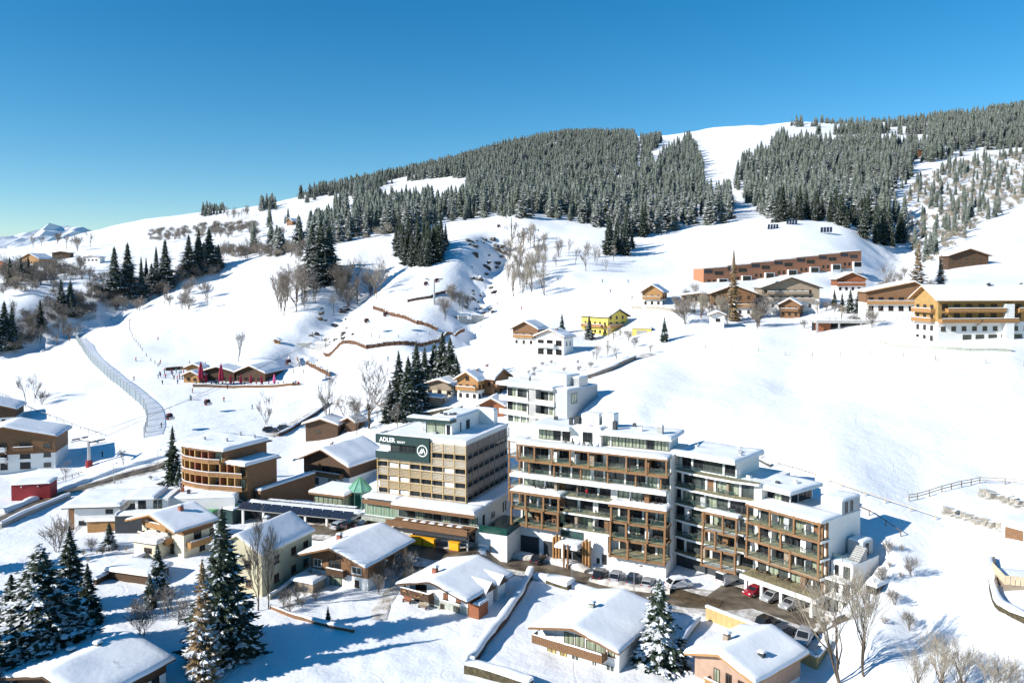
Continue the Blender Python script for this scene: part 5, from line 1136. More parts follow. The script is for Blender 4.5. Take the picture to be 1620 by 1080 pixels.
house('red_wood_cabin', 'small red-brown wooden cabin with a snowy gable beside the modern block', 'cabin', 800, 660, -12, 8.5, 8, 2.6, 4.8, lower='wood_red', upper='wood_red', wins=[('f', 3.4, 2.0, .9, .9)], base=5)
house('old_barn', 'dark old timber barn under a heavy snow roof above the curved hotel', 'barn', 536, 692, -10, 12, 9, 3.4, 5.2, lower='wood_dark', upper='wood_dark', wins=[('f', 4, 1.0, 1.2, 1.0, 'glass_mid')], base=5)
house('lean_barn', 'small dark barn beside the old barn behind bare trees', 'barn', 562, 684, -30, 6, 6, 2.6, 4.0, lower='wood_dark', upper='wood_dark', base=5)
house('small_white_house', 'small white house with a snowy roof behind the tall bare tree', 'house', 632, 660, -15, 7, 6, 3.2, 5.2, lower='cream', upper='cream', wins=rows('f', 2, 5, (.8,)), base=4)
house('snowy_carport', 'open carport with blue-shaded snow roof beside the conifer clump', 'carport', 700, 645, -12, 9, 6, 2.6, 3.0, lower='wood_grey', upper='wood_grey', base=4)
house('wide_eaved_chalet', 'chalet with orange balcony beside the white modern house', 'chalet', 852, 548, -25, 12, 10, 6.0, 9.0, lower='white', upper='wood_brown', wins=rows('f', 3, 9, (.8, 3.6)), balc=(('f', .6, 8.5, 3.2, 1.2, 'wood_honey'),), base=4, roofm='wood_brown')
house('white_terraced_house', 'white house with glazed terraces and a grey end wall below the yellow guesthouse', 'house', 893, 564, -32, 13, 9, 6.4, 9.0, lower='white', upper='white', roofm='wood_brown', wins=rows('f', 3, 11, (.4, 3.6), 2.4, 1.9) + [('r', 2, 3.6, .6, 1.4), ('r', 4.5, 3.6, .6, 1.4)], balc=(('f', .2, 8, 3.2, 1.8, 'white'),), chim=((.6, .4),), base=4)
house('yellow_guesthouse', 'bright yellow guesthouse with wooden balconies and gable turned to the field', 'guesthouse', 962, 532, 38, 13, 17, 7.2, 10.2, 'L', lower='yellow', upper='yellow', roofm='wood_dark', wins=rows('f', 3, 10, (4.2, 6.6)) + rows('l', 5, 14, (1.0, 4.2)), balc=(('f', .2, 10.5, 3.4, 1.2, 'wood_honey'), ('l', -14, -.5, 3.4, 1.2, 'wood_honey')), base=4)
p = ground(1000, 532); g_ = thing('yellow_garage', 'small yellow garage with a grey door and flat snow roof', 'garage', (p.x, p.y, p.z), R(-8)); box('wall', 'yellow', g_, 0, 7, 0, 6, -3, 3); box('garage_door', 'concrete', g_, 1.6, 5.4, -.08, -.002, 0, 2.2); snow_rect(g_, -.3, 7.3, -.3, 6.3, 3.0, .45)
house('gable_chalet_on_slope', 'white chalet with wooden gable balcony alone at the edge of the upper houses', 'chalet', 1050, 484, -22, 10, 12, 5.2, 8.4, lower='white', upper='wood_honey', wins=rows('f', 3, 8, (.6, 3.2)) + rows('r', 2, 9, (1, 3)), balc=(('f', .4, 7.8, 2.8, 1.2, 'wood_honey'),), base=4)
house('white_wood_guesthouse', 'white and brown guesthouse partly behind the tall larch', 'guesthouse', 1200, 500, -10, 19, 14, 8.5, 12.0, lower='white', upper='wood_brown', wins=rows('f', 5, 16, (1.0, 4.2, 6.8)), balc=(('f', 6, 17, 3.6, 1.2, 'wood_honey'),), base=5)
house('wide_low_annex', 'low wooden annex with flat snow roof left of the white and brown guesthouse', 'annex', 1136, 486, -8, 15, 10, 4.6, 5.6, lower='white', upper='wood_grey', wins=rows('f', 6, 13, (2.6,)), base=4)
house('pale_cube_house', 'little white house below the larch with one dark window', 'house', 1150, 520, -8, 6.5, 6, 4.6, 6.0, lower='white', upper='white', wins=rows('f', 1, 5, (2.6,), 1.6, 1.1), base=4)
house('broad_gabled_hotel', 'broad chalet hotel with long balconies under a wide shallow snowy gable', 'hotel', 1302, 490, -6, 24, 18, 8.4, 12.6, lower='white', upper='wood_grey', roofm='wood_dark', of=2, wins=rows('f', 7, 20, (1.0, 4.0, 6.6)), balc=(('f', .5, 20, 3.4, 1.2, 'wood_grey'), ('f', 2, 18, 6.2, 1.0, 'wood_grey')), base=6)
house('brown_barn_house', 'brown timber barn house with twin snow roofs in front of the broad chalet hotel', 'house', 1268, 503, -28, 9, 14, 4.6, 7.2, lower='wood_brown', upper='wood_brown', wins=rows('f', 3, 7, (.8, 3.0)) + rows('r', 3, 11, (1.0,)), balc=(('f', .3, 6.8, 2.6, 1.0, 'wood_brown'),), base=4)
house('dark_red_chalet', 'dark red-brown chalet with full-width balcony right below the red terrace row', 'chalet', 1374, 462, -5, 13, 10, 5.0, 7.8, lower='white', upper='wood_red', wins=rows('f', 4, 10, (.8, 3.0)), balc=(('f', 0, 11, 2.8, 1.2, 'wood_red'),), base=4)
house('dark_hillside_chalet', 'dark timber chalet alone high on the right-hand slope', 'chalet', 1570, 418, -4, 20, 12, 3.8, 7.2, lower='wood_dark', upper='wood_dark', of=1.8, wins=rows('f', 5, 16, (.8, 2.6), 1.0, .9, 'glass_mid'), base=4)
# hotel on the right
house('gabled_hotel_wing', 'honey-coloured hotel wing with curved balconies joined to the large white hotel', 'hotel', 1478, 496, -12, 22, 14, 7.0, 10.5, lower='white', upper='wood_brown', roofm='wood_honey', wins=rows('f', 6, 19, (.8, 3.8), 1.6, 1.6), balc=(('f', .2, 19, 3.2, 1.4, 'wood_honey'),), base=5, xr=.72)
hw = house('large_white_hotel', 'large white and timber hotel with arched ground-floor windows and long wooden balconies', 'hotel', 1480, 545, -84, 14, 46, 12.4, 16.6, lower='white', upper='ochre', split=gz(*ground(1480, 545).xy) + 6.4, roofm='wood_honey', os_=1.4, of=1.6, wins=rows('r', 13, 42, (3.8,), 1.4, 1.3, 'glass_mid') + [('r', 9 + i * 4.0, .3, 2.6, 2.4, 'glass_mid') for i in range(8)] + rows('r', 11, 42, (7.2, 9.9), 1.8, 1.7) + rows('f', 3, 10, (.8, 3.8, 7.0, 9.8), 1.4, 1.5), balc=(('r', 2, 20, 9.4, 1.6, 'wood_honey'), ('r', 24, 40, 9.4, 1.6, 'wood_honey'), ('r', 0, 12, 6.4, 1.8, 'wood_honey'), ('r', 12.1, 24, 6.4, 1.6, 'wood_honey'), ('f', .5, 10, 9.2, 1.4, 'wood_honey'), ('f', .5, 10, 6.4, 1.4, 'wood_honey')), chim=((.55, .45, .3, 'dark_grey'), (.45, .7, .3, 'dark_grey')), base=6)
hz = gz(*ground(1480, 545).xy)
for y_ in (21.6, 41.8): MB().box(12.62, 14.1, y_, y_ + 2.6, hz, hz + 11.6).obj('white_bay', 'white', hw)
p = ground(1292, 527); cg = thing('concrete_carport', 'long concrete carport with dark bays and a railing along its snowy roof', 'carport', (p.x, p.y, p.z), R(-6)); Lc = 36
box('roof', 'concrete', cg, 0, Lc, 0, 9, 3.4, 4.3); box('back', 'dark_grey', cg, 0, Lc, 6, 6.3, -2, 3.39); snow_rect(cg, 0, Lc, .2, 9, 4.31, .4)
for i in range(6): box('column', 'concrete', cg, i * (Lc - .5) / 5, i * (Lc - .5) / 5 + .5, 0.1, .6, -2, 3.39)
r_ = MB().box(0, Lc, -.05, .02, 5.3, 5.4)
for i in range(19): r_.box(i * (Lc - .08) / 18, i * (Lc - .08) / 18 + .08, -.05, .02, 4.3, 5.3)
r_.obj('railing', 'rail_dark', cg)
house('field_hut', 'tiny wooden hut with a round snow cap in front of the concrete carport', 'hut', 1320, 522, -6, 6, 5, 2.2, 3.4, lower='wood_red', upper='wood_red', base=3)
# red terrace row
p0_, p1_ = ground(1113, 447), ground(1362, 440); n = 7; L = (p1_.xy - p0_.xy).length; an = math.atan2(p1_.y - p0_.y, p1_.x - p0_.x); uw = L / n
RR = thing('red_terrace_row', 'long stepped row of red-brown wooden holiday homes below the ski slope', 'terrace row', (p0_.x, p0_.y, 0), an); T = RR
for i in range(n):
    z0 = p0_.z + 8.5 * i / (n - 1) - 1.0; x0 = i * uw
    MB().prism([(x0, z0 - 5), (x0 + uw - .02, z0 - 5), (x0 + uw - .02, z0 + 8.2), (x0, z0 + 7.4)], 0, 9).obj('wall', 'terrace_red', T)
    MB().prism([(x0 - .2, z0 + 7.42), (x0 + uw + .2, z0 + 8.25), (x0 + uw + .2, z0 + 8.45), (x0 - .2, z0 + 7.6)], -.3, 9.3).obj('roof', 'wood_brown', T)
    snow_rect(T, x0, x0 + uw, -.1, 9, 0, .3, zf=lambda x, y, x0=x0, z0=z0: z0 + 7.62 + (x - x0) / uw * .85)
    b = box('white_bay', 'white', T, x0 + uw * .58, x0 + uw * .97, -1.2, -.02, z0 - 3, z0 + 2.9); window(b, 'f', x0 + uw * .76, z0 + .3, uw * .34, 2.3, off=1.2, frame='dark_grey')
    window(T, 'f', x0 + uw * .64, z0 + 4.6, uw * .36, 1.7, frame='dark_grey'); window(T, 'f', x0 + uw * .22, z0 + .8, 1.2, 1.6, frame='dark_grey'); window(T, 'f', x0 + uw * .44, z0 + .8, 1.4, 1.6, frame='dark_grey')
    box('loggia_shade_panel', 'dark_grey', T, x0 + .3, x0 + uw * .38, -.06, -.002, z0 + 5.4, z0 + 7.0); box('concrete_base', 'concrete', T, x0 + .1, x0 + uw * .56, -.5, -.01, z0 - 4, z0 - .6)  # flat dark panel paints the loggia's shade; concrete block at the foot
# left edge houses
house('white_balcony_hotel', 'white guesthouse with stacked dark balconies and boxy end wall at the left edge', 'guesthouse', 92, 742, 14, 27, 14, 9.0, 12.2, lower='white', upper='wood_brown', split=None, roofm='wood_brown', os_=1.0, wins=[('f', x, z, 1.8, 1.2, 'glass_mid') for x in (23,) for z in (.6, 3.4, 6.0)] + [('f', 17.5, z, 2.6, 1.8) for z in (.4, 3.2, 6.0)] + rows('f', 4, 14, (.4, 3.2, 6.0), 1.8, 1.8), balc=[('f', a, a + 5.5, z, 1.6, 'white') for a in (1, 7.5) for z in (2.9, 5.7)] + [('f', 15, 20, 5.7, 1.4, 'wood_brown')], base=5)
house('shaded_roof_house', 'house cut by the picture edge with a smooth snowy roof behind the white guesthouse', 'house', 28, 672, 20, 20, 14, 5.0, 8.0, lower='white', upper='wood_dark', wins=rows('f', 4, 17, (.8,)), base=5)
p = atZ(18, 788, 0); rs = thing('red_shed', 'dark red rectangular shed with flat snow roof beside the street', 'shed', (p.x, p.y, 0), R(12)); box('wall', 'red_paint', rs, 0, 8.4, 0, 5, -1, 3.2); snow_rect(rs, -.2, 8.6, -.2, 5.2, 3.2, .4)
for x in (2.2, 5.8): box('shed_lamp', 'white_sign', rs, x - .1, x + .1, -.2, -.002, 2.5, 2.8)
# huts high on the slopes
house('hay_barn', 'brown hay barn standing alone on the snowy slope between hedgerows', 'barn', 462, 357, -30, 10, 14, 4.5, 8, lower='wood_brown', upper='wood_brown', base=4)
house('meadow_cabin', 'small dark cabin on the meadow under the forest edge', 'cabin', 950, 354, -10, 11, 9, 3.2, 5.6, lower='wood_dark', upper='wood_dark', base=4)
house('forest_cabin', 'long red-brown cabin in the clearing of the upper forest', 'cabin', 1466, 248, 8, 26, 14, 6, 9, lower='wood_red', upper='wood_red', base=6)
house('brown_farmhouse', 'brown farmhouse among bare trees on the far left slope', 'farmhouse', 62, 424, -14, 20, 16, 7, 11.5, lower='white', upper='wood_honey', base=5, wins=rows('f', 4, 17, (1, 4)))
house('dark_hay_shed', 'dark long hay shed on the far left slope', 'shed', 112, 408, 6, 18, 9, 4.5, 6, lower='wood_dark', upper='wood_dark', base=5)
house('white_farmhouse', 'pale flat-roofed farmhouse beside the hillside track on the left', 'farmhouse', 158, 417, -5, 16, 9, 5, 6.4, lower='white', upper='white', base=5, wins=rows('f', 4, 13, (2.4,), 1.8, 1.2))
house('edge_farmhouse', 'reddish farmhouse roof at the picture edge among bare trees', 'farmhouse', 14, 428, -10, 18, 12, 5, 8, lower='wood_red', upper='wood_red', base=5)
# ---------------------------------------------------------------- roads, banks, car park
def world_path(pts, step=2.0, zs=None):
    P_ = [ground(*q) if len(q) == 2 else atZ(q[0], q[1], q[2]) for q in pts]; out = []
    for i in range(len(P_) - 1):
        p0, p1, p2, p3 = P_[max(i - 1, 0)], P_[i], P_[i + 1], P_[min(i + 2, len(P_) - 1)]
        n = max(1, int((p2 - p1).length / step))
        for j in range(n):
            t = j / n; out.append(.5 * ((2 * p1) + (p2 - p0) * t + (2 * p0 - 5 * p1 + 4 * p2 - p3) * t * t + (3 * p1 - p0 - 3 * p2 + p3) * t ** 3))
    out.append(P_[-1]); return out
def strip(name, pts, width, m, off, wob=.3, label=None, seedv=1.0, kind='structure'):
    W = world_path(pts); v = []; f = []; na = 7
    for i, p in enumerate(W):
        d = (W[min(i + 1, len(W) - 1)] - W[max(i - 1, 0)]); d.z = 0; d.normalize(); s = Vector((d.y, -d.x, 0))
        for k_ in range(na):
            q = k_ / (na - 1) - .5; e = width * q + (wob * (vnoise(i * .35, k_ * .1, seedv) - .5) * 2 if k_ in (0, na - 1) else 0)
            x, y = p.x + s.x * e, p.y + s.y * e; v.append((x, y, max(gz(x, y), gz(p.x, p.y) - .25) + off + (0 if 0 < k_ < na - 1 else -.12)))
        if i:
            for k_ in range(na - 1): b = (i - 1) * na + k_; f.append((b, b + na, b + na + 1, b + 1))
    o = MB().add(v, f).obj(name, m, smooth=True); o['kind'] = kind
    if label: o['label'] = label
    return o
main = [(430, 832), (520, 838), (610, 856), (700, 876), (790, 890), (880, 905), (960, 926), (1050, 945), (1130, 955), (1190, 960)]
strip('road_margin', main, 11.5, 'slush', .10, .8); strip('road', main, 6.2, 'asphalt', .18, .35, 'wet brown village road in front of the hotels')
lot = [(1130, 935), (1190, 952), (1250, 978), (1300, 1002)]
strip('car_park_margin', lot, 15, 'slush', .085, .9, seedv=4); strip('car_park', lot, 10, 'asphalt', .14, .6, 'wet car park below the end wing', 5)
st = [(-30, 842), (40, 806), (110, 778), (190, 754), (280, 730)]
strip('street_margin', st, 7.5, 'slush', .10, .6, seedv=6); strip('street', st, 4.6, 'asphalt', .2, .3, 'narrow asphalt street climbing past the lift pylon', 7)
strip('lane', [(425, 690), (470, 668), (510, 645), (540, 632)], 4, 'slush', .15, .4, seedv=8); strip('upper_road', [(905, 606), (950, 590), (990, 572), (1030, 560)], 5, 'slush', .2, .5, seedv=9)
strip('forecourt', [(255, 800), (300, 808), (350, 812)], 8, 'slush', .12, .6, seedv=10)
def ridge(name, label, cat, pts, w, h, m, cap=.35, capm='roof_snow', wob=.25, step=1.6, kind=None):
    """a low wall, hedge or bank that follows a line on the ground, with snow lying on it"""
    W = world_path(pts, step); T = thing(name, label, cat) if cat else None
    def run(w_, z0, z1, nm, mm, rnd):
        v = []; f = []; prof = [(-.5, 0), (-.5, .7), (-.36, .94), (0, 1.0), (.36, .94), (.5, .7), (.5, 0)] if rnd else [(-.5, 0), (-.5, 1), (.5, 1), (.5, 0)]
        n = len(prof)
        for i, p in enumerate(W):
            d = (W[min(i + 1, len(W) - 1)] - W[max(i - 1, 0)]); d.z = 0; d.normalize(); s = Vector((d.y, -d.x, 0)); g = gz(p.x, p.y); q = 1 + wob * (vnoise(i * .6, 3.1, w_ + len(W)) - .5) * 2
            for a, b in prof: v.append((p.x + s.x * a * w_ * q, p.y + s.y * a * w_ * q, g + z0 + (z1 - z0) * b * (q if rnd else 1)))
            if i:
                for k_ in range(n - 1): c = (i - 1) * n + k_; f.append((c, c + 1, c + n + 1, c + n))
        f += [tuple(range(n)), tuple(range((len(W) - 1) * n + n - 1, (len(W) - 1) * n - 1, -1))]
        return MB().add(v, f).obj(nm, mm, T, smooth=rnd)
    if m: run(w, -.6, h, 'body', m, False)
    if cap:
        o = run(w * 1.15, h - .05 if m else -.3, h + cap, 'snow_cap' if T else name, capm, True)
        if not T: o['kind'] = kind or 'stuff'; o['label'] = label
    return T
ridge('snow_bank', 'ploughed snow bank along the hotel side of the road', None, [(770, 868), (800, 880), (890, 892), (930, 905)], 2.0, .2, None, .7, 'slush')
ridge('snow_bank', 'ploughed snow bank beside the row of parked cars', None, [(935, 918), (990, 930), (1060, 938)], 1.8, .2, None, .6, 'slush')
ridge('snow_bank', 'ploughed snow bank on the chalet side of the road', None, [(845, 912), (900, 925), (960, 945), (1010, 958)], 1.6, .2, None, .6, 'roof_snow')
ridge('snow_bank', 'snow bank beside the narrow street', None, [(0, 812), (70, 786), (150, 757), (260, 722)], 1.4, .2, None, .7, 'roof_snow')
strip('mud_patch', [(1055, 938), (1080, 945), (1110, 952), (1140, 958)], 4.5, 'mud', .24, .9, 'brown mud and slush at the bend before the car park', 14)
ridge('drive_wall', 'long snow-capped drive wall between the stone-based chalet and the lattice-window chalet', 'wall', [(840, 908), (825, 940), (795, 985), (765, 1022), (745, 1052)], 1.0, .9, 'wood_dark', .6)
ridge('front_hedge', 'trimmed hedge under snow along the lower picture edge', 'hedge', [(738, 1062), (780, 1072), (840, 1092)], 1.2, 1.2, 'hedge', .5)
ridge('snowy_block_hedge', 'short snow-topped hedge between road and lattice-window chalet', 'hedge', [(868, 920), (885, 925), (903, 930)], 2.0, .7, 'hedge', .7)
ridge('garden_fence', 'low wooden garden fence with snow below the dark gabled chalet', 'fence', [(428, 962), (455, 973), (500, 986), (560, 1000)], .45, .55, 'wood_brown', .2, wob=.6)
ridge('lane_wall', 'dark guard wall beside the lane above the curved hotel', 'wall', [(440, 690), (480, 668), (520, 640)], .6, 1.0, 'wood_dark', .3)
ridge('street_wall', 'grey street wall with snow along the narrow street', 'wall', [(0, 835), (50, 812), (110, 787)], .7, 1.0, 'concrete', .4)
ridge('back_road_wall', 'dark guard wall on the road above the hotel roofs', 'wall', [(1165, 716), (1220, 738)], .5, .5, 'rail_dark', .2)
ridge('road_edge_wall', 'brown guard wall along the upper road by the field', 'wall', [(915, 604), (955, 590), (1005, 568)], 1.0, 1.2, 'wood_grey', .3, wob=.6)
# wooden deck for cars with plank parapet
dk = [atZ(*q, 1.2) for q in ((1117, 966), (1205, 1000), (1292, 1047), (1313, 1022), (1262, 985), (1190, 960))]
D_ = thing('car_deck', 'snowy parking deck with honey-coloured plank parapet beside the car park', 'parking deck')
MB().slab([(p.x, p.y) for p in dk], -1.5, 1.0).obj('deck', 'slush', D_)
for a, b in zip(dk[:4], dk[1:4]):
    n = max(2, int((b - a).length / .9))
    for j in range(n):
        p, q = a.lerp(b, j / n), a.lerp(b, (j + .97) / n); MB().beam((p.x, p.y, .2), (q.x, q.y, .2), .16, 3.4).obj('plank', 'wood_larch', D_)
    MB().beam((a.x, a.y, 2.05), (b.x, b.y, 2.05), .55, .3).obj('parapet_snow', 'roof_snow', D_)
# dark retaining wall by the stepped end
RW = thing('end_retaining_wall', 'dark snow-ledged retaining wall behind the stepped end of the apartments', 'wall', (39.7, 132.7, 0), R(-52))
box('wall', 'rock', RW, 19.6, 21.2, 2, 16, -1, 6.6); snow_rect(RW, 19.5, 21.3, 2, 16, 6.6, .5); box('ledge', 'rock', RW, 18.6, 19.59, 3, 16, -1, 3.0); snow_rect(RW, 18.5, 19.6, 3, 16, 3.0, .35)
# ---------------------------------------------------------------- cars
def car_mesh(Lc=4.4, Wc=1.8, Hc_=1.5, van=False):
    a = MB(); h = Wc / 2
    if van: prof = [(-Lc / 2, .35), (Lc / 2, .35), (Lc / 2, .9), (Lc / 2 - .7, 1.15), (Lc / 2 - 1.2, Hc_), (-Lc / 2 + .1, Hc_), (-Lc / 2, 1.0)]
    else: prof = [(-Lc / 2, .35), (Lc / 2, .35), (Lc / 2 + .03, .65), (Lc / 2 - .25, .85), (Lc / 2 - 1.15, .97), (Lc / 2 - 1.9, Hc_ - .03), (-Lc / 2 + .9, Hc_), (-Lc / 2 + .18, 1.02), (-Lc / 2 - .02, .8)]
    n = len(prof); rings = [(-h, .9), (-h * .93, 1.0), (h * .93, 1.0), (h, .9)]; vs = []; zc = .62
    for y, s in rings:
        for x, z in prof:
            tp = 1.0 if z < 1.0 else .86
            vs.append((x * (s if abs(x) > Lc / 2 - .3 else 1), y * tp, zc + (z - zc) * (s if s == 1 else .97)))
    fs = [tuple(range(n - 1, -1, -1)), tuple(range(3 * n, 4 * n))] + [(r * n + i, r * n + (i + 1) % n, (r + 1) * n + (i + 1) % n, (r + 1) * n + i) for r in range(3) for i in range(n)]
    a.add(vs, fs)
    body = a.mesh('body', 'car_black')
    g = MB(); zt = Hc_ - .1
    if van: xf0, xf1, xr0, xr1 = Lc / 2 - .72, Lc / 2 - 1.12, -Lc / 2 - .01, -Lc / 2 + .06
    else: xf0, xf1, xr0, xr1 = Lc / 2 - 1.12, Lc / 2 - 1.82, -Lc / 2 + .2, -Lc / 2 + .82
    hw = h * .80
    g.add([(xf0 + .05, -hw, 1.03), (xf0 + .05, hw, 1.03), (xf1 + .05, hw * .95, zt), (xf1 + .05, -hw * .95, zt)], [(0, 1, 2, 3)])
    g.add([(xr0 - .03, -hw, 1.06), (xr0 - .03, hw, 1.06), (xr1 - .05, hw * .95, zt), (xr1 - .05, -hw * .95, zt)], [(3, 2, 1, 0)])
    for s in (-1, 1): g.add([(xf0 - .15, s * (h * .88), 1.04), (xr0 + .3, s * (h * .88), 1.04), (xr1 + .2, s * (h * .865), zt), (xf1 - .05, s * (h * .865), zt)], [(0, 1, 2, 3) if s < 0 else (3, 2, 1, 0)])
    return body, g.mesh('windows', 'glass_dark')
wm = MB()
for k_ in range(14):
    pass
def disc(m, r0, w_, y):
    n = 14; m.add([(r0 * math.cos(6.2832 * i / n), y + s * w_, r0 * math.sin(6.2832 * i / n)) for s in (-1, 1) for i in range(n)], [tuple(range(n)), tuple(range(2 * n - 1, n - 1, -1))] + [(i, i + n, (i + 1) % n + n, (i + 1) % n) for i in range(n)])
tw = MB(); disc(tw, .33, .11, 0); TYRE = tw.mesh('wheel', 'tyre'); rw = MB(); disc(rw, .2, .115, 0); RIM = rw.mesh('rim', 'metal')
LIGHT = {'h': MB().box(-.05, .02, -.18, .18, -.08, .08).mesh('headlight', 'white_sign'), 't': MB().box(-.02, .05, -.15, .15, -.1, .1).mesh('tail_light', 'car_red')}
CARM = {'car': (car_mesh(), 4.4), 'suv': (car_mesh(4.6, 1.9, 1.75), 4.6), 'van': (car_mesh(5.2, 2.0, 2.3, True), 5.2)}
def car(kind, paint, x, y, z, hd, label, name='parked_car', snowy=False):
    (bm, gm), L = CARM[kind]; t = thing(name, label, 'van' if kind == 'van' else 'car', (x, y, z), hd)
    b = bpy.data.objects.new('body', bm.copy()); b.data.materials.clear(); b.data.materials.append(MATS[paint]); link(b, t)
    link(bpy.data.objects.new('windows', gm), t)
    for sx in (-1, 1):
        for sy in (-1, 1):
            w = link(bpy.data.objects.new('wheel', TYRE), t, (sx * L * .31, sy * .82, .33)); link(bpy.data.objects.new('rim', RIM), w)
    for sy in (-.62, .62): link(bpy.data.objects.new('headlight', LIGHT['h']), t, (L / 2 - .02, sy, .72)); link(bpy.data.objects.new('tail_light', LIGHT['t']), t, (-L / 2 - .01, sy, .82))
    if snowy: snow_rect(t, -L * .28, L * .16, -.7, .7, {'car': 1.48, 'suv': 1.73, 'van': 2.28}[kind], .3); snow_rect(t, L * .24, L * .46, -.7, .7, .9, .2)
    return t
def car_px(kind, paint, px, py, deg, label, z=None, **k_):
    p = ground(px, py) if z is None else atZ(px, py, z); return car(kind, paint, p.x, p.y, (p.z + .16 if z is None else z), R(deg), label, **k_)
car_px('car', 'car_silver', 806, 878, 60, 'silver estate car parked by the garage opening under the left balcony bay')
car_px('car', 'car_black', 852, 890, 62, 'dark car parked beside the timber entrance porch')
for i, (px, py, pt_, kd, lb) in enumerate(((950, 915, 'car_black', 'suv', 'black car first in the row parked below the timber bay'), (976, 919, 'car_silver', 'suv', 'silver car second in the row parked below the timber bay'), (1003, 923, 'car_blue', 'suv', 'dark blue car third in the row below the timber bay'), (1026, 928, 'car_silver', 'car', 'silver car last in the row, beside the snowed-in car'))):
    car_px(kd, pt_, px, py, 65, lb)
car_px('suv', 'car_white', 1074, 930, 20, 'car buried under a thick white blanket of snow next to the dark bay', snowy=True)
p = ground(1074, 930); sm_ = MB(); 
car_px('van', 'car_white', 1152, 922, 40, 'white van parked at the corner of the end wing')
car_px('car', 'car_red', 1194, 941, 215, 'red car parked between the white columns')
car_px('car', 'car_silver', 1221, 950, 216, 'silver car parked in the middle bay under the end wing')
car_px('car', 'car_silver', 1251, 962, 216, 'light silver car parked in the widest bay under the end wing')
car_px('suv', 'car_black', 1213, 991, 40, 'black off-road car on the snowy parking deck', 1.0); car_px('car', 'car_blue', 1240, 1004, 35, 'dark hatchback in the middle of the parking deck', 1.0); car_px('suv', 'car_silver', 1272, 1014, 235, 'grey estate car nearest the bare trees on the parking deck', 1.0)
car_px('van', 'car_white', 291, 795, 150, 'white minibus parked under the canopy of the curved hotel'); car_px('car', 'car_black', 312, 796, 60, 'dark car under the canopy beside the white minibus')
for i, (px, py, pt_) in enumerate(((538, 836, 'car_silver'), (556, 834, 'car_black'), (578, 836, 'car_blue'))): car_px('car', pt_, px, py, 60, ('silver car parked at the end of the solar carport', 'black car parked below the glazed podium wing', 'dark blue car parked beside the orange doorway of the podium')[i])
for i, (px, py, pt_) in enumerate(((427, 683, 'car_black'), (450, 680, 'car_blue'))): car_px('suv', pt_, px, py, 20, ('dark car half snowed in on the lane above the curved hotel', 'blue-black car by the bare hedge on the upper lane')[i], snowy=True)
# ---------------------------------------------------------------- foreground and village trees
def T_(kind, px, py, top, label, **k_): return tree_px(kind, px, py, top, label, **k_)
T_('hero', 66, 1062, 852, 'broad snow-patched spruce filling the lower corner, largest tree', v=0, wide=2.25)
T_('hero', 112, 965, 826, 'tall dark spruce directly behind the broad corner spruce', v=1, wide=1.45)
T_('hero', 20, 1010, 900, 'shorter spruce pressed against the broad corner spruce', v=1, wide=1.7)
T_('hero', 354, 1040, 793, 'very tall dark spruce standing before the pale yellow house', v=1, wide=1.35)
T_('hero', 338, 1015, 872, 'young spruce crowded against the very tall dark spruce', v=0, wide=1.25)
T_('larch', 322, 1080, 872, 'golden-brown winter larch in front of the very tall spruce', name='larch_tree', wide=1.2)
T_('snowy', 250, 938, 856, 'bushy pine with snow tufts on the white lawn', name='pine_tree', wide=1.25); T_('snowy', 173, 868, 823, 'small round snow-flecked conifer by the black-walled house', name='conifer', wide=1.5)
T_('snowy', 1043, 1052, 905, 'snow-laden spruce beside the lattice-window chalet', wide=1.5)
T_('spruce', 274, 764, 669, 'lone slim spruce beside the curved timber hotel', wide=1.05)
T_('snowy', 283, 770, 735, 'tiny spruce at the foot of the lone slim spruce', wide=1.2)
for px, py, tp, lb in ((631, 660, 552, 'front spruce of the dark clump above the louvred hotel'), (646, 662, 560, 'second spruce of the dark clump, slightly shorter'), (659, 652, 536, 'slender tallest spruce of the dark clump'), (617, 664, 600, 'short spruce at the left foot of the dark clump'), (672, 618, 545, 'spruce joining the two halves of the dark clump'), (687, 612, 534, 'dark spruce left of the peak tree in the back clump'), (700, 612, 522, 'peak tree of the back clump beside the honey-wood chalet'), (712, 612, 530, 'dark spruce right of the peak tree in the back clump'), (722, 614, 560, 'outermost low spruce of the back clump')): T_('hero', px, py, tp, lb, wide=1.25)
T_('spruce', 932, 536, 497, 'round dark conifer in front of the yellow guesthouse', wide=1.6); T_('snowy', 889, 526, 494, 'slim snowy spruce left of the yellow guesthouse', wide=.9); T_('snowy', 1051, 540, 500, 'slim spruce at the edge of the white field', wide=1.0)
for i, (px, py, tp) in enumerate(((1332, 492, 462), (1345, 494, 456), (1358, 494, 455), (1370, 492, 460), (1380, 490, 462), (1320, 484, 456))): T_('spruce', px, py, tp, 'dark spruce in the clump behind the concrete carport', group='spruces behind the concrete carport', wide=1.5)
for i, (px, py, tp) in enumerate(((8, 548, 474), (20, 552, 482), (-6, 556, 470))): T_('spruce', px, py, tp, 'dark spruce at the picture edge beside the ravine', group='spruces at the ravine edge', wide=1.6)
for px, py, tp in ((182, 474, 388), (203, 472, 382), (262, 456, 377), (299, 436, 370), (315, 432, 360), (331, 428, 358), (97, 494, 440), (112, 498, 442), (240, 462, 415), (346, 425, 385), (225, 470, 430)): T_('spruce', px, py, tp, 'spruce rising from the wooded ravine on the left', group='ravine spruces', wide=1.7)
for px, py, tp in ((494, 442, 352), (508, 446, 346), (521, 440, 350), (502, 452, 395), (515, 450, 400)): T_('spruce', px, py, tp, 'tall spruce of the isolated group at the head of the stream gully', group='gully head spruces', wide=1.6)
BT = dict(name='bare_tree')
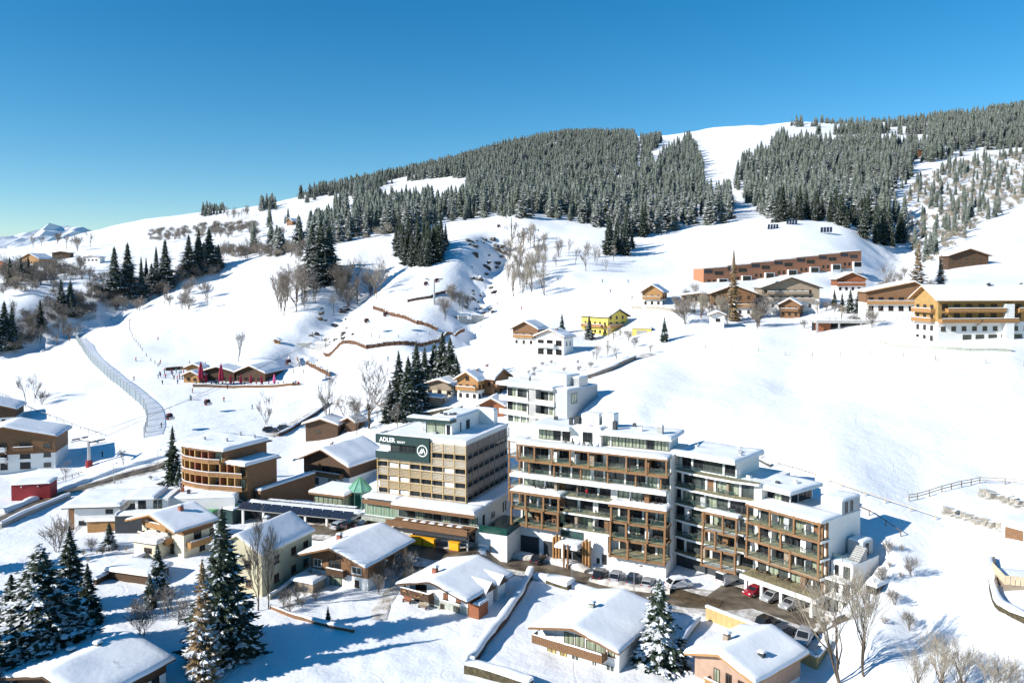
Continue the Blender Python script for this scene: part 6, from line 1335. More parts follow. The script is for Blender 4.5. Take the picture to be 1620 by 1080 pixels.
T_('bare', 582, 678, 568, 'wide-crowned bare tree above the louvred hotel', v=1, wide=1.3, **BT); T_('birch', 520, 686, 590, 'thin bare tree beside the old barn', **BT); T_('birch', 421, 682, 625, 'slim bare birch behind the curved hotel', **BT)
T_('birch', 378, 572, 523, 'lone bare tree on the open piste above the hut', wide=1.1, **BT)
T_('birch', 408, 965, 822, 'bare birch before the pale yellow house, taller stem', v=0, **BT); T_('birch', 424, 962, 835, 'bare birch before the pale yellow house, shorter stem', v=1, **BT)
T_('pale', 1335, 1078, 880, 'pale frosted bare tree in front of the stepped apartment end', v=0, **BT); T_('pale', 1368, 1070, 895, 'second pale bare tree leaning towards the white field', v=1, **BT)
for i, (px, tp, lb) in enumerate(((1455, 1025, 'first'), (1490, 1005, 'second'), (1525, 1008, 'middle'), (1562, 1020, 'fourth'), (1585, 1035, 'last'))): T_('pale', px, 1112, tp, lb + ' of five bare bushes from the pale trees along the lower edge', v=i % 2, group='bare bushes along the lower edge', name='bare_bush', cat='bush', wide=1.5)
T_('birch', 186, 1110, 1046, 'small bare tree in front of the corner house roof', **BT); T_('clump', 225, 1005, 945, 'twiggy bush on the slope below the bushy pine', name='bare_bush', cat='bush')
T_('clump', 92, 872, 805, 'frosted twiggy bush behind the corner spruces', name='bare_bush', cat='bush'); T_('clump', 640, 915, 870, 'dark twiggy bush at the side wall of the dark gabled chalet', name='bare_bush', cat='bush', wide=1.2); T_('clump', 470, 950, 915, 'snowy garden bush before the lean-to', name='bare_bush', cat='bush')
T_('larch', 1160, 508, 390, 'tall bare larch among the upper guesthouses', name='larch_tree', wide=.8); T_('larch', 1452, 462, 380, 'golden larch at the mouth of the side valley', name='larch_tree', wide=1.5); T_('larch', 1488, 458, 400, 'second golden larch at the mouth of the side valley, shorter', name='larch_tree', wide=1.4)
T_('bare', 1406, 462, 418, 'round bare tree behind the gabled hotel wing', wide=1.2, **BT)
T_('bare', 40, 634, 588, 'bare fruit tree on the left piste bank', **BT); T_('bare', 55, 636, 592, 'second bare fruit tree on the left piste bank', **BT); T_('clump', 66, 640, 612, 'leaning bush beside the bare fruit trees', name='bare_bush', cat='bush')
T_('birch', 104, 762, 728, 'thin sapling beside the street and red shed', **BT); T_('birch', 196, 740, 708, 'thin sapling beside the lift pylon', **BT); T_('spruce', 519, 985, 955, 'knee-high brown conifer in the garden', name='young_conifer')
T_('clump', 300, 640 + 160, 775, 'low bush at the forecourt of the curved hotel', name='bare_bush', cat='bush')
rt_ = random.Random(5)
def grove(n, box_, kinds, h0, h1, label, group, name='bare_tree', cat='tree'):
    for i in range(n):
        px, py = rt_.uniform(box_[0], box_[1]), rt_.uniform(box_[2], box_[3]); p = ground(px, py); h = rt_.uniform(h0, h1)
        tree(rt_.choice(kinds), p.x, p.y, h, label, name=name, cat=cat, group=group, wide=rt_.uniform(.8, 1.2))
grove(40, (800, 864, 385, 470), ('thin', 'pale', 'birch'), 10, 17, 'thin bare tree on the bank right of the rocky gully', 'bare trees beside the rocky gully')
grove(14, (440, 482, 470, 512), ('thin', 'birch', 'bare'), 16, 24, 'tall bare tree on the left flank of the stream gully', 'bare trees on the left flank of the gully')
grove(14, (530, 605, 448, 492), ('bare', 'clump'), 12, 20, 'snow-dusted bare tree on the right flank of the stream gully', 'bare trees on the right flank of the gully')
grove(8, (470, 530, 455, 500), ('bare',), 9, 14, 'bare tree under the tall spruces at the gully head', 'bare trees under the gully spruces')
grove(13, (868, 1005, 385, 440), ('bare', 'thin'), 8, 14, 'scattered bare tree on the meadow under the forest', 'bare trees on the meadow')
grove(44, (60, 345, 440, 500), ('clump', 'bare'), 7, 13, 'bare tree in the wooded ravine on the left', 'bare trees in the ravine')
grove(24, (10, 130, 490, 556), ('clump', 'bare', 'thin'), 8, 13, 'bare tree at the shaded lower end of the ravine', 'bare trees at the lower ravine')
grove(22, (345, 480, 396, 414), ('clump', 'bare'), 7, 13, 'bare tree in the hedgerow above the piste', 'bare trees of the upper hedgerow')
grove(16, (348, 402, 338, 350), ('thin',), 13, 18, 'bare tree in the straight row near the skyline', 'straight row of bare trees')
grove(18, (335, 450, 362, 378), ('clump',), 9, 14, 'bush in the hedgerow by the hay barn', 'hedgerow bushes by the hay barn', 'bare_bush', 'bush')
grove(34, (0, 130, 425, 452), ('clump', 'bare'), 9, 15, 'bare tree around the far farmhouses', 'bare trees around the far farmhouses')
grove(10, (0, 170, 372, 400), ('clump', 'bare'), 16, 26, 'bare tree on the far left skyline', 'bare trees on the far skyline')
grove(16, (1080, 1215, 480, 520), ('pale', 'clump'), 6, 12, 'frosted bare tree among the upper guesthouses', 'frosted trees among the guesthouses')
grove(12, (880, 1050, 535, 570), ('clump', 'pale'), 3, 7, 'frosted bush along the upper road', 'frosted bushes by the upper road', 'bare_bush', 'bush')
grove(10, (700, 745, 470, 520), ('bare', 'clump'), 6, 10, 'snowy bare tree on the islet between the gullies', 'bare trees between the gullies')
grove(10, (1240, 1420, 485, 520), ('pale', 'clump'), 4, 8, 'frosted bush around the carport', 'frosted bushes around the carport', 'bare_bush', 'bush')
grove(9, (540, 640, 655, 690), ('clump', 'bare'), 4, 8, 'snowy bush below the wide-crowned bare tree', 'snowy bushes above the louvred hotel', 'bare_bush', 'bush')
grove(10, (820, 940, 565, 600), ('clump',), 1.5, 3, 'dry tuft on the bank below the white terraced house', 'dry tufts on the bank', 'bare_bush', 'bush')
for i, (x, y) in enumerate(((-88, 118), (-93, 128), (-80, 104), (-100, 140))): tree('spruce', x, y, 17, 'spruce just beyond the left picture edge', group='spruces beyond the picture edge')

p = atY(1143, 722, 150); t = thing('flagpole', 'slim white flagpole behind the recessed apartment wing', 'pole', (p.x, p.y, gz(p.x, p.y))); MB().tube([(0, 0, -1), (0, 0, zAt(1143, 682, 150) - gz(p.x, p.y))], [.09, .06], 6).obj('mast', 'white_sign', t); MB().lathe([(.02, 0), (.12, .1), (.02, .22)], 8).obj('finial', 'metal', t, (0, 0, zAt(1143, 682, 150) - gz(p.x, p.y)))
for px, py, lb in ((1003, 944, 'street lamp across the road from the parked car row'), (905, 918, 'street lamp at the snow-topped hedge by the road'), (180, 764, 'street lamp beside the narrow street'), (250, 742, 'street lamp where the street meets the piste')):
    p = ground(px, py); t = thing('street_lamp', lb, 'street lamp', p, R(-27)); MB().tube([(0, 0, -.5), (0, 0, 5.0), (.5, 0, 5.4), (1.1, 0, 5.45)], [.08, .06, .05, .05], 6).obj('mast', 'metal', t); MB().box(.9, 1.5, -.14, .14, 5.36, 5.5).obj('lamp_head', 'rail_dark', t)

grove(8, (596, 655, 905, 940), ('clump', 'bare'), 3, 6, 'dark garden bush between the dark gabled chalet and the stone-based chalet', 'bushes between the two front chalets', 'bare_bush', 'bush')
grove(7, (425, 500, 935, 970), ('clump', 'frost'), 1.5, 3.5, 'frosted garden bush before the dark gabled chalet', 'frosted bushes in the chalet garden', 'bare_bush', 'bush')
grove(7, (205, 320, 950, 1010), ('clump', 'bare'), 2, 5, 'bare bush on the shaded bank left of the larch', 'bushes on the shaded bank', 'bare_bush', 'bush')
grove(6, (120, 200, 868, 900), ('clump', 'frost'), 2, 3.5, 'frosted bush beside the long low shed', 'frosted bushes by the low shed', 'bare_bush', 'bush')
grove(8, (40, 250, 745, 775), ('clump', 'frost'), 1.2, 3, 'roadside bush along the narrow street', 'roadside bushes by the street', 'bare_bush', 'bush')
grove(10, (1395, 1440, 868, 1000), ('clump', 'frost'), 2, 4, 'dry bush on the bank beside the stepped apartment end', 'dry bushes on the bank by the apartments', 'bare_bush', 'bush')
grove(9, (640, 720, 640, 668), ('clump', 'frost'), 2, 4, 'snowy shrub in the hedge above the louvred hotel', 'shrubs of the upper hedge', 'bare_bush', 'bush')
grove(6, (440, 500, 772, 790), ('frost',), 1.5, 2.5, 'snowy shrub in the yard of the curved hotel', 'yard shrubs of the curved hotel', 'bare_bush', 'bush')
T_('spruce', 238, 960, 905, 'small snowy spruce beside the bushy pine', wide=1.3); T_('hero', 140, 985, 885, 'mid-sized spruce at the right flank of the corner spruces', v=1, wide=1.3)
T_('spruce', 455, 790, 770, 'little snowed-up conifer in the yard of the curved hotel', wide=1.3); T_('spruce', 465, 792, 766, 'second little conifer in the yard of the curved hotel', wide=1.2)
ridge('yard_hedge', 'snow-topped yard hedge behind the solar carport', 'hedge', [(430, 796), (470, 800), (510, 806)], 1.2, 1.0, 'hedge', .5)
ridge('terrace_hedge', 'clipped hedge with snow above the louvred hotel', 'hedge', [(650, 662), (690, 656), (730, 650)], 1.2, 1.4, 'hedge', .4)
ridge('shed_bank', 'dark shaded garden wall below the long low shed', 'wall', [(150, 925), (190, 905), (228, 885)], .6, 1.0, 'wood_dark', .4)
ridge('alley_wall', 'snowy stone edging beside the pale yellow house', 'wall', [(425, 948), (460, 925), (500, 900)], .5, .7, 'stone', .3)
ridge('lower_drive_wall', 'snow-capped wall between the snow-laden spruce and the pink-gabled house', 'wall', [(1060, 1050), (1085, 1010), (1105, 985)], .7, .8, 'stone', .5)
for i, (x, y) in enumerate(((-70, 96), (-76, 106), (-84, 92))): tree('hero', x, y, 19, 'large spruce just beyond the lower left picture edge', group='large spruces beyond the picture edge')
strip('drive', [(690, 885), (655, 905), (618, 940), (600, 980)], 3.2, 'slush', .07, .4, seedv=21); strip('drive', [(835, 918), (818, 950), (790, 990), (770, 1030)], 3.4, 'roof_snow', .05, .4, seedv=22)

grove(14, (1385, 1475, 430, 470), ('frost', 'pale', 'clump'), 4, 9, 'frosted tree at the mouth of the side valley', 'frosted trees at the side valley')
grove(12, (1060, 1130, 470, 500), ('pale', 'clump'), 4, 8, 'frosted tree between the gable chalet and the guesthouse', 'frosted trees by the gable chalet')
# ---------------------------------------------------------------- far mountain on the left horizon
mv = []; mf = []; nx, ny = 70, 26
for j in range(ny):
    for i in range(nx):
        px = -260 + i * 8.0; sky_y = 400 - 34 * math.exp(-((px - 105) / 75) ** 2) - 14 * math.exp(-((px + 20) / 90) ** 2) - 9 * vnoise(px / 16, 2.0, 3) - 4 * vnoise(px / 6, 5.0, 4)
        Y = 5200 + j * 130; b = j / (ny - 1); top = atY(px, sky_y, 6900).z; x = (px - CX) / FPX * 6900 * (Y / 6900) ** .2
        h = top * min(1.0, (b / .55)) ** .8 if b < .55 else top * (1 - (b - .55) * 1.2)
        h += (vnoise(i * .55, j * .6, 7) - .5) * 130 * min(1, b * 2.2) * (1 if b < .5 else .3) + (vnoise(i * 1.2, j * 1.2, 9) - .5) * 50 * (b < .5)
        mv.append((x, Y, h))
for j in range(ny - 1):
    for i in range(nx - 1): q = j * nx + i; mf.append((q, q + 1, q + nx + 1, q + nx))
o = MB().add(mv, mf).obj('mountain', 'snow', smooth=False); o['kind'] = 'structure'
# ---------------------------------------------------------------- slope-side hut, umbrellas and guests
house('piste_hut_kiosk', 'little wooden kiosk with a rounded snow roof at the open end of the piste hut', 'hut', 316, 607, -8, 8, 6, 2.6, 4.4, lower='wood_honey', upper='wood_honey', wins=[('f', 2, 1, 1.2, 1), ('f', 4.5, 1, 1.2, 1)], base=3)
house('piste_hut_store', 'small snowy wooden store behind the kiosk of the piste hut', 'hut', 320, 597, -8, 8, 6, 3.4, 5.0, lower='wood_honey', upper='wood_honey', base=3)
house('piste_hut_hall', 'long dark piste hut hall between the two tall folded umbrellas', 'hut', 372, 605, -5, 15, 10, 3.6, 5.8, lower='wood_dark', upper='wood_dark', wins=rows('f', 5, 13, (.8,), 1.4, 1.5), base=3)
house('piste_hut_lodge', 'main piste hut lodge with dark gable and long snow roof', 'hut', 420, 606, -14, 14, 15, 3.4, 6.2, lower='wood_dark', upper='wood_dark', wins=rows('f', 4, 11, (.8,), 1.6, 1.6) + rows('r', 3, 12, (.8,), 1.4, 1.4), base=3)
def umbrella(px, base, top, m, label):
    p = ground(px, base); H = p.y / FPX * (base - top); t = thing('folded_umbrella', label, 'umbrella', p)
    MB().tube([(0, 0, 0), (0, 0, H)], [.06, .05], 6).obj('pole', 'rail_dark', t); r_ = H * .13
    a = MB(); n = 10; prof = [(r_ * .75, H * .22), (r_, H * .32), (r_ * .75, H * .6), (r_ * .4, H * .85), (.05, H * .99)]
    vs = [(r * (1 if k_ % 2 else .72) * math.cos(6.2832 * k_ / n), r * (1 if k_ % 2 else .72) * math.sin(6.2832 * k_ / n), z) for r, z in prof for k_ in range(n)]
    a.add(vs, [(i * n + k_, i * n + (k_ + 1) % n, (i + 1) * n + (k_ + 1) % n, (i + 1) * n + k_) for i in range(4) for k_ in range(n)] + [tuple(range(n - 1, -1, -1))]).obj('canopy', m, t); MB().lathe([(.5, 0), (.5, .12)], 8).obj('foot', 'concrete', t)
for px, b, tp, m, lb in ((318, 609, 571, 'umbrella', 'tallest folded burgundy umbrella at the kiosk of the piste hut'), (350, 610, 574, 'umbrella', 'tall folded burgundy umbrella in the middle of the piste hut'), (326, 609, 588, 'umbrella', 'short folded red umbrella beside the tallest one'), (365, 610, 591, 'umbrella', 'first small red umbrella right of the middle tall umbrella'), (381, 610, 591, 'umbrella', 'second small red umbrella right of the middle tall umbrella'), (397, 610, 591, 'umbrella', 'small red umbrella before the dark lodge gable'), (414, 610, 592, 'umbrella', 'small red umbrella at the far corner of the lodge'), (434, 610, 591, 'umbrella_pink', 'bright pink folded umbrella at the end of the terrace')): umbrella(px, b, tp, m, lb)
tr_ = ridge('hut_terrace_rail', 'wooden terrace railing along the front of the piste hut', 'railing', [(305, 612), (350, 613), (400, 613), (440, 612), (475, 609)], .2, 1.0, 'wood_brown', .15)
def person_mesh(jm, lean=0.0):
    a = MB()
    for s in (-1, 1): a.tube([(s * .1, 0, 0), (s * .1, .02, .45), (s * .09, 0, .85)], [.075, .085, .11], 7, 1); a.box(s * .1 - .05, s * .1 + .05, -.18, .1, -.01, .08, 1)
    a.lathe([(.16, .82), (.19, .95), (.2, 1.2), (.23, 1.38), (.12, 1.48), (.06, 1.52)], 9, 0)
    for s in (-1, 1): a.tube([(s * .21, 0, 1.4), (s * .29, -.03, 1.12), (s * .25, -.16, .9)], [.075, .06, .045], 6, 0)
    a.lathe([(.055, 1.5), (.1, 1.58), (.115, 1.67), (.09, 1.76), (.03, 1.8)], 9, 2)
    return a.mesh('person', [jm, 'jacket_black', 'skin'], True)
PM = {k_: person_mesh('jacket_' + k_) for k_ in ('red', 'blue', 'black', 'teal')}
rp_ = random.Random(9)
def person(x, y, z, jk, label, group=None): o = link(bpy.data.objects.new('person', PM[jk]), None, (x, y, z), rp_.uniform(0, 6.28)); return tag(o, label, 'person', group)
for i in range(46):
    px, py = (rp_.uniform(250, 300), rp_.uniform(589, 601)) if i < 20 else (rp_.uniform(306, 474), rp_.uniform(607, 611)); jk = rp_.choice(('red', 'blue', 'black', 'teal', 'black')); p = ground(px, py)
    person(p.x, p.y, p.z, jk, 'person in a %s jacket standing %s' % (jk, 'in the crowd left of the piste hut' if i < 20 else 'on the terrace of the piste hut'), ('%s jackets in the crowd left of the hut' if i < 20 else '%s jackets on the hut terrace') % jk)
for px, py, jk, lb in ((257, 608, 'black', 'person in black walking on the piste below the crowd'), (281, 607, 'blue', 'person in blue walking towards the piste hut kiosk'), (825, 490, 'red', 'distant skier in red on the open slope beside the gully'), (162, 722, 'black', 'person in dark clothes beside the lift pylon'), (360, 615, 'black', 'skier in black just below the hut terrace')):
    p = ground(px, py); person(p.x, p.y, p.z, jk, lb)
M_ = Matrix.Translation(AP.location) @ Matrix.Rotation(AP.rotation_euler[2], 4, 'Z'); q = M_ @ Vector((14.6, 2.4, 12.03)); person(q.x, q.y, q.z, 'red', 'guest in a red jacket on the middle balcony of the apartment hotel')
# benches with bikes / skis racks beside the crowd
ridge('ski_rack', 'long wooden ski rack full of skis beside the crowd', 'rack', [(262, 586), (285, 584), (305, 586)], .5, 1.2, 'wood_dark', 0)
# ---------------------------------------------------------------- gondola lift
T1, T2, T3 = ground(141, 738), ground(687, 482), ground(809, 378)
def pylon(p, h, label, red=False):
    t = thing('lift_pylon', label, 'pylon', p, math.atan2(T2.y - T1.y, T2.x - T1.x))
    MB().tube([(0, 0, -1), (0, 0, h)], [.55, .38], 10).obj('mast', 'metal', t); MB().box(-.3, .3, -4, 4, h - .3, h + .1).obj('crossarm', 'metal', t)
    for s in (-1, 1):
        MB().box(-2.4, 2.4, s * 3.6 - .15, s * 3.6 + .15, h + .1, h + .45).obj('roller_battery', 'rail_dark', t); MB().box(-2.2, 2.2, s * 4.4 - .3, s * 4.4 + .3, h - .5, h - .42).obj('catwalk', 'metal', t)
    snow_rect(t, -.4, .4, -4, 4, h + .12, .25)
    if red: MB().lathe([(.9, -.5), (.9, 1.8)], 12).obj('crash_mat', 'red_paint', t)
    return Vector((p.x, p.y, p.z + h + .4))
h1 = T1.y / FPX * 42; h2 = T2.y / FPX * 40; h3 = T3.y / FPX * 34
A1 = pylon(T1, h1, 'lift pylon with red padding beside the narrow street', True); A2 = pylon(T2, h2, 'lift pylon on the islet between the gullies'); A3 = pylon(T3, h3, 'lift pylon at the top of the rocky gully')
def on_line(px, py, a, b, off):
    d = (b - a); d.z = 0; d.normalize(); s = Vector((d.y, -d.x, 0)); a2 = a + s * off; u = (px - CX) / FPX; t = (u * a2.y - a2.x) / (d.x - u * d.y); y = a2.y + d.y * t
    return atY(px, py, y)
CB = MB().lathe([(.55, 0), (.95, .18), (1.1, .8), (1.08, 1.4), (.85, 1.95), (.4, 2.1)], 12, 0); CB = CB.mesh('cabin_body', 'cabin_red', True)
CWm = MB().lathe([(1.115, .85), (1.13, 1.1), (1.09, 1.42), (.98, 1.68)], 12).mesh('cabin_windows', 'glass_dark', True); HG = MB().tube([(0, 0, 2.1), (.35, 0, 2.9), (0, 0, 3.7)], [.07, .07, .07], 6).mesh('hanger', 'metal')
BP = MB().box(-.9, .9, -1.3, -1.05, .2, 1.0).mesh('ski_basket', 'metal')
ropes = {0: [A1 + Vector((0, 0, 0))], 1: [A1 + Vector((0, 0, 0))]}
dL = Vector((A2.x - A1.x, A2.y - A1.y, 0)).normalized(); sL = Vector((dL.y, -dL.x, 0))
cabs = ((268, 664, 0, 'gondola cabin nearest the village, above the slim spruce'), (328, 641, 1, 'gondola cabin above the smooth piste below the hut'), (456, 577, 0, 'gondola cabin right of the piste hut'), (580, 511, 1, 'gondola cabin over the islet slope, lower one'), (610, 501, 0, 'gondola cabin in front of the upper timber barrier'), (674, 452, 1, 'gondola cabin just before the islet pylon'), (691, 447, 0, 'gondola cabin just behind the islet pylon'), (789, 360, 1, 'gondola cabin high above the rocky gully'))
RP = {0: [(A1.y, A1 + sL * 3.6)], 1: [(A1.y, A1 - sL * 3.6)]}
for px, py, side, lb in cabs:
    a, b = (A1, A2) if px < 688 else (A2, A3); p = on_line(px, py, a, b, 3.6 if side == 0 else -3.6)
    t = thing('gondola_cabin', lb, 'gondola', p, math.atan2(dL.y, dL.x), 'gondola cabins of the lift')
    link(bpy.data.objects.new('cabin_body', CB), t); link(bpy.data.objects.new('cabin_windows', CWm), t); link(bpy.data.objects.new('hanger', HG), t); link(bpy.data.objects.new('ski_basket', BP), t)
    RP[side].append((p.y, p + Vector((0, 0, 3.7))))
for sd in (0, 1):
    s_ = sL * (3.6 if sd == 0 else -3.6); L_ = RP[sd] + [(A2.y, A2 + s_), (A3.y, A3 + s_)]; L_.sort(key=lambda e: e[0]); pts_ = [e[1] for e in L_]
    o = MB().tube(pts_, [.045] * len(pts_), 4).obj('lift_cable', 'rail_dark'); tag(o, 'thin lift cable carrying gondolas, %s rope' % ('downhill' if sd == 0 else 'uphill'), 'cable')
# ---------------------------------------------------------------- fences and barriers
def fence(label, pts, h=1.1, step=3.0, m='wood_grey', rails=1, pw=.12, net=None, name='fence', skip=1):
    W = world_path(pts, step); t = thing(name, label, 'fence')
    pm = MB().box(-pw / 2, pw / 2, -pw / 2, pw / 2, -.5, h).mesh('post', m)
    for p in W[::skip]: link(bpy.data.objects.new('post', pm), t, (p.x, p.y, gz(p.x, p.y)))
    for r_ in range(rails):
        z = h * (1 - .42 * r_) - .08; b = MB()
        for p, q in zip(W[:-1], W[1:]): b.beam((p.x, p.y, gz(p.x, p.y) + z), (q.x, q.y, gz(q.x, q.y) + z), .06, .12)
        b.obj('rail', m, t)
    if net:
        b = MB()
        for p, q in zip(W[:-1], W[1:]): b.add([(p.x, p.y, gz(p.x, p.y) + .1), (q.x, q.y, gz(q.x, q.y) + .1), (q.x, q.y, gz(q.x, q.y) + h), (p.x, p.y, gz(p.x, p.y) + h)], [(0, 1, 2, 3)])
        b.obj('net', net, t)
    return t
fence('tall green safety net fence curving down the piste edge', [(152, 505), (132, 508), (121, 520), (122, 540), (135, 560), (155, 583), (180, 605), (205, 625), (222, 640), (231, 655), (233, 675), (228, 692)], 3.4, 5.0, 'metal', 1, .28, 'net', 'safety_net_fence')
fence('pale rail fence along the road above the apartments', [(1170, 712), (1250, 742), (1330, 772), (1400, 795), (1440, 808), (1480, 822)], .8, 3, 'wood_silver', 1, .12)
fence('brown double-rail fence on the road edge right of the field', [(1438, 792), (1490, 778), (1550, 764), (1590, 766), (1635, 770)], 1.2, 2.5, 'wood_grey', 2, .14)
fence('short brown rail fence by the stepped apartment end', [(1345, 802), (1375, 815), (1425, 848)], 1.0, 2.5, 'wood_brown', 1)
fence('row of small stakes behind the piste hut', [(252, 578), (300, 576), (350, 580), (400, 585), (480, 590)], 1.6, 6, 'wood_dark', 0, .2, name='stake_row'); fence('row of stakes down the piste edge left of the hut', [(320, 466), (260, 480), (215, 497), (205, 520), (225, 555), (250, 580)], 1.5, 8, 'wood_dark', 0, .2, name='stake_row')
fence('row of stakes across the white field', [(1090, 548), (1200, 556), (1330, 562), (1480, 570), (1620, 580)], 1.3, 7, 'wood_grey', 0, .14, name='stake_row'); fence('row of stakes above the long timber barrier', [(525, 545), (600, 535), (680, 530)], 1.5, 6, 'wood_dark', 0, .18, name='stake_row')
fence('short dark street railing by the sapling', [(72, 768), (100, 760), (125, 752)], 1.0, 2, 'rail_dark', 2); fence('stake fence below the left piste bank', [(0, 625), (40, 645), (90, 665), (160, 690)], 1.1, 5, 'wood_grey', 1, .12)
fence('rail fence edging the hillside track', [(140, 508), (160, 503), (190, 505)], 1.2, 4, 'wood_dark', 1)
fence('picket fence beside the wooden terrace at the right edge', [(1572, 890), (1578, 940), (1590, 962), (1620, 978)], 1.0, 1.2, 'wood_grey', 1, .25)
def barrier(label, pts, h):
    P_ = [ground(*q) for q in pts]; t = thing('timber_barrier', label, 'barrier'); r_ = random.Random(len(label))
    for a, b in zip(P_[:-1], P_[1:]):
        n = max(1, round((b - a).length / 2.2))
        for j in range(n):
            p, q = a.lerp(b, j / n), a.lerp(b, (j + .94) / n); hh = h * r_.uniform(.8, 1.05); zp, zq = gz(p.x, p.y), gz(q.x, q.y)
            MB().beam((p.x, p.y, zp + hh / 2 - .3), (q.x, q.y, zq + hh / 2 - .3), .25, hh + .6).obj('panel', 'barrier', t); MB().beam((p.x, p.y, zp + hh + .08), (q.x, q.y, zq + hh + .08), .4, .16).obj('snow_cap', 'roof_snow', t)
            MB().beam((p.x, p.y - .2, zp - .5), (p.x, p.y - .2, zp + h + .25), .22).obj('post', 'wood_dark', t)
barrier('upper brown timber barrier stepping down the islet slope', [(590, 489), (620, 500), (660, 513), (692, 524)], 1.8); barrier('long brown timber barrier curving below the islet', [(512, 560), (580, 552), (640, 546), (700, 538), (735, 525)], 1.7)
barrier('orange-brown timber barrier beside the concrete dam', [(470, 568), (490, 580), (522, 596)], 1.8); barrier('short dark timber barrier under the islet pylon', [(645, 478), (680, 472), (705, 464)], 1.4)
def dam(px, py, label, s=1.0, rz=0):
    p = ground(px, py); t = thing('concrete_dam', label, 'dam', p, R(rz))
    for a in (((-7, 0), (-1.5, 1.5), 3.4), ((1.5, 1.5), (8, -1), 3.6), ((-1.5, 1.6), (1.5, 1.6), 1.6), ((-9, 5), (-3, 6), 3.0), ((3, 6), (9, 4.5), 3.0)):
        MB().beam((a[0][0] * s, a[0][1] * s, a[2] / 2 - .5), (a[1][0] * s, a[1][1] * s, a[2] / 2 - .5), .7, a[2] + 2).obj('wing_wall', 'concrete', t); MB().beam((a[0][0] * s, a[0][1] * s, a[2] + .65), (a[1][0] * s, a[1][1] * s, a[2] + .65), .9, .3).obj('snow_cap', 'roof_snow', t)
dam(492, 556, 'concrete torrent dam with wing walls at the stream gully', 1.0, -15); dam(744, 512, 'concrete torrent dam at the foot of the rocky gully', .9, 25)
p = ground(438, 546); house('feeding_hut', 'tiny wooden feeding hut on the piste edge', 'hut', 442, 546, -10, 4, 3.2, 1.8, 2.6, lower='wood_honey', upper='wood_honey', base=2, trim=False)
# rocks showing through in the gullies
RK = []
for i in range(4):
    r_ = random.Random(200 + i); vs = [(math.cos(a) * r_.uniform(.5, 1.2) * s, math.sin(a) * r_.uniform(.5, 1.1) * s, z + r_.uniform(-.15, .15)) for z, s in ((-.5, 1.0), (.15, 1.15), (.6, .6)) for a in [6.2832 * k_ / 7 for k_ in range(7)]]
    RK.append(MB().add(vs, [(j * 7 + k_, j * 7 + (k_ + 1) % 7, (j + 1) * 7 + (k_ + 1) % 7, (j + 1) * 7 + k_) for j in range(2) for k_ in range(7)] + [tuple(range(14, 21))]).mesh('rock', 'rock'))
rr_ = random.Random(17)
for i in range(70):
    g_ = i % 3
    px, py = (rr_.uniform(742, 800), rr_.uniform(375, 425)) if g_ < 1 else ((rr_.uniform(735, 790), rr_.uniform(420, 500)) if g_ < 2 else (rr_.uniform(488, 560), rr_.uniform(470, 545)))
    p = ground(px, py); o = link(bpy.data.objects.new('rock', RK[i % 4]), None, p, rr_.uniform(0, 6)); s = rr_.uniform(1.0, 3.4) if g_ == 0 else rr_.uniform(.7, 2.2); o.scale = (s * rr_.uniform(.9, 1.6), s, s * rr_.uniform(.6, 1.0)); o.rotation_euler = (rr_.uniform(-.5, .5), rr_.uniform(-.5, .5), rr_.uniform(0, 6))
    tag(o, ('dark rock breaking through the snow at the head of the rocky gully', 'dark rock in the lower bed of the rocky gully', 'dark rock in the bed of the stream gully')[g_], 'rock', ('rocks at the head of the rocky gully', 'rocks in the lower rocky gully', 'rocks in the stream gully')[g_])
# solar panels standing on the slope
for px, py, lb in ((1214, 364, 'lower left rack of four tilted solar panels on the knoll'), (1244, 356, 'upper rack of four tilted solar panels on the knoll'), (1298, 369, 'right-hand rack of four tilted solar panels on the knoll')):
    p = ground(px, py); t = thing('solar_rack', lb, 'solar panels', p, R(-25))
    for i in range(4):
        o = link(bpy.data.objects.new('solar_panel', sm), t, (i * 1.7, 0, .6)); o.rotation_euler = (.55, 0, 0); o.scale = (.62, 1.7, 1.7); MB().box(i * 1.7 + .6, i * 1.7 + .7, .6, .7, -.5, 1.2).obj('leg', 'metal', t)
# ---------------------------------------------------------------- right edge: stone walls, garage, terrace
SR = [MB().add(*(lambda r_: ([(sx * r_.uniform(.38, .5), sy * r_.uniform(.3, .42), sz * r_.uniform(.34, .45)) for sx in (-1, 1) for sy in (-1, 1) for sz in (-1, 1)], [(0, 1, 3, 2), (4, 6, 7, 5), (0, 4, 5, 1), (2, 3, 7, 6), (0, 2, 6, 4), (1, 5, 7, 3)]))(random.Random(300 + i))).mesh('stone', 'sandstone') for i in range(5)]
def stone_wall(label, pts, h):
    W = world_path(pts, 1.0); t = thing('stone_wall', label, 'wall'); r_ = random.Random(len(W)); n = int(h / .75)
    for i, p in enumerate(W):
        for j in range(n):
            o = link(bpy.data.objects.new('stone', r_.choice(SR)), t, (p.x + r_.uniform(-.3, .3) + .5 * (j % 2), p.y + r_.uniform(-.15, .15) + j * .12, gz(p.x, p.y) - .1 + j * .72), r_.uniform(-.3, .3)); s = r_.uniform(.8, 1.6); o.scale = (s * r_.uniform(.9, 1.5), s, s * r_.uniform(.7, 1.1)); o.rotation_euler[1] = r_.uniform(-.3, .3)
stone_wall('rough sandstone retaining wall below the right-hand road', [(1498, 812), (1530, 822), (1560, 830), (1586, 838)], 1.6); stone_wall('upper rough sandstone wall at the right picture edge', [(1552, 782), (1590, 794), (1630, 806)], 1.6)
ridge('upper_stone_line', 'low stone wall below the upper guesthouses', 'wall', [(1000, 488), (1060, 492), (1100, 494)], .8, 1.2, 'sandstone', .3); ridge('hotel_wall', 'low grey wall in front of the large white hotel', 'wall', [(1390, 540), (1420, 548), (1500, 552), (1600, 556)], .6, .8, 'stone', .2)
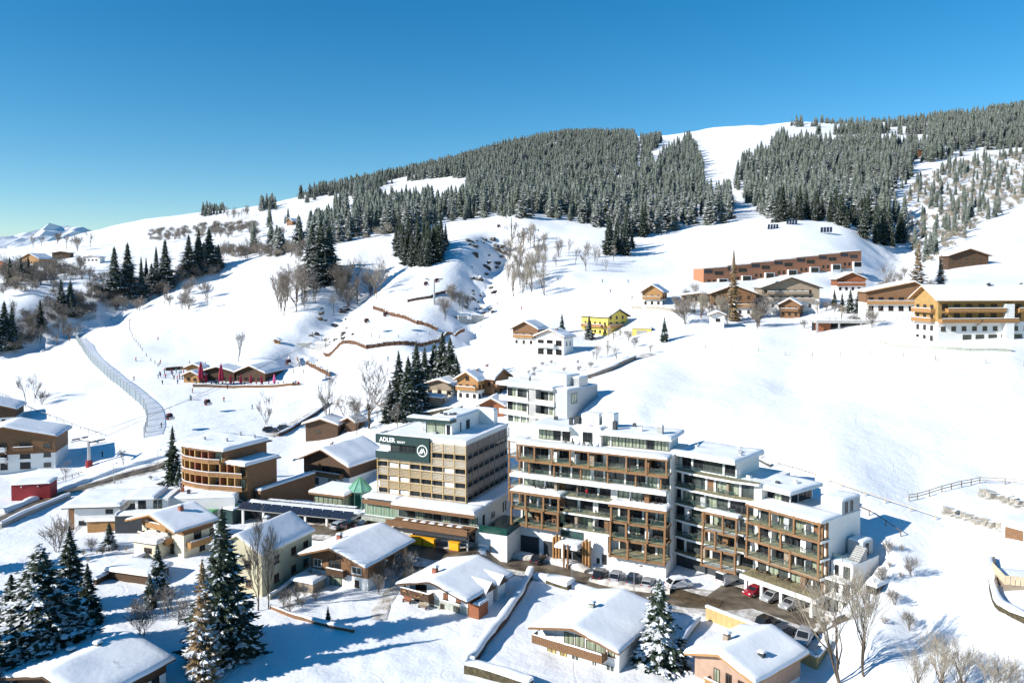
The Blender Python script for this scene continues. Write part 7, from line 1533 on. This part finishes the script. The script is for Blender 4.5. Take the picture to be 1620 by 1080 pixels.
p = ground(1584, 850); g_ = thing('roadside_garage', 'white roadside garage with a dark panel for its opening at the right edge', 'garage', (p.x, p.y, p.z), R(-62)); box('wall', 'white', g_, 0, 6.5, 0, 9, -2, 2.6); box('opening_shade_panel', 'wood_brown', g_, .6, 3.4, -.06, -.002, 0, 2.0); snow_rect(g_, -.3, 6.8, -.3, 9.3, 2.6, .5)  # brown panel on the wall stands for the shade of the open garage
p = ground(1590, 935); g_ = thing('wooden_terrace', 'grey wooden terrace with boarded rail at the right edge', 'terrace', (p.x, p.y, p.z), R(-15)); box('deck', 'wood_grey', g_, 0, 9, 0, 6, -1.5, 1.2); snow_rect(g_, .3, 8.8, .6, 5.8, 1.2, .25)
for i in range(14): box('rail_board', 'wood_silver', g_, i * .64, i * .64 + .56, -.12, -.03, 1.0, 2.3)
for i in range(8): box('rail_board', 'wood_silver', g_, -.12, -.03, i * .7, i * .7 + .6, 1.0, 2.3)
ridge('frosted_hedge', 'ragged frosted hedge beside the wooden terrace', 'hedge', [(1562, 890), (1570, 930), (1584, 965), (1625, 985)], .8, .9, 'hedge', .35, wob=.6)
# firewood on the stone-based chalet's balcony, garden bits
wd = thing('firewood_pile', 'orange firewood heaped on the balcony of the stone-based chalet', 'firewood', (k4['loc'][0], k4['loc'][1], 0), k4['rz'])
rf_ = random.Random(3)
for i in range(26):
    x, z = rf_.uniform(1.4, 5.2), 1.85 + rf_.uniform(0, .9); y = rf_.uniform(.3, .9); a = rf_.uniform(-.8, .8); MB().tube([(x - .35 * math.cos(a), y, z - .2 * math.sin(a)), (x + .35 * math.cos(a), y + rf_.uniform(-.2, .2), z + .2 * math.sin(a))], [.09, .09], 6).obj('log', 'wood_honey' if i % 2 else 'wood_red', wd)
M_ = Matrix.Translation((k4['loc'][0], k4['loc'][1], 0)) @ Matrix.Rotation(k4['rz'], 4, 'Z')
for i, (x, lb) in enumerate(((2.0, 'red garden bench under the firewood balcony'), (5.2, 'plain wooden bench by the stone wall of the chalet'))):
    q = M_ @ Vector((x, .3, 0)); b = thing('garden_bench', lb, 'bench', (q.x, q.y, gz(q.x, q.y)), k4['rz']); box('seat', 'wood_red' if i == 0 else 'wood_grey', b, -.8, .8, -.2, .25, .42, .48); box('backrest', 'wood_red' if i == 0 else 'wood_grey', b, -.8, .8, .26, .31, .5, .95)
    for s in (-.7, .7): box('leg', 'rail_dark', b, s - .04, s + .04, -.15, .25, 0, .41)
# snow-laden tub shrubs on roof terraces
SHM = conifer_mesh('c', 18, 6.5, 9, 8, 1, 'needle_snowy', 500, .05)
M_ = Matrix.Translation(AP.location) @ Matrix.Rotation(AP.rotation_euler[2], 4, 'Z')
for i, (x, y, z) in enumerate(((10.6, 5.0, 21.2), (12.8, 5.2, 21.2), (14.4, 5.0, 21.2), (8.8, 5.6, 21.2))):
    q = M_ @ Vector((x, y, z)); t = thing('potted_shrub', 'snow-covered potted shrub on the roof terrace of the apartment hotel', 'shrub', q, i, 'potted shrubs on the roof terrace'); t.scale = (.075,) * 3
    link(bpy.data.objects.new('crown', SHM[0]), t); MB().lathe([(5, -2), (6, 4)], 8).obj('pot', 'concrete', t)

for i in range(20):
    g_ = i % 4; px, py = ((rp_.uniform(150, 270), rp_.uniform(520, 690)), (rp_.uniform(290, 430), rp_.uniform(620, 660)), (rp_.uniform(880, 1000), rp_.uniform(440, 475)), (rp_.uniform(560, 680), rp_.uniform(565, 600)))[g_]
    jk = rp_.choice(('red', 'blue', 'black', 'teal')); p = ground(px, py); wh = ('on the curving piste beside the net fence', 'on the smooth piste below the hut', 'on the open slope above the yellow guesthouse', 'on the run below the long timber barrier')[g_]
    t = thing('skier', 'skier in a %s jacket %s' % (jk, wh), 'skier', p, rp_.uniform(0, 6.28), '%s jackets %s' % (jk, wh)); link(bpy.data.objects.new('body', PM[jk]), t)
    for s_ in (-.1, .1): MB().box(s_ - .05, s_ + .05, -.85, .85, -.04, .0).obj('ski', 'jacket_black', t)
